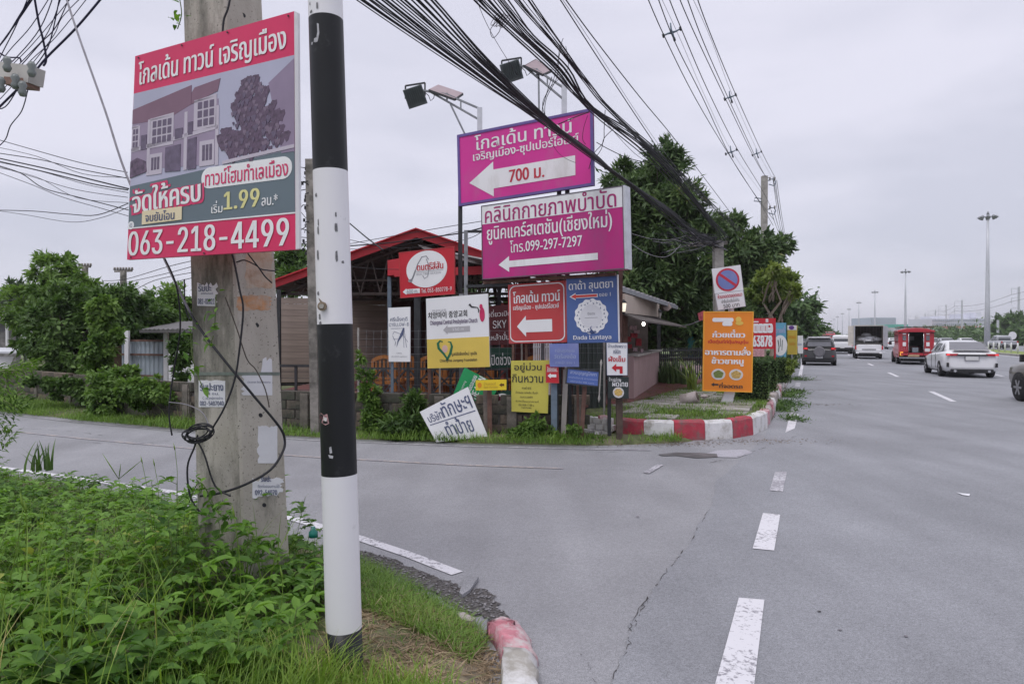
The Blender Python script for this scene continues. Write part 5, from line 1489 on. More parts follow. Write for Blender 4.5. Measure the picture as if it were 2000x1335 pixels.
# wooden chairs
WOOD = M('wood_orange', (.30, .115, .03), .5, .2, 8, .1, stretch=(1, 1, .3))


def chair_at(px, D, rz, scale=1.0, lab='orange wooden armchair with arched slatted back on the tiled patio behind the signs'):
    t = thing('wooden_chair', lab, 'chair', (0, 0, 0), 'orange wooden chairs on the patio')
    mb = MB(); mb.box((0, 0, .44), (.62, .52, .05)); mb.build('seat', WOOD, t, org=(0, 0, 0))
    for sx in (-.28, .28):
        for sy in (-.22, .22):
            mb = MB(); mb.bar((sx, sy, 0), (sx, sy, .68 if sy < 0 else 1.0), .06, .06, up=(0, 1, 0)); mb.build('leg', WOOD, t, org=(0, 0, 0))
    mb = MB(); mb.bar((-.28, -.22, .68), (-.28, .22, .70), .07, .04); mb.build('armrest', WOOD, t, org=(0, 0, 0))
    mb = MB(); mb.bar((.28, -.22, .68), (.28, .22, .70), .07, .04); mb.build('armrest', WOOD, t, org=(0, 0, 0))
    mb = MB(); pts = [(-.28 + .56 * k / 8, .22, 1.0 + .10 * math.sin(math.pi * k / 8)) for k in range(9)]
    for a, b in zip(pts, pts[1:]): mb.bar(a, b, .05, .09)
    mb.build('back_frame', WOOD, t, org=(0, 0, 0)); mb = MB(); mb.bar((-.28, .22, .56), (.28, .22, .56), .04, .05); mb.build('back_rail', WOOD, t, org=(0, 0, 0))
    for k in range(5):
        mb = MB(); x = -.2 + k * .1; mb.bar((x, .22, .5), (x, .22, 1.02), .045, .025, up=(0, 1, 0)); mb.build('back_slat', WOOD, t, org=(0, 0, 0))
    for k in range(5):
        mb = MB(); x = -.2 + k * .1; mb.bar((x, -.22, .12), (x, -.22, .42), .04, .02, up=(0, 1, 0)); mb.build('front_slat', WOOD, t, org=(0, 0, 0))
    return t


c0 = chair_at(0, 0, 0); index_children()
spots = [(758, 13.6, 2.9), (790, 14.6, .4), (848, 14.0, 3.1), (878, 13.6, 3.3), (925, 14.2, 2.8), (948, 13.3, .2), (1052, 13.8, 3.0), (980, 14.5, 0)]
for i, (px, D, rz) in enumerate(spots):
    o = c0 if i == 0 else copy_tree(c0)
    p = P(px, 700, D); o.location = (p.x, p.y, KZ + .045); o.rotation_euler = (0, 0, rz); o.scale = (.85, .85, .78)
t2 = thing('railing', 'black steel railing with crossed bars in front of the orange chairs', 'railing', P(760, 770, 12.9))
zr0, zr1 = .55, 1.0
xa, xb = P(702, 700, 12.9), P(990, 700, 12.5)
n = 6
for i in range(n + 1):
    p = xa.lerp(xb, i / n); mb = MB(); mb.bar((p.x, p.y, .2), (p.x, p.y, zr1), .04, .04, up=(0, 1, 0)); mb.build('post', STEEL_D, t2)
    if i < n:
        q = xa.lerp(xb, (i + 1) / n); mb = MB(); mb.bar((p.x, p.y, zr0), (q.x, q.y, zr1), .035, .03); mb.bar((p.x, p.y, zr1), (q.x, q.y, zr0), .035, .03); mb.build('cross_bar', STEEL_D, t2)
mb = MB(); mb.bar((xa.x, xa.y, zr1), (xb.x, xb.y, zr1), .04, .04); mb.bar((xa.x, xa.y, zr0), (xb.x, xb.y, zr0), .03, .03); mb.build('rail', STEEL_D, t2)
t2 = thing('railing', 'plain black railing with cables above the block wall beside the plank wall', 'railing', P(580, 770, 14))
mb = MB()
for i, px in enumerate((545, 578, 625)):
    p = P(px, 700, 14); m2 = MB(); m2.bar((p.x, p.y, .3), (p.x, p.y, 1.0), .05, .05, up=(0, 1, 0)); m2.build('post', STEEL_D, t2)
a, b = P(535, 700, 14), P(700, 700, 14); mb.bar((a.x, a.y, 1.0), (b.x, b.y, 1.0), .05, .05)
for z in (.5, .62, .75, .88): mb.tube([(a.x, a.y, z), (b.x, b.y, z)], .005, 4)
mb.build('rail', STEEL_D, t2)
# wire mesh fence above the low wall behind the signs
t2 = thing('wire_fence', 'thin wire mesh fence with slim posts behind the row of signs', 'fence', P(850, 790, 11.7))
a, b = P(700, 760, 11.6), P(1180, 760, 11.5)
for i in range(7):
    p = a.lerp(b, i / 6); mb = MB(); mb.bar((p.x, p.y, 0), (p.x, p.y, 1.75), .03, .03, up=(0, 1, 0)); mb.build('post', STEEL_BR if i % 2 else CONC, t2)
mb = MB()
for k in range(9): mb.tube([(a.x, a.y, .65 + k * .13), (b.x, b.y, .65 + k * .13 + R.uniform(-.03, .03))], .0014, 4)
for k in range(34): p = a.lerp(b, k / 33); mb.tube([(p.x, p.y, .6), (p.x + R.uniform(-.03, .03), p.y, 1.72)], .0012, 4)
mb.build('wire_mesh', STEEL, t2, kind='stuff')

# snack stall building on the right of the signs
CRM = M('cream_board', (.48, .40, .34), .7, .06, 2, .05); PINKW = M('pink_wall', (.36, .25, .25), .8, .08, 3, .1)
t = thing('food_stall', 'small open stall with cream fascia, dark awning and pink counter wall', 'stall', P(1250, 770, 15.5))
q0, q1 = G(1232, 783, KZ), G(1283, 748, KZ)
mb = MB(); mb.bar(Vector((q0.x, q0.y, .78)), Vector((q1.x, q1.y, .78)), .12, .86); mb.build('counter_wall', PINKW, t)
mb = MB(); mb.bar(Vector((q0.x, q0.y, 1.22)), Vector((q1.x, q1.y, 1.22)), .3, .04); mb.build('counter_top', CONC, t)
f0, f1 = q0 + Vector((-.35, -1.0, 0)), q1
mb = MB(); mb.prism([Vector((f0.x, f0.y, 2.04)), Vector((f1.x, f1.y, 2.14)), Vector((f1.x, f1.y, 2.50)), Vector((f0.x, f0.y, 2.40))], (.06, -.02, 0)); mb.build('fascia', CRM, t)
mb = MB(); a = P(1205, 556, 12.7); b = P(1322, 596, 18.2); back_ = Vector((-3.2, 1.2, .75)); n = 30; vs = []
for i in range(n + 1):
    p = a.lerp(b, i / n); w = .02 if i % 2 else -.02; vs += [p + Vector((0, 0, w)), p + back_ + Vector((0, 0, w)), p + Vector((0, 0, w - .03)), p + back_ + Vector((0, 0, w - .03))]
mb.add(vs, [(4 * i, 4 * i + 4, 4 * i + 5, 4 * i + 1) for i in range(n)] + [(4 * i + 2, 4 * i + 3, 4 * i + 7, 4 * i + 6) for i in range(n)] + [(4 * i, 4 * i + 2, 4 * i + 6, 4 * i + 4) for i in range(n)])
mb.build('roof_sheet', M('roof_grey', (.26, .25, .26), .7, .2, 5, .1, dirt=(.14, .12, .11)), t, recalc=False)
mb = MB(); mb.bar(a - Vector((0, 0, .06)), b - Vector((0, 0, .06)), .06, .09); mb.build('gutter', STEEL, t)
mb = MB(); A_ = [Vector((f0.x, f0.y, 2.02)), Vector((f1.x, f1.y, 2.10)), P(1341, 640, 17.2), P(1252, 628, 12.6)]
mb.prism(A_, (0, 0, .03)); mb.build('awning', M('awning_dark', (.10, .085, .08), .7, .3, 12, .2, stretch=(1, .2, 1)), t)
for p, h, m in ((q1 + Vector((.05, 0, 0)), 2.1, STEEL_D), (q0 + Vector((-.2, -.5, 0)), 2.05, STEEL_BR)):
    mb = MB(); mb.bar((p.x, p.y, KZ), (p.x, p.y, h), .09, .09, up=(0, 1, 0)); mb.build('post', m, t)
mb = MB(); p, q = q0 + Vector((-2.6, .6, 0)), q1 + Vector((-2.2, .5, 0)); mb.bar((p.x, p.y, 1.3), (q.x, q.y, 1.3), .06, 2.0); mb.build('back_wall', M('brick_red_wall', (.16, .035, .03), .8, .4, 14, .3), t)
mb = MB(); p = q1 + Vector((-1, .8, 0)); mb.bar((p.x - 1.4, p.y, 1.25), (p.x + .9, p.y, 1.25), .06, 1.9); mb.build('end_wall', DARKW, t)
for px, D, s_ in ((1218, 12.7, .10), (1287, 18.8, .14)):
    c = P(px, 598 if D < 15 else 615, D)
    l = thing('lantern', ('carriage lantern with glowing bulb on the stall post beside the blue wreath board' if D < 15 else 'dark carriage lantern at the far end of the cream fascia'), 'lantern', c)
    mb = MB(); mb.tube([c + Vector((0, 0, -s_)), c + Vector((0, 0, s_ * .6))], [s_ * .35, s_ * .55], 6); mb.build('glass_body', M('lantern_glass', (.7, .62, .5), .4, .1, 5, emit=1.0) if D < 15 else M('lantern_glass_unlit', (.3, .28, .26), .3, .1, 5), l)
    mb = MB(); mb.tube([c + Vector((0, 0, s_ * .6)), c + Vector((0, 0, s_ * 1.3))], [s_ * .75, .01], 6); mb.tube([c + Vector((0, 0, -s_)), c + Vector((0, 0, -s_ * 1.4))], [s_ * .4, .01], 6); mb.build('cap', STEEL_D, l)
c = P(1257, 632, 14.2); mb = MB(); mb.tube([c + Vector((0, 0, .05)), c + Vector((0, 0, .02)), c, c - Vector((0, 0, .03)), c - Vector((0, 0, .05))], [.012, .03, .038, .03, .005], 10)
mb.build('light_bulb', M('bulb_lit', (1, .93, .85), .4, .0, 5, emit=3.0), label='lit white bulb hanging under the dark awning', cat='light bulb')
mb = MB(); mb.tube([P(1327, 638, 17), P(1350, 633, 15.5), P(1372, 624, 13.6)], .012, 5); mb.build('rope', CABLE_G, label='grey rope tied from the awning corner to the orange board', cat='rope')
mb = MB(); mb.prism([P(1363, 612, 13.7), P(1376, 606, 13.5), P(1376, 624, 13.5), P(1366, 626, 13.7)], (0, .02, 0)); mb.build('flag', M('flag_red', (.55, .12, .16), .8, .4, 20), label='small red cloth at the top left corner of the orange board', cat='flag')
mb = MB(); mb.prism([P(1295, 585, 17), P(1305, 590, 17), P(1312, 600, 17), P(1305, 607, 17), P(1296, 604, 17)], (0, .3, 0)); mb.build('cloth_bag', M('cloth_tan', (.30, .24, .22), .9, .2, 8), label='tan cloth bundle hanging under the corrugated roof corner', cat='cloth')
for i, (px, py, w_, h_) in enumerate(((1238, 655, 12, 9), (1236, 640, 14, 8), (1247, 668, 10, 14), (1253, 690, 5, 18), (1226, 662, 12, 10), (1243, 648, 10, 7), (1229, 676, 9, 8), (1240, 682, 8, 7))):
    mb = MB(); c = P(px, py, 15.4); k = 15.4 / F; mb.box(c, (w_ * k, .12, h_ * k)); mb.build('red_packet', M('packet_red%d' % (i % 2), (.30, .02, .03) if i % 2 == 0 else (.42, .3, .33), .6, .5, 30), label='red packets hanging for sale inside the snack stall', cat='packet', group='goods in the snack stall')

# gate and fence beside the stall
t = thing('iron_fence', 'black vertical bar fence with gate to the right of the snack stall', 'fence', G(1330, 738, KZ))
a, b = P(1288, 700, 19.5), P(1400, 700, 20.5)
for i in range(30):
    p = a.lerp(b, i / 29); mb = MB(); mb.bar((p.x, p.y, KZ), (p.x, p.y, 1.28), .028, .028, up=(0, 1, 0)); mb.build('bar', STEEL_D, t)
mb = MB()
for z in (.5, .98, 1.2): mb.bar((a.x, a.y, z), (b.x, b.y, z), .04, .04)
mb.build('rail', STEEL_D, t)
mb = MB(); mb.bar((a.x, a.y + .1, .93), (b.x, b.y + .1, .93), .06, .10); mb.build('ledge', M('ledge_brown', (.20, .13, .12), .8, .2, 6), t)
t = thing('pennant', 'teal plaster figure standing behind the black bar fence', 'statue', P(1350, 700, 20.8))
mb = MB(); c = P(1350, 700, 20.8); mb.tube([(c.x, c.y, .9), (c.x, c.y, 1.2), (c.x, c.y, 1.5), (c.x, c.y, 1.62), (c.x, c.y, 1.75), (c.x, c.y, 1.85)], [.11, .09, .12, .04, .06, .015], 10); mb.build('figure', M('teal', (.03, .16, .15), .6, .3, 10), t); t.name = 'garden_statue'
t = thing('bollard', 'pale fallen concrete post stump lying on the corner pavement', 'post', G(1352, 780, KZ))
mb = MB(); a, b = P(1332, 783, 13.35), P(1362, 774, 13.2); mb.tube([a, a.lerp(b, .5), b], [.13, .12, .11], 12); mb.build('shaft', KPALE, t, recalc=False)
mb = MB(); mb.tube([b, b + (b - a).normalized() * .01], .075, 12); mb.build('hollow_end', M('hollow', (.12, .10, .08), .9, .4, 20), t)
t = thing('rubble_stone', 'pale broken stone beside the fallen post under the orange board', 'stone', G(1378, 782, KZ))
mb = MB(); c = P(1375, 775, 13.1); mb.add([c + Vector((v[0] * .1, v[1] * .1, v[2] * .07)) for v in ico], icof); mb.build('body', KPALE, t)

# ---- left side yard
CORR = M('corrugated_blue', (.36, .41, .46), .55, .12, 4, .1, metal=.2, dirt=(.3, .3, .3))
t = thing('shed', 'shed with pale blue corrugated sheet wall and thin rusty roof behind the vines', 'shed', P(290, 735, 17.2))
mb = MB(); a, b = P(238, 700, 17.4), P(332, 700, 16.8); n = 44; vs = []
for i in range(n + 1):
    p = a.lerp(b, i / n); w = .03 if (i // 2) % 2 else -.0; vs += [(p.x, p.y + w, .1), (p.x, p.y + w, 1.52)]
mb.add(vs, [(2 * i, 2 * i + 2, 2 * i + 3, 2 * i + 1) for i in range(n)]); mb.build('sheet_wall', CORR, t, recalc=False)
mb = MB()
for z in (.62, 1.15, 1.5): mb.bar((a.x, a.y - .05, z), (b.x, b.y - .05, z), .03, .05)
mb.build('rail', STEEL_BR, t)
mb = MB(); a, b = P(272, 644, 16.6), P(382, 643, 14.6); vs = []; n = 24
for i in range(n + 1):
    p = a.lerp(b, i / n); w = .02 * (i % 2); vs += [p + Vector((0, 0, w)), p + Vector((-.3, 2.6, .25 + w))]
mb.add(vs, [(2 * i, 2 * i + 2, 2 * i + 3, 2 * i + 1) for i in range(n)]); mb.prism([a, b, b - Vector((0, 0, .07)), a - Vector((0, 0, .07))], (0, .05, 0)); mb.build('roof', ROOFM, t, recalc=False)
for px, D in ((328, 16.7), (252, 17.2)):
    p = P(px, 700, D); mb = MB(); mb.bar((p.x, p.y - .08, 0), (p.x, p.y - .08, 1.75), .10, .08, up=(0, 1, 0)); mb.build('post', WHITE, t)
t = thing('cladding_wall', 'white horizontally clad wall between the shed and the concrete pole', 'wall', P(355, 760, 14.6))
for k in range(11):
    a, b = P(331, 700, 15), P(400, 700, 14); mb = MB(); z = .2 + k * .105; mb.bar((a.x, a.y, z), (b.x, b.y, z), .04, .095); mb.build('plank', WHITE, t)
t = thing('carport', 'carport with pale sheet roof and white side cloth at the far left', 'carport', P(20, 720, 20))
mb = MB(); mb.prism([P(-80, 690, 20), P(58, 690, 19.6), P(66, 682, 23), P(-80, 680, 23)], (0, 0, .05)); mb.build('roof', M('roof_pale', (.55, .56, .60), .6, .08, 3), t)
mb = MB(); mb.prism([P(-60, 696, 19.9), P(28, 696, 19.9), P(10, 734, 19.9), P(-60, 734, 19.9)], (0, .05, 0)); mb.build('side_cloth', WHITE, t)
for px in (-30, 50): p = P(px, 700, 20.2); mb = MB(); mb.bar((p.x, p.y, 0), (p.x, p.y, 1.12), .07, .07, up=(0, 1, 0)); mb.build('post', STEEL, t)
t = thing('house', 'grey house with stone wall band and low roof behind the carport', 'house', P(10, 700, 30))
a, b = P(-150, 700, 30), P(36, 700, 30)
mb = MB(); mb.bar((a.x, a.y, .9), (b.x, b.y, .9), .3, 1.8); mb.build('stone_wall', M('stone_wall', (.22, .21, .21), .9, .4, 5, .4), t)
mb = MB(); mb.bar((a.x, a.y + .6, 2.0), (b.x, b.y + .6, 2.0), .2, .55); mb.build('upper_wall', M('wall_grey', (.34, .33, .35), .8, .1, 2), t)
mb = MB(); mb.prism([Vector((a.x, a.y - .6, 2.3)), Vector((b.x + .3, b.y - .6, 2.3)), Vector((b.x + .3, b.y + 4, 3.0)), Vector((a.x, a.y + 4, 3.0))], (0, 0, .1)); mb.build('roof', ROOFM, t)
for px in (-20, 14): p = P(px, 700, 29.6); mb = MB(); mb.bar((p.x, p.y, 1.2), (p.x, p.y, 2.3), .08, .08, up=(0, 1, 0)); mb.build('post', WHITE, t)
t = thing('brown_shed_wall', 'brown timber hut wall in the shade between the vines and the shed', 'hut', P(225, 730, 18))
for i in range(8):
    p = P(198 + i * 6, 700, 18); mb = MB(); mb.box((p.x, p.y, .8), (.078, .04, 1.1)); mb.build('plank', M('hut_brown', (.13, .085, .06), .85, .3, 8), t)
t.name = 'hut'

# ================================================================== POLES
t = thing('utility_pole', 'slim old concrete pole overgrown with wires behind the striped pole', 'utility pole', P(617, 845, 11.0))
mb = MB(); a, b = P(617, 850, 10.95), P(606, 312, 11); mb.bar(Vector((a.x, a.y, -.1)), b, .13, .13, up=(0, 1, 0)); mb.build('shaft', CONC_D, t)
mb = MB()
for k in range(26):
    y = 322 + k * 7 + R.uniform(-3, 3); x = 604 + (y - 312) * .02; p = P(x, y, 10.95); L_ = R.uniform(6, 24) / F * 11
    mb.tube([p, p + Vector((-L_ * .5, R.uniform(-.1, .1), R.uniform(-.06, .06))), p + Vector((-L_, R.uniform(-.1, .1), R.uniform(-.12, .1)))], .007, 4)
    if R.random() < .5: mb.box(p + Vector((-L_, 0, 0)), (.03, .03, .05))
mb.build('wire_stub', CABLE, t, kind='stuff')
t = thing('utility_pole', 'concrete pole with tangle of cables on its top behind the no parking sign', 'utility pole', P(1404, 760, 18.8))
a, b = P(1406, 760, 18.8), P(1402, 470, 18.8); mb = MB(); mb.bar(Vector((a.x, a.y, .1)), b, .25, .22, up=(0, 1, 0)); mb.build('shaft', CONC, t)
mb = MB(); mb.bar(P(1345, 478, 18.75), P(1420, 474, 18.75), .1, .1); mb.build('crossarm', CONC_D, t)
t = thing('utility_pole', 'tall square concrete power pole rising above the trees beside the highway', 'utility pole', P(1492, 740, 35))
a, b = P(1491, 740, 35), P(1493, 344, 35); mb = MB(); mb.bar(Vector((a.x, a.y, 0)), b, .27, .24, up=(0, 1, 0)); mb.build('shaft', CONC, t)
for py in (356, 412):
    c = P(1496, py, 35); mb = MB(); mb.tube([c, c + Vector((.2, 0, .15)), c + Vector((.42, 0, .18)), c + Vector((.5, 0, .0)), c + Vector((.42, 0, -.18)), c + Vector((.15, 0, -.1))], .025, 6); mb.build('bracket', STEEL_BL, t)
    for dx in (.2, .45):
        mb = MB(); mb.tube([c + Vector((dx, 0, .08)), c + Vector((dx, 0, .26))], [.03, .05], 8); mb.build('insulator', CONC_D, t)
c = P(1488, 388, 35); mb = MB(); mb.tube([c, c + Vector((-.35, 0, .05)), c + Vector((-.4, 0, -.12)), c + Vector((0, 0, -.15))], .025, 6); mb.build('bracket', STEEL_BL, t)
t = thing('utility_pole', 'distant power pole at the tree edge beyond the tall concrete pole', 'utility pole', P(1540, 700, 78))
a = P(1541, 700, 78); mb = MB(); mb.bar(Vector((a.x, a.y, 0)), Vector((a.x, a.y, 9.6)), .3, .3, up=(0, 1, 0)); mb.build('shaft', CONC, t)
t = thing('utility_pole', 'pole with metal box crossarm and insulators reaching in at the top left', 'utility pole', P(-95, 1000, 6.2))
a = P(-95, 150, 6.2); mb = MB(); mb.bar(Vector((a.x, a.y, -.1)), Vector((a.x, a.y, 7)), .3, .3, up=(0, 1, 0)); mb.build('shaft', CONC, t)
mb = MB(); mb.bar(P(-140, 122, 6.15), P(72, 150, 5.7), .13, .14); mb.build('crossarm', M('crossarm_pale', (.50, .48, .46), .6, .12, 5, .1, metal=.1), t)
mb = MB(); mb.bar(P(20, 162, 5.75), P(66, 166, 5.72), .13, .06); mb.build('crossarm_end', M('crossarm_brown', (.27, .17, .14), .8, .2, 8), t)
for px, py in ((14, 128), (30, 162), (62, 138), (44, 176), (2, 168)):
    c = P(px, py, 5.6); mb = MB(); mb.tube([c + Vector((0, 0, -.05)), c + Vector((0, 0, -.02)), c + Vector((0, 0, .01)), c + Vector((0, 0, .04)), c + Vector((0, 0, .07))], [.02, .035, .022, .035, .02], 10); mb.build('insulator', M('insulator_grey', (.20, .22, .22), .35, .2, 10), t)
for lab, px, py, D, w_, ins in (('small dark pole with row of insulators above the left trees, nearer the frame edge', 166, 520, 40, 22, 5), ('dark pole with long flat crossarm above the left trees, nearer the poster', 241, 528, 38, 34, 7)):
    t = thing('utility_pole', lab, 'utility pole', P(px, 700, D))
    a = P(px, 700, D); b = P(px, py, D); mb = MB(); mb.bar(Vector((a.x, a.y, 0)), b, .24, .24, up=(0, 1, 0)); mb.build('shaft', CONC_D, t)
    k = D / F; mb = MB(); mb.bar(b + Vector((-w_ / 2 * k, 0, -.05)), b + Vector((w_ / 2 * k, 0, -.02)), .1, .1)
    mb.build('crossarm', CONC_D, t)
    for i in range(ins):
        c = b + Vector(((-w_ / 2 + w_ * i / (ins - 1)) * k, 0, .02)); mb = MB(); mb.tube([c, c + Vector((0, 0, .16))], [.07, .05], 6); mb.build('insulator', CONC_D, t)


# ================================================================== WIRES
def wire(lab, pix, Da, Db, r=.008, m=CABLE, group=None, jit=0, name='cable'):
    pix = [(x + R.uniform(-jit, jit), y + R.uniform(-jit, jit)) for x, y in pix]
    d = [0]
    for a, b in zip(pix, pix[1:]): d.append(d[-1] + math.hypot(b[0] - a[0], b[1] - a[1]))
    pts = [P(x, y, 1 / (1 / Da + (1 / Db - 1 / Da) * k / d[-1])) for (x, y), k in zip(pix, d)]
    mb = MB(); mb.tube(smooth(pts, 5), r, 6, caps=False)
    return mb.build(name, m, recalc=False, label=lab, cat='cable', group=group)


g = 'cables of the thick bundle crossing the magenta billboard'
l = 'black cable in the thick bundle sweeping across the magenta billboard'
for i in range(22):
    s = i / 21; x0 = 693 + 158 * s ** .9 + R.uniform(-5, 5); q = R.uniform(-1, 1)
    wire(l, [(x0 - 110 + 20 * s, -85), (x0, 0), (890 + 62 * s + q * 3, 129 - 12 * s), (1042 + 22 * s + q * 3, 230 - 5 * s + q * 3), (1153 + 9 * s, 303 + q * 5), (1224 + 6 * q, 360 - 8 * s + 4 * q), (1296 + 10 * s, 416 + q * 6 - 10 * s), (1356 + 8 * s, 461 + q * 8 - 8 * s), (1400, 470 + R.uniform(-8, 6))], 5.0, 18.8, R.uniform(.0045, .0095), group=g, jit=1.2)
g = 'cables of the upper bundle above the thick one'
l = 'black cable in the upper bundle running over the right floodlight to the tree'
for i in range(14):
    s = i / 13; x0 = 928 + 62 * s + R.uniform(-5, 5); q = R.uniform(-1, 1)
    wire(l, [(x0 - 60, -75), (x0, 0), (1000 + 44 * s + q * 3, 68), (1075 + 36 * s + 3 * q, 136 - 3 * s), (1150 + 10 * s, 212 + q * 5), (1262 + 12 * s, 305 + 10 * q - 16 * s), (1350 + 10 * s, 392 + q * 6), (1402 + R.uniform(-5, 30), 466 + R.uniform(-12, 6))], 6.2, 18.8, R.uniform(.0045, .0095), group=g, jit=1.2)
l = 'black cable in the steep bundle passing right of the magenta billboard'
g = 'cables of the steep bundle right of the billboard'
for i in range(9):
    s = i / 8; x0 = 1004 + 38 * s + R.uniform(-4, 4); q = R.uniform(-1, 1)
    wire(l, [(x0 - 50, -80), (x0, 0), (1090 + 14 * s + q * 2, 96), (1150 + 8 * s, 172 + q * 3), (1190 + 6 * s, 216 + q * 3), (1278 + 8 * s, 300 + 5 * q), (1358, 370 + q * 6), (1430 + R.uniform(-6, 20), 450 + R.uniform(-8, 6))], 6.8, 23, R.uniform(.004, .008), group=g, jit=1.0)
wire('single black cable left of the power lines running down to the tree', [(1088, -10), (1150, 86), (1218, 190), (1270, 268), (1330, 356), (1390, 430), (1430, 480)], 9, 26, .009)
wire('single black cable next to the power lines ending above the tree', [(1098, -10), (1160, 75), (1250, 190), (1310, 262), (1370, 340), (1440, 433)], 9, 28, .009)
wire('thin grey wire between the two single cables above the tree', [(1092, -10), (1150, 75), (1240, 215), (1300, 300), (1370, 386), (1450, 470)], 9, 28, .004, CABLE_G)
# loops and strands hanging from the bundles
for lab, pix, D, r in (('loose black strands dropping from the bundle over the billboard', [(1100, 75), (1092, 100), (1088, 150), (1068, 190), (1064, 220), (1070, 240)], 9.4, .005), ('loose black strands dropping from the bundle over the billboard', [(1098, 85), (1085, 140), (1078, 165), (1060, 200), (1066, 232)], 9.4, .005),
                       ('loose black strands dropping from the bundle over the billboard', [(1078, 150), (1066, 188), (1059, 215), (1066, 235)], 9.4, .005), ('loose black strands dropping from the bundle over the billboard', [(1105, 90), (1110, 130), (1096, 150), (1072, 175), (1060, 210)], 9.4, .004),
                       ('thin dark strand hanging over the top right of the magenta billboard', [(1148, 225), (1140, 250), (1138, 272), (1144, 282)], 9.6, .004), ('dark tie cable from the bundle to the billboard corner', [(1090, 243), (1120, 230), (1150, 219)], 9.9, .008),
                       ('drooping strands right of the magenta billboard', [(1182, 215), (1180, 250), (1178, 278), (1160, 300), (1150, 330)], 10.5, .006), ('drooping strands right of the magenta billboard', [(1200, 250), (1180, 270), (1175, 290), (1165, 305)], 10.5, .005),
                       ('drooping strands right of the magenta billboard', [(1165, 278), (1190, 292), (1225, 308), (1262, 318)], 10.5, .006), ('drooping strands right of the magenta billboard', [(1182, 222), (1185, 240), (1240, 300), (1290, 330)], 11, .004),
                       ('white drooping wire under the pole tangle in front of the tree', [(1232, 475), (1260, 493), (1290, 502), (1310, 497), (1330, 477)], 16, .008), ('white drooping wire under the pole tangle in front of the tree', [(1230, 455), (1270, 466), (1310, 468), (1340, 460)], 16, .006),
                       ('dark strand crossing the magenta billboard under the bundle', [(1068, 258), (1078, 280), (1092, 300), (1110, 312), (1125, 318)], 9.9, .003)):
    wire(lab, pix, D, D + .2, r, CABLE_G if 'white' in lab else CABLE, group=lab[:60] if lab[:5] in ('loose', 'droop', 'white') else None)
for k in range(30):
    x = 1345 + R.uniform(0, 55); y = 455 + R.uniform(0, 30)
    wire('strand of the snarled cable nest on the pole top before the tree', [(x - 60 + R.uniform(-30, 20), y + R.uniform(-35, 15)), (x - 15, y + R.uniform(-14, 14)), (x, y + R.uniform(-12, 12)), (1400 + R.uniform(-12, 25), 474 + R.uniform(-14, 18))], 18, 18.7, R.uniform(.006, .012), CABLE_G if k % 4 == 0 else CABLE, group='strands of the cable nest on the pole top', jit=2)
mb = MB()
for k in range(5):
    c = P(968 + k * 5, 38 + k * 1.2, 8.0 + k * .02); ax = Vector((.7, .5, -.4)).normalized(); u = ax.cross(Vector((0, 0, 1))).normalized(); v = ax.cross(u)
    mb.tube([c + (u * math.cos(a) + v * math.sin(a)) * R.uniform(.07, .09) for a in [i * math.pi / 7 for i in range(15)]], .0045, 5, caps=False)
mb.tube(smooth([P(985, 25, 8), P(972, 40, 8), P(958, 58, 8), P(963, 74, 8), P(975, 62, 8), P(978, 48, 8)], 6), .005, 5)
mb.build('cable_coil', CABLE_G, recalc=False, label='pale coil of spare cable hung on the upper bundle', cat='cable')
wire('thin cable slanting from the pale coil to the right floodlight', [(927, -10), (945, 35), (965, 74), (990, 115), (1012, 148)], 8, 10.5, .004)
# power lines with spacers
P1 = [[(1258, -20), (1297, 70), (1357, 190), (1420, 296), (1484, 396), (1510, 440)], [(1279, -20), (1319, 84), (1372, 190), (1428, 308), (1478, 385), (1512, 430)], [(1300, -20), (1330, 55), (1384, 180), (1440, 291), (1487, 368), (1506, 405)], [(1284, -20), (1330, 80), (1380, 195), (1432, 300), (1490, 380)]]
P2 = [[(1320, -20), (1354, 60), (1416, 191), (1469, 300), (1494, 342), (1512, 352)], [(1336, -20), (1375, 85), (1427, 202), (1478, 312), (1495, 345)], [(1356, -20), (1385, 60), (1437, 185), (1488, 297), (1513, 345)], [(1345, -20), (1390, 80), (1432, 190), (1482, 300), (1510, 350)]]
for k, (Pp, lb) in enumerate(((P1, 'power cable of the left set of spaced lines falling to the tall pole'), (P2, 'power cable of the right set of spaced lines falling to the tall pole'))):
    for i, w_ in enumerate(Pp): wire(lb, w_, 13.5, 35, .011 if i < 3 else .005, CABLE if i < 3 else CABLE_G, group='spaced power cables, %s set' % ('left' if k == 0 else 'right'))
for (x, y), s_, D, lab in (((1312, 64), 17, 15.3, 'cable spacer nearest the top edge on the left power lines'), ((1428, 297), 11, 24, 'cable spacer low on the left power lines near the pole'), ((1426, 190), 11, 20, 'cable spacer on the right power lines, the higher one'), ((1478, 300), 9, 29, 'cable spacer on the right power lines just above the tall pole')):
    k = D / F; c = P(x, y, D); t = thing('cable_spacer', lab, 'cable spacer', c)
    mb = MB()
    for dx, dy in ((-.95, -.35), (1.0, .45), (-.15, 1.1), (.3, -.75)): mb.tube([c, c + Vector((dx * s_ * k * .5, 0, dy * s_ * k * .35)), c + Vector((dx * s_ * k, 0, dy * s_ * k))], [.028, .02, .016], 6)
    mb.build('arm', STEEL_BL, t)
    for dx, dy in ((-.95, -.35), (1.0, .45), (.3, -.75)):
        mb = MB(); q = c + Vector((dx * s_ * k, 0, dy * s_ * k)); mb.tube([q - Vector((.0, .03, .04)), q + Vector((0, .03, .04))], .03, 6); mb.build('clamp', STEEL_D, t)
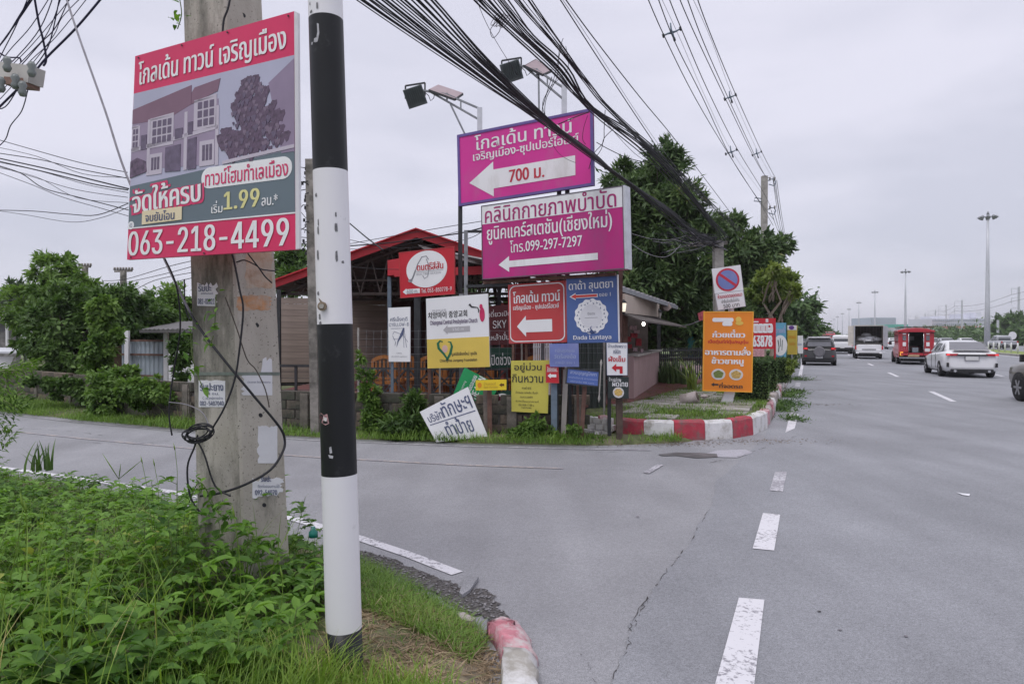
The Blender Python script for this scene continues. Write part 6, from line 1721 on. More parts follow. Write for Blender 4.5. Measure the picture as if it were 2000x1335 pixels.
for x0, y0, x1, y1 in ((1510, 352, 1531, 480), (1514, 352, 1537, 495), (1506, 410, 1528, 470), (1512, 412, 1534, 480), (1510, 345, 1540, 500), (1517, 352, 1541, 500)):
    wire('power cable continuing beyond the tall pole down towards the far trees', [(x0, y0), ((x0 + x1) / 2 - 1, (y0 + y1) / 2 + 2), (x1, y1)], 35, 78, .014, group='power cables beyond the tall pole')
# left side wires
for i, (pix, r) in enumerate((([(-20, 268), (60, 292), (160, 318), (248, 337)], .008), ([(-20, 285), (70, 305), (160, 340), (248, 348)], .006), ([(-20, 296), (80, 312), (150, 330), (248, 348)], .009), ([(-20, 306), (90, 330), (180, 352), (250, 368)], .014), ([(-20, 310), (90, 336), (180, 358), (250, 372)], .012), ([(-20, 314), (80, 334), (170, 360), (250, 376)], .006),
                               ([(-20, 320), (60, 345), (150, 370), (250, 386)], .006), ([(-20, 318), (40, 338), (85, 368), (150, 385), (250, 410)], .009), ([(-20, 330), (60, 360), (120, 385), (200, 408), (250, 422)], .006), ([(-20, 411), (60, 411), (130, 418), (190, 420), (250, 396)], .008), ([(-20, 409), (50, 420), (140, 433), (200, 425), (250, 405)], .005), ([(-20, 325), (70, 345), (150, 385), (250, 395)], .005))):
    wire('dark cable of the sagging set crossing the sky left of the poster', pix, 14, 12, r, group='sagging cables left of the poster', jit=1)
for i, (pix, r) in enumerate((([(70, -20), (40, 30), (10, 75), (-20, 110)], .012), ([(62, -20), (30, 50), (5, 100), (-20, 150)], .008), ([(75, -20), (35, 40), (0, 90)], .012), ([(110, -20), (80, 55), (30, 115), (-20, 160)], .008), ([(125, -20), (95, 60), (60, 100), (0, 165), (-20, 190)], .007), ([(142, -20), (110, 50), (80, 85), (30, 140), (-20, 175)], .008), ([(165, -10), (120, 35), (105, 70), (60, 130), (0, 195)], .006),
                              ([(200, -5), (150, 55), (92, 112), (60, 148), (-5, 212)], .017), ([(66, -20), (75, 45), (85, 75), (90, 115), (84, 128)], .016), ([(105, -20), (60, 50), (20, 100), (-20, 150)], .007), ([(120, -20), (100, 70), (85, 110), (40, 165), (10, 210), (-20, 212)], .009), ([(54, 175), (42, 215), (20, 245), (12, 272), (-10, 292)], .008), ([(-10, 95), (12, 110), (36, 112), (40, 122)], .012), ([(150, -20), (110, 30), (60, 90), (10, 140), (-20, 170)], .006), ([(180, -15), (110, 70), (60, 120), (-10, 190)], .006))):
    wire('dark cable of the dense fan above the box crossarm at the top left', pix, 5.6, 5.9, r * .55, M('cable_indigo', (.022, .02, .06), .5, .2, 10), group='fan of cables at the top left', jit=1.5)
for pix in ([(395, 505), (330, 520), (245, 545), (200, 548)], [(395, 515), (320, 535), (245, 552)], [(385, 530), (300, 548), (250, 575)], [(385, 540), (310, 560), (255, 585)], [(166, 548), (200, 553), (241, 552)], [(166, 560), (80, 575), (0, 590)]):
    wire('thin distant wire between the dark poles and the concrete pole', pix, 30, 38, .016, group='distant wires at the left')
for pix, r in (([(683, 436), (715, 463), (748, 488)], .012), ([(683, 480), (760, 474), (850, 462), (900, 455), (945, 444)], .012), ([(683, 468), (740, 480), (800, 484), (895, 470)], .006), ([(683, 476), (800, 455), (940, 432)], .006), ([(683, 520), (720, 524), (780, 526)], .006), ([(683, 486), (740, 486), (790, 478), (895, 452)], .005), ([(900, 470), (925, 462), (945, 450)], .006)):
    wire('dark service wire strung above the red shelter roof', pix, 13, 12, r, group='service wires above the shelter roof')

# ================================================================== VEGETATION
LF_DARK = leaf_mat('leaf_dark', (.03, .065, .026), (.145, .22, .075), (.20, .20, .07), trans=.25)
LF_MID = leaf_mat('leaf_mid', (.032, .075, .018), (.13, .22, .05), trans=.3)
LF_LIGHT = leaf_mat('leaf_light', (.06, .13, .025), (.21, .33, .07), trans=.35)
LF_YEL = leaf_mat('leaf_yellowish', (.10, .16, .03), (.26, .32, .08), trans=.35)
LF_FAR = leaf_mat('leaf_far', (.04, .085, .03), (.12, .20, .06), trans=.2)
LF_WEED = leaf_mat('leaf_weed', (.03, .09, .014), (.20, .37, .055), (.34, .38, .08), trans=.35, rough=.55)
LF_GRASS = leaf_mat('grass_blade', (.07, .15, .02), (.24, .36, .06), (.45, .40, .16), trans=.35)
LF_SHORT = leaf_mat('grass_short', (.07, .15, .02), (.21, .33, .06), (.34, .30, .13), trans=.3)
LF_DRY = leaf_mat('straw', (.26, .19, .12), (.56, .44, .30), trans=.15)


def bl(lst, D, dr=.8):
    """crown lumps: (px, py, radius px[, flat]) at distance D"""
    out = []
    for e in lst:
        k = D / F; c = P(e[0], e[1], D + R.uniform(-dr, dr)); r = e[2] * k; f = e[3] if len(e) > 3 else .85
        out.append((tuple(c), (r, r, r * f)))
    return out


def gbase(px, D, z=0.05):
    p = P(px, 700, D); return (p.x, p.y, z)


# left group
tree('broadleaf_tree', 'tall airy tree behind the left group, its top against the sky', gbase(115, 24), bl([(100, 530, 40), (130, 560, 45), (75, 560, 38), (160, 590, 45), (60, 600, 45), (110, 510, 26), (180, 640, 50)], 24), 6500, .24, LF_LIGHT, tr=.12, clumps=110, spread=.22)
tree('broadleaf_tree', 'dark bushy tree leaning over the block wall at the left', gbase(140, 18.5), bl([(110, 640, 58), (170, 620, 62), (70, 640, 45), (215, 600, 50), (150, 690, 55), (255, 610, 50), (120, 590, 45), (60, 670, 35), (210, 670, 50)], 18.2), 21000, .17, LF_MID, tr=.13, clumps=230, spread=.22)
tree('broadleaf_tree', 'spreading leafy tree above the corrugated shed', gbase(245, 19), bl([(255, 640, 50), (290, 630, 42), (310, 615, 28), (230, 690, 36), (275, 600, 30), (200, 590, 32)], 18.5), 9500, .17, LF_MID, tr=.10, clumps=110, spread=.25)
tree('broadleaf_tree', 'dark distant tree behind the house at the far left edge', gbase(30, 40), bl([(30, 600, 35), (5, 615, 35), (55, 590, 26), (28, 565, 15)], 40), 3500, .4, LF_DARK, tr=.2)
tree('broadleaf_tree', 'light green tree behind the shed beside the concrete pole', gbase(345, 26), bl([(330, 605, 42), (360, 590, 32), (365, 630, 36), (305, 620, 30), (345, 640, 40)], 26), 7000, .22, LF_LIGHT, tr=.12)
tree('broadleaf_tree', 'dark green tree showing between the poster and the slim pole', gbase(565, 22), bl([(565, 515, 28), (545, 530, 24), (585, 505, 20), (570, 550, 26)], 22), 3500, .22, LF_MID, tr=.12)
# vines
def vine(name, label, lumps, D, n, size, m, cat='vine', **kw):
    v, f = crown(bl(lumps, D, .15), n, size, **kw)
    return np_mesh(name, v, f, m, label=label, cat=cat)
vine('vine', 'thick column of vines climbing a stake above the block wall', [(200, 600, 22), (195, 640, 24), (190, 680, 26), (185, 720, 24), (225, 655, 14), (240, 650, 10)], 15.3, 5500, .11, LF_LIGHT, clumps=120, wr=.6)
vine('vine', 'mat of vines spilling over the block wall below the shed', [(200, 752, 26, .9), (232, 752, 24, .8), (205, 785, 26), (250, 733, 18), (192, 805, 16), (222, 800, 14)], 13.35, 5200, .10, LF_LIGHT, clumps=160, wr=.6)
vine('vine', 'mat of vines trailing along the top of the block wall toward the concrete pole', [(255, 760, 22, .7), (285, 762, 20, .7), (315, 768, 18, .6), (340, 775, 14, .6), (275, 785, 14), (300, 745, 12)], 12.55, 4300, .10, LF_LIGHT, clumps=120, wr=.6)
vine('vine', 'ragged creepers hanging over the far left stretch of the block wall', [(62, 742, 10, .8), (98, 748, 13, .9), (128, 750, 12, 1), (150, 760, 14, 1.2), (172, 770, 13, 1.1), (110, 770, 8)], 14.6, 3600, .10, LF_MID, clumps=110, wr=.6)
vine('vine', 'dark hanging vines on the white wall left of the concrete pole', [(355, 690, 15, 2), (350, 730, 12, 1.5), (345, 672, 10)], 13.4, 1500, .10, LF_MID, clumps=50, wr=.6)
vine('creeper', 'slender creeper climbing the wire fence right of the striped pole', [(712, 735, 12, 1.4), (706, 700, 6, 2.5), (722, 765, 14, 1.2), (716, 790, 18, 1.2), (735, 820, 22, 1.0)], 10.85, 2600, .09, LF_LIGHT, clumps=70, wr=.35)
vine('shrub', 'wild shrub of thin leaves growing among the legs of the narrow white board', [(810, 790, 16, 1.5), (805, 825, 22, 1.2), (770, 830, 20, 1), (830, 835, 18, 1), (790, 850, 22, .7)], 10.65, 4600, .11, LF_MID, clumps=90, wr=.25)
vine('shrub', 'low weedy bush against the wall under the yellow-green banner', [(1050, 822, 15, .8), (1030, 840, 16, .7), (1070, 845, 16, .7), (1010, 848, 12, .6)], 10.45, 1900, .08, LF_LIGHT, clumps=50, wr=.4)
vine('shrub', 'weeds between the wooden post and the rusty leg by the broken kerb', [(1120, 840, 12, .9), (1150, 858, 12, .7), (1095, 858, 12, .7), (1172, 862, 8, .7)], 10.3, 1000, .06, LF_LIGHT, clumps=40, wr=.4)

# the big trees behind the signs
tree('broadleaf_tree', 'big dark long-leaved tree rising behind the clinic sign box', gbase(1270, 22, .25), bl([(1215, 350, 36), (1290, 330, 40), (1310, 300, 24), (1250, 390, 55), (1330, 390, 42), (1180, 400, 30), (1290, 460, 62), (1240, 500, 62), (1340, 470, 48), (1225, 570, 60), (1300, 560, 62), (1365, 440, 34), (1380, 530, 45), (1350, 600, 50), (1290, 640, 50), (1370, 650, 45)], 21.5, 1.0), 56000, .25, LF_DARK, tr=.13, wr=.26, clumps=800, spread=.26, droop=.2, shell=.35, trunks=2)
tree('broadleaf_tree', 'rounded dark tree between the two tall concrete poles', gbase(1450, 31, .25), bl([(1425, 450, 30), (1450, 490, 42), (1480, 470, 28), (1470, 540, 45), (1430, 560, 40), (1500, 500, 28), (1525, 480, 20), (1440, 620, 45)], 30, 1.0), 17000, .30, LF_DARK, tr=.2, wr=.34, clumps=240, trunks=2, shell=.4)
tree('broadleaf_tree', 'yellow-green topped tree wrapped with vines beside the red banner', gbase(1503, 24, .25), bl([(1520, 560, 24), (1535, 545, 18), (1490, 570, 24), (1545, 570, 14), (1510, 530, 18)], 24, .5), 3600, .20, LF_YEL, tr=.13, wr=.45, clumps=60, trunks=2, bark=M('bark_pale', (.26, .21, .17), .9, .3, 10, .5))
vine('vine', 'dark vine mass hanging over the pale trunks by the red banner', [(1500, 590, 22), (1475, 600, 25), (1525, 590, 16), (1520, 620, 14), (1480, 640, 20)], 24.5, 3500, .2, LF_DARK, clumps=60, wr=.3)
tree('broadleaf_tree', 'full dense tree at the far end of the pavement behind the small white board', gbase(1568, 58, .25), bl([(1560, 600, 32), (1575, 625, 26), (1550, 640, 34), (1580, 650, 20), (1535, 610, 28), (1565, 660, 22)], 56, 1.5), 10000, .5, LF_FAR, tr=.25, clumps=120)
tree('broadleaf_tree', 'small far dark tree by the road beyond the parked car', gbase(1612, 150, .2), bl([(1612, 654, 11), (1602, 658, 9), (1624, 658, 8)], 150, 2), 1800, 1.2, LF_FAR, tr=.4)
tree('broadleaf_tree', 'dark tree behind the restaurant shelter seen through its trusses', gbase(900, 28, .2), bl([(620, 620, 55), (700, 610, 55), (780, 600, 55), (860, 610, 60), (940, 600, 60), (1010, 610, 55), (1080, 600, 50), (900, 660, 60), (1000, 660, 60), (800, 660, 55)], 28), 9000, .3, LF_DARK, tr=.16, clumps=120)
# hedges clipped into blocks
def hedge(label, x0, x1, y0, y1, D, dep=1.0):
    a = P(x0, y1, D); b = P(x1, y0, D); sx = b.x - a.x; sz = b.z - a.z; c = Vector(((a.x + b.x) / 2, D + dep / 2, (a.z + b.z) / 2))
    t = thing('hedge', label, 'hedge', (c.x, c.y, a.z), 'clipped hedge blocks along the pavement')
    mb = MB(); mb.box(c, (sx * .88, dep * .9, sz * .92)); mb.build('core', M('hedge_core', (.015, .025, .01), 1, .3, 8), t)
    n = int(2600 * sx * sz / .3 + 1200); hs = np.array([sx, dep, sz]) / 2
    p = NR.uniform(-1, 1, (n, 3)); ax = NR.randint(0, 3, n); sg = NR.choice([-1, 1], n); p[np.arange(n), ax] = sg * NR.uniform(.86, 1.02, n)
    nn = np.zeros((n, 3)); nn[np.arange(n), ax] = sg
    q = np.sign(p) * np.abs(p) ** .92
    v, f = leaves(q * hs + np.array(c), nn * .6 + NR.normal(0, .6, (n, 3)), .05 * NR.uniform(.7, 1.4, n) * (D / 14) ** .5, .5)
    np_mesh('foliage', v, f, LF_DARK, t)
hedge('square clipped hedge block right behind the orange board', 1464, 1504, 706, 782, 13.9, .9)
hedge('second clipped hedge block below the red banner', 1484, 1520, 703, 762, 16.5, 1.0)
hedge('third clipped hedge block below the pale blue banner', 1508, 1545, 700, 745, 19.5, 1.4)
hedge('long clipped hedge block under the tall yellow board', 1536, 1562, 690, 718, 27, 4)
vine('shrub', 'small bright shrub at the kerb beside the third hedge block', [(1546, 708, 7), (1543, 722, 6)], 19, 500, .09, LF_YEL, clumps=20)

# strap-leaved plants by the bar fence, palm seedling
def strap_plant(label, px, D, n, h, m, z=KZ, w=.05, lean=.5, name='strap_plant'):
    b0 = P(px, 700, D); B_ = np.tile([b0.x, b0.y, z], (n, 1)) + NR.normal(0, .06, (n, 3)) * [1, 1, 0]
    v, f = blades(B_, NR.uniform(.6, 1.1, n) * h, np.full(n, w), NR.uniform(.05, lean, n), NR.uniform(0, 6.28, n), 5)
    return np_mesh(name, v, f, m, label=label, cat='plant', group='sword-leaved plants by the bar fence' if 'sword' in label else None)
for px, D, h in ((1296, 18.6, .75), (1308, 18.2, .8), (1322, 18.4, .85), (1336, 18, .8), (1288, 19, .7), (1315, 18.8, .6)):
    strap_plant('dark sword-leaved plant in front of the black bar fence', px, D, 18, h, LF_DARK, w=.06, lean=.45)
strap_plant('yellow-green palm seedling beside the orange board', 1352, 16.5, 16, 1.0, LF_YEL, w=.06, lean=1.2, name='palm_seedling')
strap_plant('dark green clump of long leaves at the road edge left', 77, 7.6, 22, .38, LF_MID, z=.1, w=.03, lean=.7, name='lily_clump')
strap_plant('tuft of pale grass leaning on the fallen white board', 893, 10.4, 26, .42, LF_LIGHT, z=.05, w=.018, lean=1.0, name='grass_tuft')

# grass on the far verge
fv = [G(x, y) for x, y in ((-60, 803), (0, 808), (150, 826), (350, 843), (620, 860), (900, 870), (1150, 875), (1215, 872), (1330, 868), (1330, 860), (1215, 858), (1140, 855), (1000, 852), (720, 845), (370, 826), (235, 812), (145, 795), (-60, 770))]
pp = scatter(fv, 26000, .05)
pn = np.sin(pp[:, 0] * 2.1 + 1.3) * np.sin(pp[:, 0] * .83) + NR.normal(0, .3, len(pp)); pp = pp[pn > -.55]; pn = pn[pn > -.55]
v, f = blades(pp, NR.uniform(.03, .13, len(pp)) * (1 + .9 * np.clip(pn, 0, 1)) * (1 + .8 * (NR.rand(len(pp)) < .08)), NR.uniform(.006, .014, len(pp)), NR.uniform(.2, 1.3, len(pp)), NR.uniform(0, 6.28, len(pp)), 3)
np_mesh('grass', v, f, LF_SHORT, kind='stuff', label='short green grass along the foot of the block wall and signs')
# grass and weeds on the island
pi_ = scatter([(p[0], p[1]) for p in inner[:8]] + [RP(sK - .3, 22), RP(-5, 22), (1.6, 12.5)], 34000, KZ - .02)
n1 = np.sin(pi_[:, 0] * 2.3 + 1) * np.cos(pi_[:, 1] * 2.1) + NR.normal(0, .45, len(pi_)); pi_ = pi_[n1 > -.2]
v, f = blades(pi_, NR.uniform(.04, .12, len(pi_)), NR.uniform(.006, .013, len(pi_)), NR.uniform(.2, 1.4, len(pi_)), NR.uniform(0, 6.28, len(pi_)), 3)
np_mesh('grass', v, f, LF_SHORT, kind='stuff', label='grass growing between the paving slabs of the corner')
cl_pts = []
for px, py, r_, n_ in ((1530, 790, .35, 900), (1552, 768, .25, 500), (1518, 800, .3, 800), (1560, 742, .35, 400), (1540, 775, .3, 500), (1548, 820, .2, 250)):
    c = G(px, py); cl_pts.append(np.array([c.x, c.y, 0]) + NR.normal(0, r_ * .6, (n_, 3)) * [1, 1.6, 0])
cl_pts = np.concatenate(cl_pts)
v, f = leaves(cl_pts + np.abs(NR.normal(0, .05, (len(cl_pts), 3))) * [0, 0, 1], NR.normal(0, 1, (len(cl_pts), 3)) * [1, 1, .5] + [0, 0, .4], NR.uniform(.05, .13, len(cl_pts)), .25)
np_mesh('gutter_weeds', v, f, LF_MID, kind='stuff', label='clumps of weeds growing in the highway gutter by the kerb')
dp = np.concatenate([np.array([*G(x, y)]) + NR.normal(0, .3, (300, 3)) * [2.2, .5, 0] for x, y in ((1560, 790), (1545, 762), (1565, 742), (1480, 862), (1300, 866), (1240, 868))])
dp[:, 2] = .012
v, f = leaves(dp, NR.normal(0, 1, (len(dp), 3)) * [1, 1, .1], NR.uniform(.02, .05, len(dp)), .3)
np_mesh('leaf_litter', v, f, leaf_mat('litter_brown', (.09, .06, .04), (.25, .18, .12), trans=.1), kind='stuff', label='brown leaf litter in the gutters')


# ---- near verge: weeds, grass and straw
def vz(p):
    ins, d = inside_dist(p[:, :2], np.array([(q[0], q[1]) for q in VERGE]))
    return np.where(ins, -.05 + .12 * np.clip(d / .35, 0, 1) + .10 * np.clip((d - .7) / 1.2, 0, 1), -.05)


weed_area = [(-9, 9.0), (-6.3, 7.7), (-3.6, 6.45), (-2.1, 5.45), (-1.35, 4.9), (-1.05, 4.1), (-1.0, 3.35), (-.98, 2.6), (-.75, 1.7), (-.6, .9), (-3, .9), (-9, 5)]
pl = scatter(weed_area, 1500)
pl[:, 2] = vz(pl)
far_ = np.hypot(pl[:, 0], pl[:, 1])
LC, LD, LS, NU, ST = [], [], [], [], []
polec = np.array(P(465, 1050, 4.15))[:2]
for p in pl:
    D_ = p[1]
    dp_ = np.hypot(*(p[:2] - polec))
    lowzone = p[1] > 5.2 or p[0] < -4
    h = NR.uniform(.16, .34) * (.55 if lowzone else 1.0)
    if dp_ < .6 and p[0] < polec[0] + .25: h *= 1.9
    if p[0] > -1.45 and p[1] < 4.2: h *= .8
    ns = 8 if p[1] < 4.5 else 5
    ang0 = NR.uniform(0, 6.28)
    stem_dir = np.array([NR.normal(0, .18), NR.normal(0, .18), 1.0])
    ST.append((p, p + stem_dir * h))
    for s_ in range(ns):
        t_ = (s_ + .6) / ns; a = ang0 + s_ * 2.4
        o = p + stem_dir * h * t_
        dr = np.array([math.cos(a), math.sin(a), NR.uniform(.1, .55)]); dr /= np.linalg.norm(dr)
        Lr = NR.uniform(.06, .13) * (1.15 - .4 * t_)
        side_ = np.array([-dr[1], dr[0], 0]); side_ /= np.linalg.norm(side_) + 1e-9
        ls_ = NR.uniform(.05, .088) * (1.1 if p[1] < 4 else .9)
        ST.append((o, o + dr * Lr))
        for k, (tt, sg) in enumerate(((.45, 1), (.45, -1), (.8, 1), (.8, -1), (1.0, 0))):
            LC.append(o + dr * Lr * tt); LD.append(dr * (.55 if sg else 1.0) + side_ * sg * .8 + np.array([0, 0, NR.uniform(-.3, .12)])); LS.append(ls_ * (1.2 if sg == 0 else .95) * NR.uniform(.8, 1.15)); NU.append([0, 0, 1])
LC, LD, LS, NU = map(np.array, (LC, LD, LS, NU))
LD = LD + NR.normal(0, .12, LD.shape)
v, f = leaves(LC, LD, LS, .50, .45, sub=True, Nup=NU + NR.normal(0, .25, NU.shape))
weeds = np_mesh('weeds', v, f, LF_WEED, smooth=False, kind='stuff', label='dense bright green leafy weeds on the roadside bank')
sv, sf = [], []
for i, (a, b) in enumerate(ST):
    d = (b - a); x = np.cross(d, [0.3, .9, .1]); x = x / (np.linalg.norm(x) + 1e-9) * .0022
    y = np.cross(d, x); y = y / (np.linalg.norm(y) + 1e-9) * .0022
    k = len(sv); sv += [a + x, a - x * .5 + y, a - x * .5 - y, b + x * .6, b - x * .3 + y * .6, b - x * .3 - y * .6]
    sf += [(k, k + 1, k + 4, k + 3), (k + 1, k + 2, k + 5, k + 4), (k + 2, k, k + 3, k + 5)]
np_mesh('weed_stems', sv, sf, M('stem_green', (.10, .14, .04), .6, .3, 10), kind='stuff', label='thin stems of the roadside weeds')
# ground-covering grass among and beyond the weeds
ga = scatter([(-14, 11.4), (-6.2, 7.95), (-3.55, 6.65), (-1.3, 5.02), (-.55, 4.2), (-.22, 3.75), (-.05, 3.2), (-.1, 2.4), (-.7, 1.2), (-3, 1), (-12, 6)], 52000)
ga[:, 2] = vz(ga) + .0
dry = (ga[:, 0] > -1.0) & (ga[:, 1] < 4.0)
nz_ = np.sin(ga[:, 0] * 7 + 2 * np.sin(ga[:, 1] * 3)) * np.cos(ga[:, 1] * 6) + NR.normal(0, .5, len(ga))
keep = ~(dry & (nz_ < .05)); ga = ga[keep]
hh = NR.uniform(.03, .10, len(ga)) * np.where(ga[:, 0] > -1.2, .75, 1.5)
v, f = blades(ga, hh, NR.uniform(.003, .007, len(ga)), NR.uniform(.3, 1.5, len(ga)), NR.uniform(0, 6.28, len(ga)), 3)
np_mesh('grass', v, f, LF_SHORT, kind='stuff', label='short grass on the near verge by the striped pole')
gb = scatter([(-1.2, 5.0), (-.85, 4.72), (-.5, 4.22), (-.2, 3.78), (-.12, 3.6), (-.2, 3.2), (-.6, 3.6), (-1.0, 3.9), (-1.25, 4.5)], 7500)
gb[:, 2] = vz(gb)
v, f = blades(gb, NR.uniform(.04, .11, len(gb)), NR.uniform(.003, .006, len(gb)), NR.uniform(.3, 1.4, len(gb)), NR.uniform(0, 6.28, len(gb)), 4)
np_mesh('grass', v, f, LF_SHORT, kind='stuff', label='fresh grass fringe along the gutter gravel')
sa = scatter([(-.95, 4.25), (-.6, 4.1), (-.15, 3.6), (.03, 3.2), (0, 2.5), (-.9, 2.5)], 12500)
sa[:, 2] = vz(sa) + .008 + np.abs(NR.normal(0, .008, len(sa)))
nz_ = np.sin(sa[:, 0] * 8) * np.cos(sa[:, 1] * 7 + 1) + NR.normal(0, .5, len(sa)); sa = sa[nz_ < .7]
v, f = leaves(sa, NR.normal(0, 1, (len(sa), 3)) * [1, 1, .16], NR.uniform(.03, .10, len(sa)), .06)
np_mesh('straw', v, f, LF_DRY, kind='stuff', label='dry straw clippings lying on the verge by the chipped kerb')
# tall fresh grass low in the frame
tl = scatter([(-1.35, 2.9), (-.85, 3.0), (-.45, 3.0), (-.12, 2.75), (-.25, 2.1), (-.6, 1.5), (-1.5, 1.7)], 7000)
tl[:, 2] = vz(tl)
v, f = blades(tl, NR.uniform(.10, .34, len(tl)) * np.where(tl[:, 0] > -.75, .62, 1), NR.uniform(.004, .009, len(tl)), NR.uniform(.1, 1.0, len(tl)), NR.uniform(0, 6.28, len(tl)), 6)
np_mesh('tall_grass', v, f, LF_GRASS, kind='stuff', label='tall fresh grass blades around the foot of the striped pole')
tl = scatter([(-3.4, 4.6), (-1.4, 4.6), (-1.2, 2.2), (-2.2, 2.0)], 620)
tl[:, 2] = vz(tl)
v, f = blades(tl, NR.uniform(.3, .62, len(tl)), NR.uniform(.005, .009, len(tl)), NR.uniform(.15, .9, len(tl)), NR.uniform(0, 6.28, len(tl)), 7)
np_mesh('tall_grass', v, f, LF_GRASS, kind='stuff', label='scattered long grass stems poking out of the weeds')
# a few seeding stems that stand against the road
for i, (x0, y0, x1, y1, D_, sp) in enumerate(((232, 1010, 232, 935, 4.9, 1), (290, 990, 278, 905, 5.1, 0), (310, 985, 302, 910, 5.2, 0), (345, 960, 342, 880, 5.0, 0), (40, 1150, 52, 1000, 3.0, 0), (0, 1205, 45, 990, 2.6, 0), (470, 1180, 458, 1010, 3.1, 0), (540, 1220, 552, 1130, 2.9, 0))):
    mb = MB(); a, b = P(x0, y0, D_), P(x1, y1, D_); mb.tube(smooth([a - Vector((0, 0, .25)), a, a.lerp(b, .5) + Vector((.01, 0, 0)), b], 4), [.0022] * 13 if False else .0018, 5)
    vb, fb = [], []
    if sp:
        for q in ((200, 885), (277, 898), (236, 905)): mb.tube([b, b.lerp(P(*q, D_), .5), P(*q, D_)], [.002, .004, .0008], 5)
    else: mb.tube([b, b + Vector((-.004, 0, .02)), b + Vector((-.012, 0, .06))], [.002, .005, .0006], 5)
    mb.build('grass_stalk', LF_GRASS, label='long grass stalk standing up from the weeds against the road', cat='grass stalk', group='grass stalks above the weeds', recalc=False)
# feathery branches entering from the left edge
def feather(label, a, b, D_, nl, ll, m):
    a, b = np.array(P(*a, D_)), np.array(P(*b, D_)); C, Dd = [], []
    t = thing('leafy_branch', label, 'branch', tuple(a))
    mb = MB(); mb.tube([a, (a + b) / 2 + np.array([0, 0, .02]), b], [.006, .004, .002], 5); mb.build('twig', M('stem_green', (.10, .14, .04)), t, recalc=False)
    for k in range(nl):
        u = (k + 1) / nl; o = a + (b - a) * u
        for sg in (1, -1):
            for q in range(9):
                az = sg; base = o + np.array([.0, .03 * sg * q / 3, .016 * q * sg * .6 - .003 * q])
                C.append(base); Dd.append(np.array([.8, .25 * sg, .35 * sg]))
                C.append(base); Dd.append(np.array([-.2, .35 * sg, -.5 * sg]))
    C, Dd = np.array(C), np.array(Dd) + NR.normal(0, .25, (len(C), 3))
    v, f = leaves(C, Dd, ll * NR.uniform(.7, 1.2, len(C)), .3); np_mesh('leaflets', v, f, m, t)
feather('feathery green branch entering from the left edge above the road', (-40, 742), (55, 722), 3.0, 9, .035, LF_LIGHT)
feather('feathery dark branch drooping at the left edge over the road edge', (-40, 770), (38, 800), 3.2, 8, .035, LF_MID)
feather('small leaf sprig at the left edge over the side road', (-50, 845), (8, 868), 3.0, 5, .035, LF_LIGHT)
mb = MB(); c = P(612, 1038, 3.9); mb.tube([c - Vector((0, 0, .03)), c, c + Vector((0, 0, .012)), c + Vector((0, 0, .03))], [.026, .026, .012, .011], 12); mb.build('bottle_cap', M('plastic_teal', (.01, .14, .11), .3, .2, 8), label='small dark teal plastic bottle top in the weeds beside the striped pole', cat='bottle')
# vine shoots on the concrete pole
for pix, n_ in (([(375, 640), (380, 700), (400, 760)], 14), ([(425, 575), (424, 610), (422, 640)], 10), ([(352, -10), (358, 30), (350, 60)], 10), ([(400, 660), (412, 672), (420, 655)], 6), ([(372, 980), (395, 940), (430, 1000), (455, 1010)], 60), ([(470, 1075), (490, 1055), (520, 1060), (545, 1050)], 40)):
    q = smooth([P(x, y, 3.9) for x, y in pix], 8); C = np.array([q[int(NR.uniform(0, len(q) - 1))] for _ in range(n_)]) + NR.normal(0, .02, (n_, 3)); C[:, 1] -= .03
    t = thing('climbing_vine', 'small vine shoot clinging to the concrete pole', 'vine', tuple(q[0]), 'vine shoots on the concrete pole')
    v, f = leaves(C, NR.normal(0, 1, (n_, 3)) - [0, .3, .2], .055 * NR.uniform(.6, 1.3, n_), .5, .4, sub=True); np_mesh('leaves', v, f, LF_WEED, t)
    mb = MB(); mb.tube([p - Vector((0, .02, 0)) for p in q], .003, 5); mb.build('stem', M('stem_green', (.10, .14, .04)), t, recalc=False)

# ================================================================== VEHICLES (built at the origin, rear bumper at y=0, then driven into place)
TYRE = M('tyre', (.02, .02, .021), .85, .2, 20)
RIM = M('rim', (.33, .33, .35), .35, .1, 10, metal=.6)
GLASS = M('car_glass', (.035, .04, .048), .08, .1, 3, spec=.8)
GLASS_L = M('car_glass_hazy', (.13, .13, .15), .12, .1, 3, spec=.8)
PL_BLK = M('trim_black', (.018, .018, .02), .5, .2, 10)
TAIL = M('tail_lamp', (.45, .01, .02), .2, .1, 10, spec=.6)
TAIL_ON = M('tail_lamp_lit', (.9, .05, .05), .3, .1, 10, emit=.45)
PLATE = M('number_plate', (.62, .62, .62), .5, .05, 10)
CHROME = M('chrome', (.55, .55, .57), .2, .05, 5, metal=.9)
C_WHITE = M('car_white', (.74, .74, .76), .28, .02, 2, coat=.6)
C_GREY = M('car_dark_grey', (.065, .065, .07), .3, .05, 2, coat=.6)
C_SILVER = M('car_silver', (.42, .43, .46), .3, .04, 2, metal=.3, coat=.5)
C_RED = M('car_red', (.42, .02, .035), .35, .05, 2, coat=.4)
C_PINKRED = M('car_red_faded', (.42, .13, .15), .4, .1, 2, coat=.3)
C_BROWN = M('car_brown_grey', (.13, .115, .10), .3, .05, 2, coat=.6)


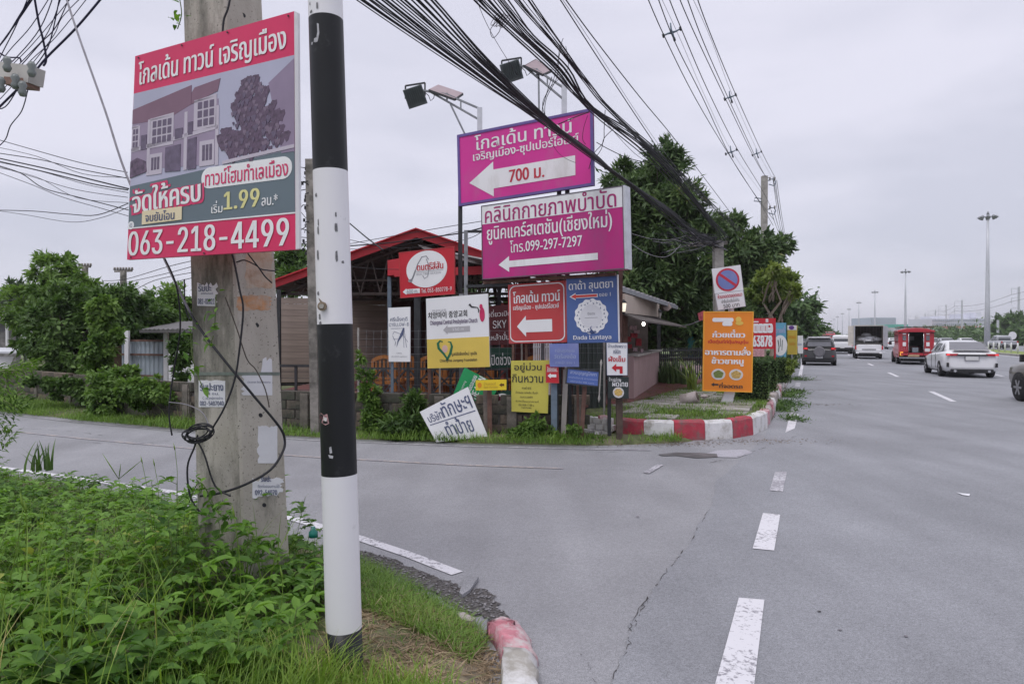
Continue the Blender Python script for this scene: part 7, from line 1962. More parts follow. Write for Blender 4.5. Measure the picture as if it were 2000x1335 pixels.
def wheel(t, x, y, r=.33, w=.21, spokes=5):
    s = 1 if x > 0 else -1
    wt_ = bpy.data.objects.new('wheel', None); COL.objects.link(wt_); wt_.parent = t; WL[wt_.name] = Vector((0, 0, 0))
    mb = MB(); n = 24; prof = [(r * .62, 0), (r * .93, 0), (r, .03), (r, w - .03), (r * .93, w), (r * .62, w)]
    rings = [[Vector((x - s * (w - o), y + rad * math.cos(2 * math.pi * k / n), r + rad * math.sin(2 * math.pi * k / n))) for k in range(n)] for rad, o in prof]
    mb.loft(rings, smooth=True); mb.build('tyre', TYRE, wt_, org=(0, 0, 0))
    mb = MB()
    mb.add([Vector((x - s * .014, y + r * .62 * math.cos(2 * math.pi * k / n), r + r * .62 * math.sin(2 * math.pi * k / n))) for k in range(n)], [tuple(range(n))])
    for k in range(spokes):
        a = 2 * math.pi * k / spokes; mb.bar((x - s * .004, y, r), (x - s * .004, y + r * .58 * math.cos(a), r + r * .58 * math.sin(a)), .06, .03, up=(1, 0, 0))
    mb.tube([(x - s * .02, y, r), (x + s * .01, y, r)], [r * .16, r * .12], 10)
    mb.build('rim', RIM, wt_, org=(0, 0, 0), recalc=True)


def arch(mb, x, y, r=.33, s=1):
    n = 18
    for rr_, dx in ((r * 1.22, .004),):
        mb.add([Vector((x + s * dx, y + rr_ * math.cos(math.pi * k / n), r * .9 + rr_ * math.sin(math.pi * k / n))) for k in range(n + 1)], [tuple(range(n + 1))])


def body(t, secs, m, name='body', segs=3):
    """secs: (y, half width, z bottom, z top); rounded section"""
    mb = MB(); rings = []
    for y, hw, zb, zt in secs:
        h = zt - zb
        pr = [(hw * .80, zb), (hw * .95, zb + .07 * h), (hw, zb + .30 * h), (hw * 1.0, zb + .60 * h), (hw * .975, zb + .84 * h), (hw * .93, zb + .95 * h), (hw * .80, zt), (hw * .4, zt + .012)]
        rings.append([Vector((x, y, z)) for x, z in pr] + [Vector((-x, y, z)) for x, z in pr[::-1]])
    mb.loft(rings, smooth=True); o = mb.build(name, m, t, org=(0, 0, 0))
    return o


def cabin(t, secs, m, name='cabin'):
    """secs: (y, half width base, z base, half width top, z top)"""
    mb = MB(); rings = []
    for y, hb, zb, ht, zt in secs:
        pr = [(hb, zb), (hb * .55 + ht * .45, zb + (zt - zb) * .5), (ht, zb + (zt - zb) * .88), (ht * .88, zb + (zt - zb) * .975), (ht * .45, zt)]
        rings.append([Vector((x, y, z)) for x, z in pr] + [Vector((-x, y, z)) for x, z in pr[::-1]])
    mb.loft(rings, smooth=True); return mb.build(name, m, t, org=(0, 0, 0))


def pane(t, pts, m=GLASS, name='window', off=(0, 0, 0), th=.012):
    mb = MB(); p = [Vector(q) + Vector(off) for q in pts]; n = (p[1] - p[0]).cross(p[2] - p[0]).normalized()
    mb.prism(p, n * th); return mb.build(name, m, t, org=(0, 0, 0))


def bx(t, name, c, s, m, rot=None):
    mb = MB(); mb.box(c, s, rot); return mb.build(name, m, t, org=(0, 0, 0))


def place(t, px, py, head=0.0, s=1.0):
    L_ = 3.6 if t.name[:3] in ('com', 'car') else 4.3
    bx(t, 'underbody', (0, L_ / 2 + .15, .25), (1.5, L_ - .1, .14), PL_BLK)  # black box added under each vehicle to deepen its contact shadow
    p = G(px, py); t.location = p; t.rotation_euler = (0, 0, -TH + head); t.scale = (s, s, s)


def car(name, label, cat): return thing(name, label, cat, (0, 0, 0))


# white sedan
t = car('white_sedan', 'white sedan with thin lit tail lamps driving behind the red passenger pickup', 'car')
body(t, [(0, .72, .42, .80), (.03, .80, .30, .93), (.14, .87, .24, 1.02), (.45, .905, .21, 1.045), (.95, .92, .20, 1.02), (1.8, .915, .20, .97), (2.8, .915, .20, .93), (3.5, .905, .20, .86), (4.2, .86, .22, .78), (4.6, .74, .28, .66), (4.72, .55, .35, .55)], C_WHITE)
cabin(t, [(.42, .74, 1.02, .70, 1.06), (.8, .77, 1.0, .62, 1.24), (1.25, .79, .98, .60, 1.385), (1.9, .80, .95, .61, 1.45), (2.5, .80, .93, .61, 1.43), (3.0, .78, .91, .60, 1.25), (3.6, .74, .86, .66, .90)], C_WHITE)
pane(t, [(-.66, .46, 1.075), (.66, .46, 1.075), (.54, 1.12, 1.365), (-.54, 1.12, 1.365)], GLASS_L, 'rear_window', (0, -.03, .018), .01)
pane(t, [(-.62, 3.52, .95), (.62, 3.52, .95), (.54, 2.62, 1.40), (-.54, 2.62, 1.40)], GLASS, 'windscreen', (0, .03, .02), .01)
for s in (-1, 1):
    for y0, y1, b0, b1 in ((.95, 1.62, .95, 1.22), (1.68, 2.42, 1.68, 2.36), (2.48, 3.18, 2.48, 2.72)):
        pane(t, [(s * .805, y0, 1.005 if y0 > 1 else 1.02), (s * .805, y1, .985 if y1 < 3 else .955), (s * .645, b1, 1.345), (s * .65, b0 + .22 if y0 < 1 else b0, 1.33)], GLASS, 'side_window', (s * .012, 0, 0), .008)
    bx(t, 'mirror', (s * .98, 2.95, 1.02), (.18, .1, .13), C_WHITE)
    bx(t, 'tail_light', (s * .66, -.015, .90), (.40, .10, .075), TAIL, None)
    bx(t, 'brake_light', (s * .80, -.035, .90), (.10, .10, .06), TAIL_ON)
    bx(t, 'bumper_vent', (s * .80, .0, .50), (.07, .10, .16), PL_BLK)
    mb = MB(); mb.tube([(s * .56, -.06, .27), (s * .56, .08, .27)], .05, 12); mb.build('exhaust', CHROME, t, org=(0, 0, 0))
    bx(t, 'door_handle', (s * .925, 1.75, .82), (.02, .14, .025), CHROME)
    for y in (1.64, 2.44): bx(t, 'door_seam', (s * .9185, y, .62), (.012, .012, .60), PL_BLK)
    m2 = MB(); arch(m2, s * .905, .95, .33, s); arch(m2, s * .90, 3.72, .33, s); m2.build('wheel_arch', PL_BLK, t, org=(0, 0, 0))
    wheel(t, s * .93, .95); wheel(t, s * .92, 3.72)
bx(t, 'light_strip', (0, -.03, .885), (1.0, .10, .05), PL_BLK)
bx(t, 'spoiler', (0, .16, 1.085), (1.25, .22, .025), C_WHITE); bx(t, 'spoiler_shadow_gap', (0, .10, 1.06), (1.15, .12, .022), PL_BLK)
bx(t, 'diffuser', (0, .03, .27), (1.40, .16, .13), PL_BLK)
o = bx(t, 'number_plate', (0, -.045, .765), (.42, .03, .15), PLATE)
bx(t, 'plate_recess', (0, -.028, .77), (.48, .03, .19), M('plate_frame', (.3, .3, .32), .5, .1, 5))
mb = MB(); mb.box((0, 1.9, 1.47), (.04, .14, .04)); mb.build('antenna', C_WHITE, t, org=(0, 0, 0))
place(t, 1898, 738, .035)

# red passenger pickup (open back)
t = car('passenger_pickup', 'red passenger pickup with open back doorway, roof rack and side benches', 'pickup truck')
body(t, [(2.35, .84, .33, .98), (3.3, .84, .30, 1.0), (3.9, .83, .30, 1.02), (4.8, .80, .32, .94), (5.0, .66, .38, .8)], C_PINKRED)
cabin(t, [(2.45, .80, .98, .66, 1.60), (3.2, .80, 1.0, .68, 1.62), (3.6, .78, 1.0, .66, 1.5), (4.1, .76, 1.0, .70, 1.04)], C_PINKRED)
for s in (-1, 1):
    x = s * .86
    bx(t, 'side_panel', (x, 1.2, .84), (.04, 2.36, .86), C_PINKRED)
    bx(t, 'upper_panel', (x, 1.2, 1.80), (.04, 2.3, .18), C_RED)
    for y in (.08, .85, 1.6, 2.35): bx(t, 'side_post', (x, y, 1.5), (.05, .07, .56), C_RED)
    for y in (.46, 1.22, 1.98): bx(t, 'side_window', (x, y, 1.5), (.02, .68, .44), GLASS)
    # the two rear leaves beside the doorway
    mb = MB(); mb.prism([(s * .36, .03, .72), (s * .87, .03, .72), (s * .89, .03, 1.25), (s * .84, .03, 1.78), (s * .36, .03, 1.93)], (0, .05, 0)); mb.build('rear_panel', C_RED, t, org=(0, 0, 0))
    bx(t, 'rear_window', (s * .58, .015, 1.52), (.17, .03, .28), GLASS_L); bx(t, 'rear_notice', (s * .58, .012, 1.17), (.16, .03, .22), PWHITE); bx(t, 'notice_top', (s * .58, .012, 1.75), (.16, .03, .07), PWHITE)
    mb = MB(); mb.tube([(s * .37, -.04, .55), (s * .37, -.04, 1.95)], .022, 8); mb.build('hand_rail', CHROME, t, org=(0, 0, 0))
    for k in range(3): bx(t, 'panel_rib', (s * (.46 + .12 * k), .02, .93), (.02, .03, .2), C_PINKRED)
    bx(t, 'bench', (s * .58, 1.2, 1.02), (.34, 2.1, .06), PL_BLK)
    bx(t, 'tail_light', (s * .72, .01, .62), (.16, .06, .22), M('lamp_amber', (.80, .35, .06), .3, .2, 12, emit=.5) if s < 0 else TAIL)
    bx(t, 'mirror', (s * 1.0, 3.7, 1.2), (.16, .08, .2), PL_BLK)
    m2 = MB(); arch(m2, s * .845, 1.15, .34, s); arch(m2, s * .845, 4.15, .34, s); m2.build('wheel_arch', PL_BLK, t, org=(0, 0, 0))
    wheel(t, s * .88, 1.15, .34); wheel(t, s * .88, 4.15, .34)
mb = MB(); rings = []
for y, k in ((-.12, .0), (.1, .03), (1.2, .05), (2.4, .03), (2.6, .0)): rings.append([Vector((x, y, z + k)) for x, z in ((-.93, 1.86), (-.9, 1.93), (-.5, 2.03), (0, 2.06), (.5, 2.03), (.9, 1.93), (.93, 1.86))])
mb.loft(rings, smooth=True); mb.build('canopy_roof', C_RED, t, org=(0, 0, 0))
bx(t, 'front_bulkhead', (0, 2.4, 1.45), (1.66, .05, .85), M('dark_inside', (.02, .028, .025), .7, .2, 8)); bx(t, 'bed_floor', (0, 1.2, .66), (1.6, 2.4, .05), PL_BLK)
bx(t, 'bulkhead_window', (-.2, 2.36, 1.5), (.7, .03, .24), GLASS_L)
bx(t, 'loaded_box', (.0, .5, .84), (.30, .3, .26), M('plastic_grey', (.30, .34, .38), .5, .1, 6))
for y in (0, .8, 1.6, 2.3):
    mb = MB(); mb.tube([(-.8, y, 2.0), (-.8, y, 2.14), (.8, y, 2.14), (.8, y, 2.0)], .018, 6); mb.build('roof_rack', PL_BLK, t, org=(0, 0, 0))
mb = MB()
for x in (-.8, -.4, 0, .4, .8): mb.tube([(x, 0, 2.13), (x, 2.3, 2.13)], .015, 6)
mb.build('rack_bar', C_RED, t, org=(0, 0, 0))
bx(t, 'rear_beam', (0, .0, .60), (1.5, .10, .14), C_RED); bx(t, 'step_board', (0, -.18, .40), (1.7, .36, .05), PL_BLK); bx(t, 'step_plate', (-.12, -.03, .52), (.56, .04, .13), M('plate_tan', (.50, .33, .20), .6, .1, 5)); bx(t, 'bumper', (0, -.38, .40), (1.75, .05, .08), STEEL)
place(t, 1789, 712, -.02)

# truck: white pickup with tall open cargo box
t = car('cargo_pickup', 'white pickup with a tall cargo box open at the back, loaded inside', 'truck')
body(t, [(0, .80, .62, 1.02), (.05, .86, .50, 1.06), (.5, .88, .42, 1.08), (2.2, .89, .4, 1.08), (3.4, .88, .38, 1.1), (4.2, .87, .38, 1.08), (5.0, .80, .42, .98), (5.2, .66, .5, .85)], C_WHITE)
bx(t, 'bumper', (0, -.08, .48), (1.7, .16, .14), C_WHITE); bx(t, 'bumper_step', (0, -.12, .40), (1.3, .14, .12), PL_BLK)
cabin(t, [(2.5, .80, 1.05, .68, 1.68), (3.4, .80, 1.05, .70, 1.72), (3.8, .78, 1.05, .68, 1.6), (4.4, .76, 1.05, .7, 1.12)], C_WHITE)
BOXM = M('box_cream', (.55, .51, .46), .6, .1, 3, dirt=(.35, .32, .30), dirt_at=.6)
for s in (-1, 1):
    bx(t, 'box_side', (s * .95, 1.35, 1.66), (.05, 2.7, 1.50), BOXM); bx(t, 'box_post', (s * .95, -.02, 1.66), (.09, .07, 1.52), C_SILVER)
    bx(t, 'tail_light', (s * .86, -.02, .83), (.09, .06, .26), TAIL); bx(t, 'mirror', (s * 1.03, 3.9, 1.3), (.18, .08, .22), PL_BLK)
    m2 = MB(); arch(m2, s * .885, 1.1, .36, s); arch(m2, s * .88, 4.3, .36, s); m2.build('wheel_arch', PL_BLK, t, org=(0, 0, 0))
    wheel(t, s * .90, 1.1, .36); wheel(t, s * .9, 4.3, .36)
bx(t, 'open_door', (-1.17, .05, 1.70), (.38, .05, 1.42), BOXM); bx(t, 'door_edge', (1.10, .05, 1.68), (.20, .05, 1.42), C_SILVER)
bx(t, 'box_roof', (0, 1.35, 2.43), (1.96, 2.76, .05), BOXM); bx(t, 'box_front', (0, 2.68, 1.7), (1.86, .04, 1.4), M('box_inside', (.16, .15, .14), .8, .2, 5)); bx(t, 'box_floor', (0, 1.35, 1.12), (1.84, 2.7, .05), M('box_inside', (.16, .15, .14)))
for k in range(9): bx(t, 'box_rib', (-.84 + k * .21, 2.62, 1.8), (.03, .06, 1.2), M('box_rib', (.24, .23, .22), .7, .1, 5))
mb = MB()
for c, r_ in (((-.35, .9, 1.42), .32), ((.1, 1.0, 1.5), .36), ((.5, 1.1, 1.42), .33), ((0, .6, 1.28), .28), ((-.1, 1.5, 1.75), .28)):
    rings = []
    for i in range(7):
        a = math.pi * i / 6; rings.append([Vector((c[0] + r_ * 1.25 * math.sin(a + .01) * math.cos(2 * math.pi * k / 10), c[1] + r_ * math.sin(a + .01) * math.sin(2 * math.pi * k / 10), c[2] - r_ * .55 * math.cos(a))) for k in range(10)])
    mb.loft(rings, smooth=True)
mb.build('wrapped_load', M('load_white', (.58, .59, .62), .7, .15, 8, .2), t, org=(0, 0, 0))
bx(t, 'dark_crate', (.08, .25, 1.24), (.65, .3, .16), PL_BLK)
bx(t, 'tailgate_slot', (0, -.012, .70), (.9, .03, .05), PL_BLK)
place(t, 1697, 701, -.02, .98)

# dark compact SUV with spare wheel cover, hugging the kerb
t = car('compact_suv', 'dark grey compact car with spare wheel cover on its tailgate by the kerb', 'car')
body(t, [(0, .74, .40, .88), (.05, .84, .28, .95), (.3, .88, .24, 1.02), (1.0, .885, .22, 1.02), (2.5, .88, .22, 1.0), (3.2, .87, .22, .98), (3.9, .78, .28, .86), (4.0, .6, .35, .7)], C_GREY)
cabin(t, [(.08, .78, .98, .66, 1.40), (.25, .80, 1.0, .64, 1.60), (1.2, .81, 1.0, .64, 1.66), (2.1, .80, 1.0, .63, 1.62), (2.6, .78, 1.0, .62, 1.40), (3.1, .74, .98, .68, 1.02)], C_GREY)
pane(t, [(-.62, .035, 1.10), (.62, .035, 1.10), (.56, .17, 1.50), (-.56, .17, 1.50)], GLASS_L, 'rear_window', (0, -.03, 0), .01)
mb = MB(); mb.tube([(0, -.10, .80), (0, -.24, .80), (0, -.26, .80)], [.30, .29, .24], 24); mb.build('spare_wheel_cover', M('cover_grey', (.15, .145, .16), .5, .1, 8), t, org=(0, 0, 0))
for s in (-1, 1):
    bx(t, 'tail_light', (s * .72, -.01, .97), (.26, .09, .12), TAIL); bx(t, 'reflector', (s * .7, -.015, .55), (.12, .05, .07), TAIL); bx(t, 'brake_light', (s * .70, -.04, .98), (.15, .04, .05), TAIL_ON)
    for y0, y1 in ((.4, 1.1), (1.16, 1.95), (2.0, 2.75)): pane(t, [(s * .82, y0, 1.06), (s * .82, y1, 1.05), (s * .69, min(y1, 2.4), 1.50), (s * .69, y0 + .05, 1.50)], GLASS, 'side_window', (s * .008, 0, 0), .008)
    m2 = MB(); arch(m2, s * .88, .75, .33, s); arch(m2, s * .875, 3.2, .33, s); m2.build('wheel_arch', PL_BLK, t, org=(0, 0, 0)); wheel(t, s * .9, .75); wheel(t, s * .9, 3.2); bx(t, 'roof_rail', (s * .58, 1.2, 1.68), (.04, 1.7, .04), CHROME)
bx(t, 'roof_spoiler', (0, .10, 1.60), (1.15, .28, .05), C_WHITE); bx(t, 'lower_bumper', (0, -.02, .36), (1.5, .1, .16), PL_BLK); bx(t, 'number_plate', (0, -.06, .50), (.36, .03, .16), PLATE)
place(t, 1600, 714, .0, .97)


def pickup(label, m, px, py, head=0, s=1.0, lit=False, bumper=PL_BLK):
    t = car('pickup_truck', label, 'pickup truck')
    body(t, [(0, .80, .60, 1.02), (.05, .88, .48, 1.08), (.5, .90, .42, 1.1), (2.3, .91, .4, 1.1), (3.6, .9, .38, 1.1), (4.4, .90, .38, 1.06), (5.0, .88, .42, 1.0), (5.3, .76, .5, .9), (5.38, .6, .55, .8)], m)
    cabin(t, [(1.75, .84, 1.08, .72, 1.62), (2.0, .84, 1.08, .70, 1.75), (3.2, .83, 1.08, .70, 1.76), (3.7, .81, 1.08, .68, 1.62), (4.3, .78, 1.05, .72, 1.14)], m)
    bx(t, 'bed_inside', (0, .95, 1.10), (1.5, 1.5, .03), PL_BLK)
    pane(t, [(-.66, 1.74, 1.18), (.66, 1.74, 1.18), (.6, 1.86, 1.62), (-.6, 1.86, 1.62)], GLASS, 'rear_window', (0, -.04, 0), .01)
    for s_ in (-1, 1):
        bx(t, 'tail_light', (s_ * .84, -.01, .90), (.12, .08, .26), TAIL_ON if lit else TAIL)
        for y0, y1 in ((2.05, 2.8), (2.86, 3.8)): pane(t, [(s_ * .85, y0, 1.14), (s_ * .85, y1, 1.12), (s_ * .735, min(y1, 3.4), 1.62), (s_ * .735, y0 + .05, 1.62)], GLASS, 'side_window', (s_ * .008, 0, 0), .008)
        bx(t, 'mirror', (s_ * 1.02, 3.75, 1.2), (.2, .1, .2), PL_BLK if m is C_BROWN else m)
        m2 = MB(); arch(m2, s_ * .905, 1.1, .38, s_); arch(m2, s_ * .90, 4.35, .38, s_); m2.build('wheel_arch', PL_BLK, t, org=(0, 0, 0)); wheel(t, s_ * .93, 1.1, .38, .24, 6); wheel(t, s_ * .93, 4.35, .38, .24, 6)
    pane(t, [(-.70, 4.22, 1.18), (.70, 4.22, 1.18), (.62, 3.62, 1.66), (-.62, 3.62, 1.66)], GLASS, 'windscreen', (0, .05, .02), .01)
    bx(t, 'bumper', (0, -.08, .50), (1.7, .16, .2), bumper); bx(t, 'number_plate', (0, -.18, .60), (.36, .03, .12), PLATE)
    place(t, px, py, head, s); return t


pickup('white pickup driving ahead of the dark compact car', C_WHITE, 1645, 691, 0, 1.0, True)
pickup('silver pickup on the opposite carriageway beside the lamp mast', C_SILVER, 1972, 682, .10, 1.0)
t = pickup('brown-grey pickup cut off by the right edge of the photo', C_BROWN, 1972, 800, 0, .9)
# its front left wheel stands at the measured spot
hd = .16; wp = G(1994, 783); rt = Matrix.Rotation(-TH + hd, 3, 'Z'); loc = wp - rt @ Vector((-.85, 4.35, 0)) * .9; t.location = (loc.x, loc.y, 0); t.rotation_euler = (0, 0, -TH + hd)


def small_car(label, m, px, py, head=0, s=1.0):
    t = car('car', label, 'car')
    body(t, [(0, .72, .40, .86), (.08, .84, .26, .95), (.5, .88, .22, .98), (2.5, .88, .22, .94), (3.6, .84, .24, .84), (4.1, .6, .35, .6)], m)
    cabin(t, [(.15, .76, .95, .60, 1.2), (.6, .78, .95, .60, 1.42), (1.8, .78, .94, .6, 1.46), (2.4, .77, .93, .6, 1.3), (3.0, .74, .9, .66, .95)], m)
    pane(t, [(-.6, .12, 1.02), (.6, .12, 1.02), (.52, .5, 1.36), (-.52, .5, 1.36)], GLASS, 'rear_window', (0, -.06, .03), .01)
    pane(t, [(-.6, 2.95, 1.0), (.6, 2.95, 1.0), (.52, 2.2, 1.38), (-.52, 2.2, 1.38)], GLASS, 'windscreen', (0, .06, .03), .01)
    for s_ in (-1, 1):
        bx(t, 'tail_light', (s_ * .7, .01, .80), (.2, .08, .12), TAIL)
        pane(t, [(s_ * .80, .7, 1.0), (s_ * .80, 2.5, .98), (s_ * .64, 2.1, 1.36), (s_ * .64, .8, 1.36)], GLASS, 'side_window', (s_ * .008, 0, 0), .008)
        wheel(t, s_ * .88, .8, .31); wheel(t, s_ * .88, 3.2, .31)
    place(t, px, py, head, s); return t


small_car('dark parked car mostly hidden between the small white board and the compact car', C_GREY, 1577, 700)
small_car('white car far ahead seen left of the red passenger pickup', C_WHITE, 1748, 682)
small_car('red car far ahead behind the compact car', C_RED, 1616, 678, 0, 1.6)
small_car('white car across the median just behind the sedan roof', C_WHITE, 1880, 684, math.pi)
small_car('pale car across the median left of the sedan', C_SILVER, 1842, 684, math.pi)
small_car('white car across the median right of the passenger pickup', C_WHITE, 1815, 683, math.pi)
small_car('far white car glimpsed between truck and lamp masts', C_WHITE, 1640, 676, 0)

# ================================================================== LAMP MASTS, POWER LINE AND FAR BUILDINGS
def mast(label):
    t = thing('lamp_mast', label, 'lamp mast', (0, 0, 0), 'high lamp masts along the median')
    mb = MB(); n = 12; mb.tube([(0, 0, 0), (0, 0, 7), (0, 0, 14), (0, 0, 21.3)], [.46, .34, .24, .15], n); mb.build('shaft', GALV, t, org=(0, 0, 0), recalc=False)
    mb = MB(); mb.tube([(0, 0, 20.6), (0, 0, 20.9)], .35, 12); mb.tube([(0, 0, 21.2), (0, 0, 21.7)], [.22, .1], 8)
    mb.build('ring_hub', STEEL, t, org=(0, 0, 0))
    for k in range(8):
        a = 2 * math.pi * k / 8 + .2; d = Vector((math.cos(a), math.sin(a), 0))
        mb = MB(); mb.bar(Vector((0, 0, 20.9)) + d * .2, Vector((0, 0, 20.8)) + d * 1.0, .06, .06); mb.tube([Vector((0, 0, 20.95)) + d * .95, Vector((0, 0, 20.6)) + d * 1.25], [.20, .28], 8); mb.build('lamp_head', STEEL, t, org=(0, 0, 0))
    return t


m0 = mast('tallest, nearest lamp mast, rising behind the white sedan'); index_children()
mp0 = P(1928, 700, 110); mp0.z = 0; s0, l0 = sl(mp0)
ML = ['', 'second nearest lamp mast, above the red passenger pickup', 'third nearest lamp mast, right beside the tower block', 'fourth nearest lamp mast, above the open cargo box', 'fifth nearest lamp mast, just left of the cargo box'] + ['distant lamp mast of the shrinking row above the far traffic'] * 6
for i in range(11):
    o = m0 if i == 0 else copy_tree(m0)
    p = RP(s0 + .0, l0 + i * 101); p.x += 0; o.location = (p.x, p.y, 0)
    if i: o['label'] = ML[i]
SIG = M('building_pale', (.62, .63, .70), .7, .08, .05)


def far_box(name, label, cat, x0, x1, y0, y1, D, m, storeys=0, cols=0, dep=30, base=0, winm=None):
    a = P(x0, y1, D); b = P(x1, y0, D); t = thing(name, label, cat, ((a.x + b.x) / 2, D, base or 0))
    z0 = base if base is not None else a.z
    mb = MB(); mb.box(((a.x + b.x) / 2, D + dep / 2, (z0 + b.z) / 2), (b.x - a.x, dep, b.z - z0)); mb.build('walls', m, t)
    for r_ in range(storeys):
        for c_ in range(cols):
            w = (b.x - a.x) / cols; h = (b.z - max(z0, a.z)) / storeys; mb = MB(); mb.box((a.x + w * (c_ + .5), D - .1, max(z0, a.z) + h * (r_ + .5)), (w * .66, .3, h * .55)); mb.build('window', winm or M('far_window', (.38, .41, .48), .3, .1, 1), t)
    return t


far_box('tower_block', 'pale blue-grey tower block far behind the cargo pickup', 'building', 1701, 1750, 620, 640, 520, M('tower_bluegrey', (.42, .48, .56), .6, .08, .05), 5, 12)
far_box('factory', 'low green-clad building right of the tower block', 'building', 1747, 1780, 633, 652, 420, M('clad_green', (.08, .42, .33), .7, .1, .1), 1, 8, winm=M('clad_green_dark', (.04, .20, .16), .7, .1, .1))
far_box('warehouse', 'low white and pink building just right of the truck', 'building', 1726, 1748, 640, 652, 400, M('warehouse_pink', (.50, .40, .42), .7, .1, .1), 1, 4)
t = far_box('station', 'long raised pale station hall on columns beyond the median', 'building', 1820, 1925, 622, 636, 300, SIG, 2, 26, dep=18, base=None)
for x in range(1826, 1925, 11): a = P(x, 640, 303); mb = MB(); mb.bar((a.x, a.y, 0), (a.x, a.y, a.z + 2), .9, .9, up=(0, 1, 0)); mb.build('column', SIG, t)
for x0, x1, y0 in ((1834, 1856, 617), (1892, 1922, 612)): a, b = P(x0, 623, 304), P(x1, y0, 304); mb = MB(); mb.box(((a.x + b.x) / 2, 312, (a.z + b.z) / 2), (b.x - a.x, 12, b.z - a.z)); mb.build('roof_block', SIG, t)
a, b = P(1912, 622, 300), P(1922, 611, 300); mb = MB(); mb.box(((a.x + b.x) / 2, 306, (a.z + b.z) / 2 + .3), (b.x - a.x, 8, b.z - a.z)); mb.build('roof_block', SIG, t)
far_box('brick_house', 'orange brick house under the raised station, left one', 'building', 1864, 1882, 637, 652, 270, M('brick_far', (.42, .20, .15), .8, .15, .3), 1, 4)
far_box('brick_house', 'orange brick house under the raised station, right one', 'building', 1898, 1916, 636, 650, 270, M('brick_far', (.42, .20, .15)), 1, 4)
far_box('shop_row', 'low white shop row left of the brick houses', 'building', 1826, 1848, 640, 652, 265, M('shop_white', (.5, .5, .52), .7, .1, .2), 1, 5)
# trees beyond the opposite carriageway
spec = [(1735, 662, 7, 260), (1760, 660, 9, 260), (1780, 655, 10, 240), (1840, 655, 9, 230), (1862, 652, 9, 220), (1885, 654, 8, 220), (1905, 652, 9, 215), (1820, 660, 9, 240), (1715, 662, 7, 280), (1802, 660, 8, 260), (1925, 656, 9, 210)]
FT = ['low round far tree near the truck side', 'far tree in front of the green building', 'far tree showing above the passenger pickup roof', 'far tree under the left end of the raised station', 'far tree before the left brick house', 'far tree between the two brick houses', 'far tree before the right brick house', 'far tree left below the raised station', 'smallest far tree at the road vanishing area', 'far bushy tree behind the passenger pickup', 'far tree at the foot of the nearest lamp mast']
for (x, y, r_, D), lb in zip(spec, FT):
    tree('broadleaf_tree', lb, gbase(x, D, 0), bl([(x, y, r_), (x - r_, y + 3, r_ * .8), (x + r_, y + 3, r_ * .8), (x, y + r_ * .7, r_)], D, 2), 1100, 1.9, LF_FAR, tr=.4, clumps=30)
for x, y, r_, D, n_, lb in ((1948, 648, 15, 150, 2600, 'green tree right behind the silver pickup, left one'), (1968, 638, 20, 140, 3600, 'large green tree behind the silver pickup'), (1995, 632, 22, 140, 3600, 'large green tree at the right edge of the photo'), (1985, 655, 16, 120, 2400, 'low green tree by the right edge behind the silver pickup')):
    tree('broadleaf_tree', lb, gbase(x, D, 0), bl([(x, y, r_), (x - r_ * .6, y + 8, r_ * .8), (x + r_ * .6, y + 8, r_ * .8), (x, y + r_ * .8, r_)], D, 2), n_, 1.0, LF_FAR, tr=.4, clumps=70)
# bushes on the far side form one green band
hv, hf = [], []
for i in range(60):
    s_ = 36 + R.uniform(0, 6); l_ = 40 + i * 12; c = RP(s_, l_, 1.2); v, f = crown([(tuple(c), (6, 6, 2.2))], 260, 1.3, clumps=14); hv.append((v, f))
v, f = cat_vf(hv); np_mesh('far_bushes', v, f, LF_FAR, kind='stuff', label='green band of bushes beyond the opposite carriageway')
mb = MB(); mb.prism([RP(34.5, 30, .5), RP(34.5, 800, .5), RP(34.8, 800, .5), RP(34.8, 30, .5)], (0, 0, -.6)); mb.build('roadside_wall', CONC, label='low pale concrete wall edging the opposite carriageway', cat='wall')
# power line with side arms
PLl = [('', 1990, 560, 175), ('power pole right of the raised station', 1879, 586, 250), ('power pole above the middle of the raised station', 1848, 595, 300), ('power pole left of the raised station', 1827, 605, 350), ('far power pole above the passenger pickup', 1807, 612, 400), ('far thin power pole near the second lamp mast', 1789, 616, 470)]
for lb, x, y, D in PLl:
    t = thing('power_pole', lb or 'power pole with two side arms at the right edge of the photo', 'power pole', P(x, 700, D))
    a = P(x, y, D); k = D / F * 1.0; h = a.z; mb = MB(); mb.bar((a.x, a.y, 0), a, .38, .38, up=(0, 1, 0)); mb.build('shaft', GALV, t)
    for fz in (.97, .80, .62):
        z = h * fz; mb = MB(); mb.bar((a.x, a.y, z), (a.x - 1.9 * D / 175, a.y, z), .1, .1); mb.bar((a.x - 1.9 * D / 175, a.y, z), (a.x - 1.9 * D / 175, a.y, z - 1.5 * D / 175), .1, .1, up=(0, 1, 0)); mb.build('side_arm', GALV, t)
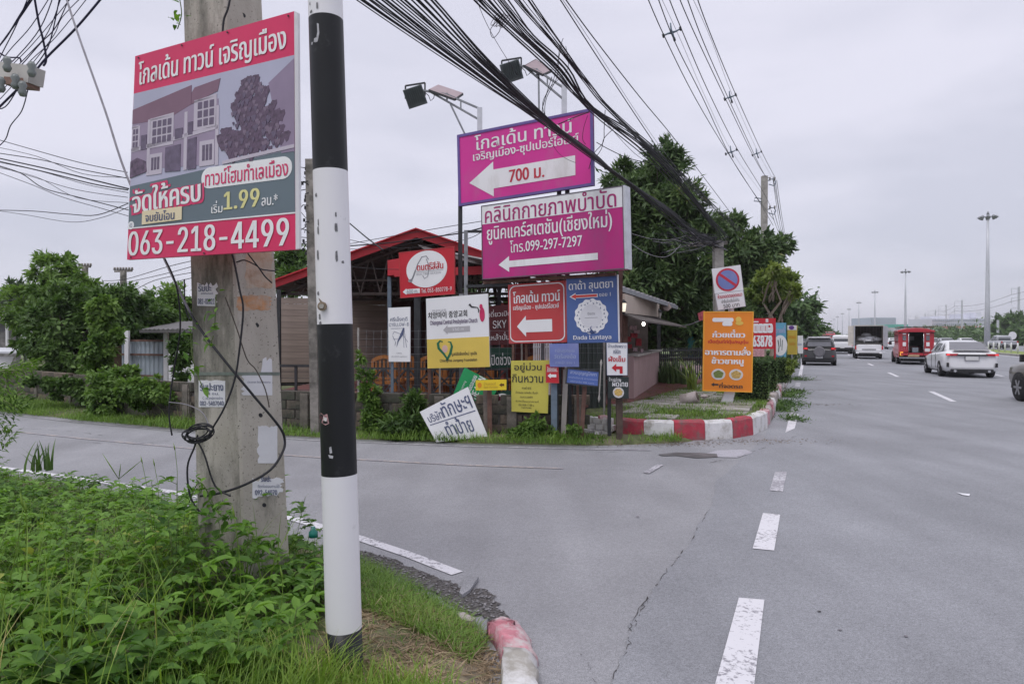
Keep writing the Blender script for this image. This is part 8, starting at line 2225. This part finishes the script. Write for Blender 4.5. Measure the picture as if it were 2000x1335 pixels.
for fz in (.86, .74, .55):
    pts = []
    for lb, x, y, D in PLl:
        a = P(x, y, D); pts.append(Vector((a.x - 1.9 * D / 175, a.y, a.z * fz)))
    q = []
    for a, b in zip(pts, pts[1:]):
        for k in range(8): u = k / 8; q.append(a.lerp(b, u) - Vector((0, 0, 3.0 * 4 * u * (1 - u) * .35)))
    q = [pts[0] + (pts[0] - pts[1]) * .8 + Vector((0, 0, .5))] + q + [pts[-1]]
    mb = MB(); mb.tube(q, .05, 4); mb.build('power_line', CABLE_G, recalc=False, label='thin far power line strung between the poles with side arms', cat='cable', group='far power lines')
for x, y, D in ((1910, 640, 200), (1949, 640, 130)):
    a = P(x, y, D); mb = MB(); mb.bar((a.x, a.y, 0), (a.x, a.y, a.z + 1.5), .3, .3, up=(0, 1, 0)); mb.build('short_post', GALV, label='short pale post %s the nearest lamp mast' % ('left of' if x < 1930 else 'right of'), cat='post')
for i in range(12):
    p = RP(17.5, 62 + i * 2.2); mb = MB(); mb.tube([(p.x, p.y, .1), (p.x, p.y, .95), (p.x, p.y, 1.05)], [.07, .07, .02], 8); mb.build('bollard', WHITE, label='white bollard on the median near the lamp mast foot', cat='bollard', group='white bollards on the median')
t = thing('round_sign', 'small white round-topped sign on the median above the silver pickup', 'sign', P(1978, 668, 95))
mb = MB(); c = P(1978, 655, 95); mb.tube([c, c + Vector((0, .06, 0))], .55, 16); mb.bar((c.x, c.y + .1, 0), (c.x, c.y + .1, c.z), .08, .08, up=(0, 1, 0)); mb.build('disc', WHITE, t)
# thin air between here and the far buildings
hz, nt, b = new_mat('air')
nt.nodes.remove(b)
pv = nt.nodes.new('ShaderNodeVolumePrincipled'); pv.inputs['Color'].default_value = (.95, .955, 1, 1); pv.inputs['Density'].default_value = HAZE = 0.00045; pv.inputs['Anisotropy'].default_value = 0.2
nt.links.new(pv.outputs[0], nt.nodes['Material Output'].inputs['Volume'])
if USE_HAZE:
    mb = MB(); mb.box((0, 1000, 29.4), (3400, 2900, 61)); mb.build('haze', hz, kind='stuff')
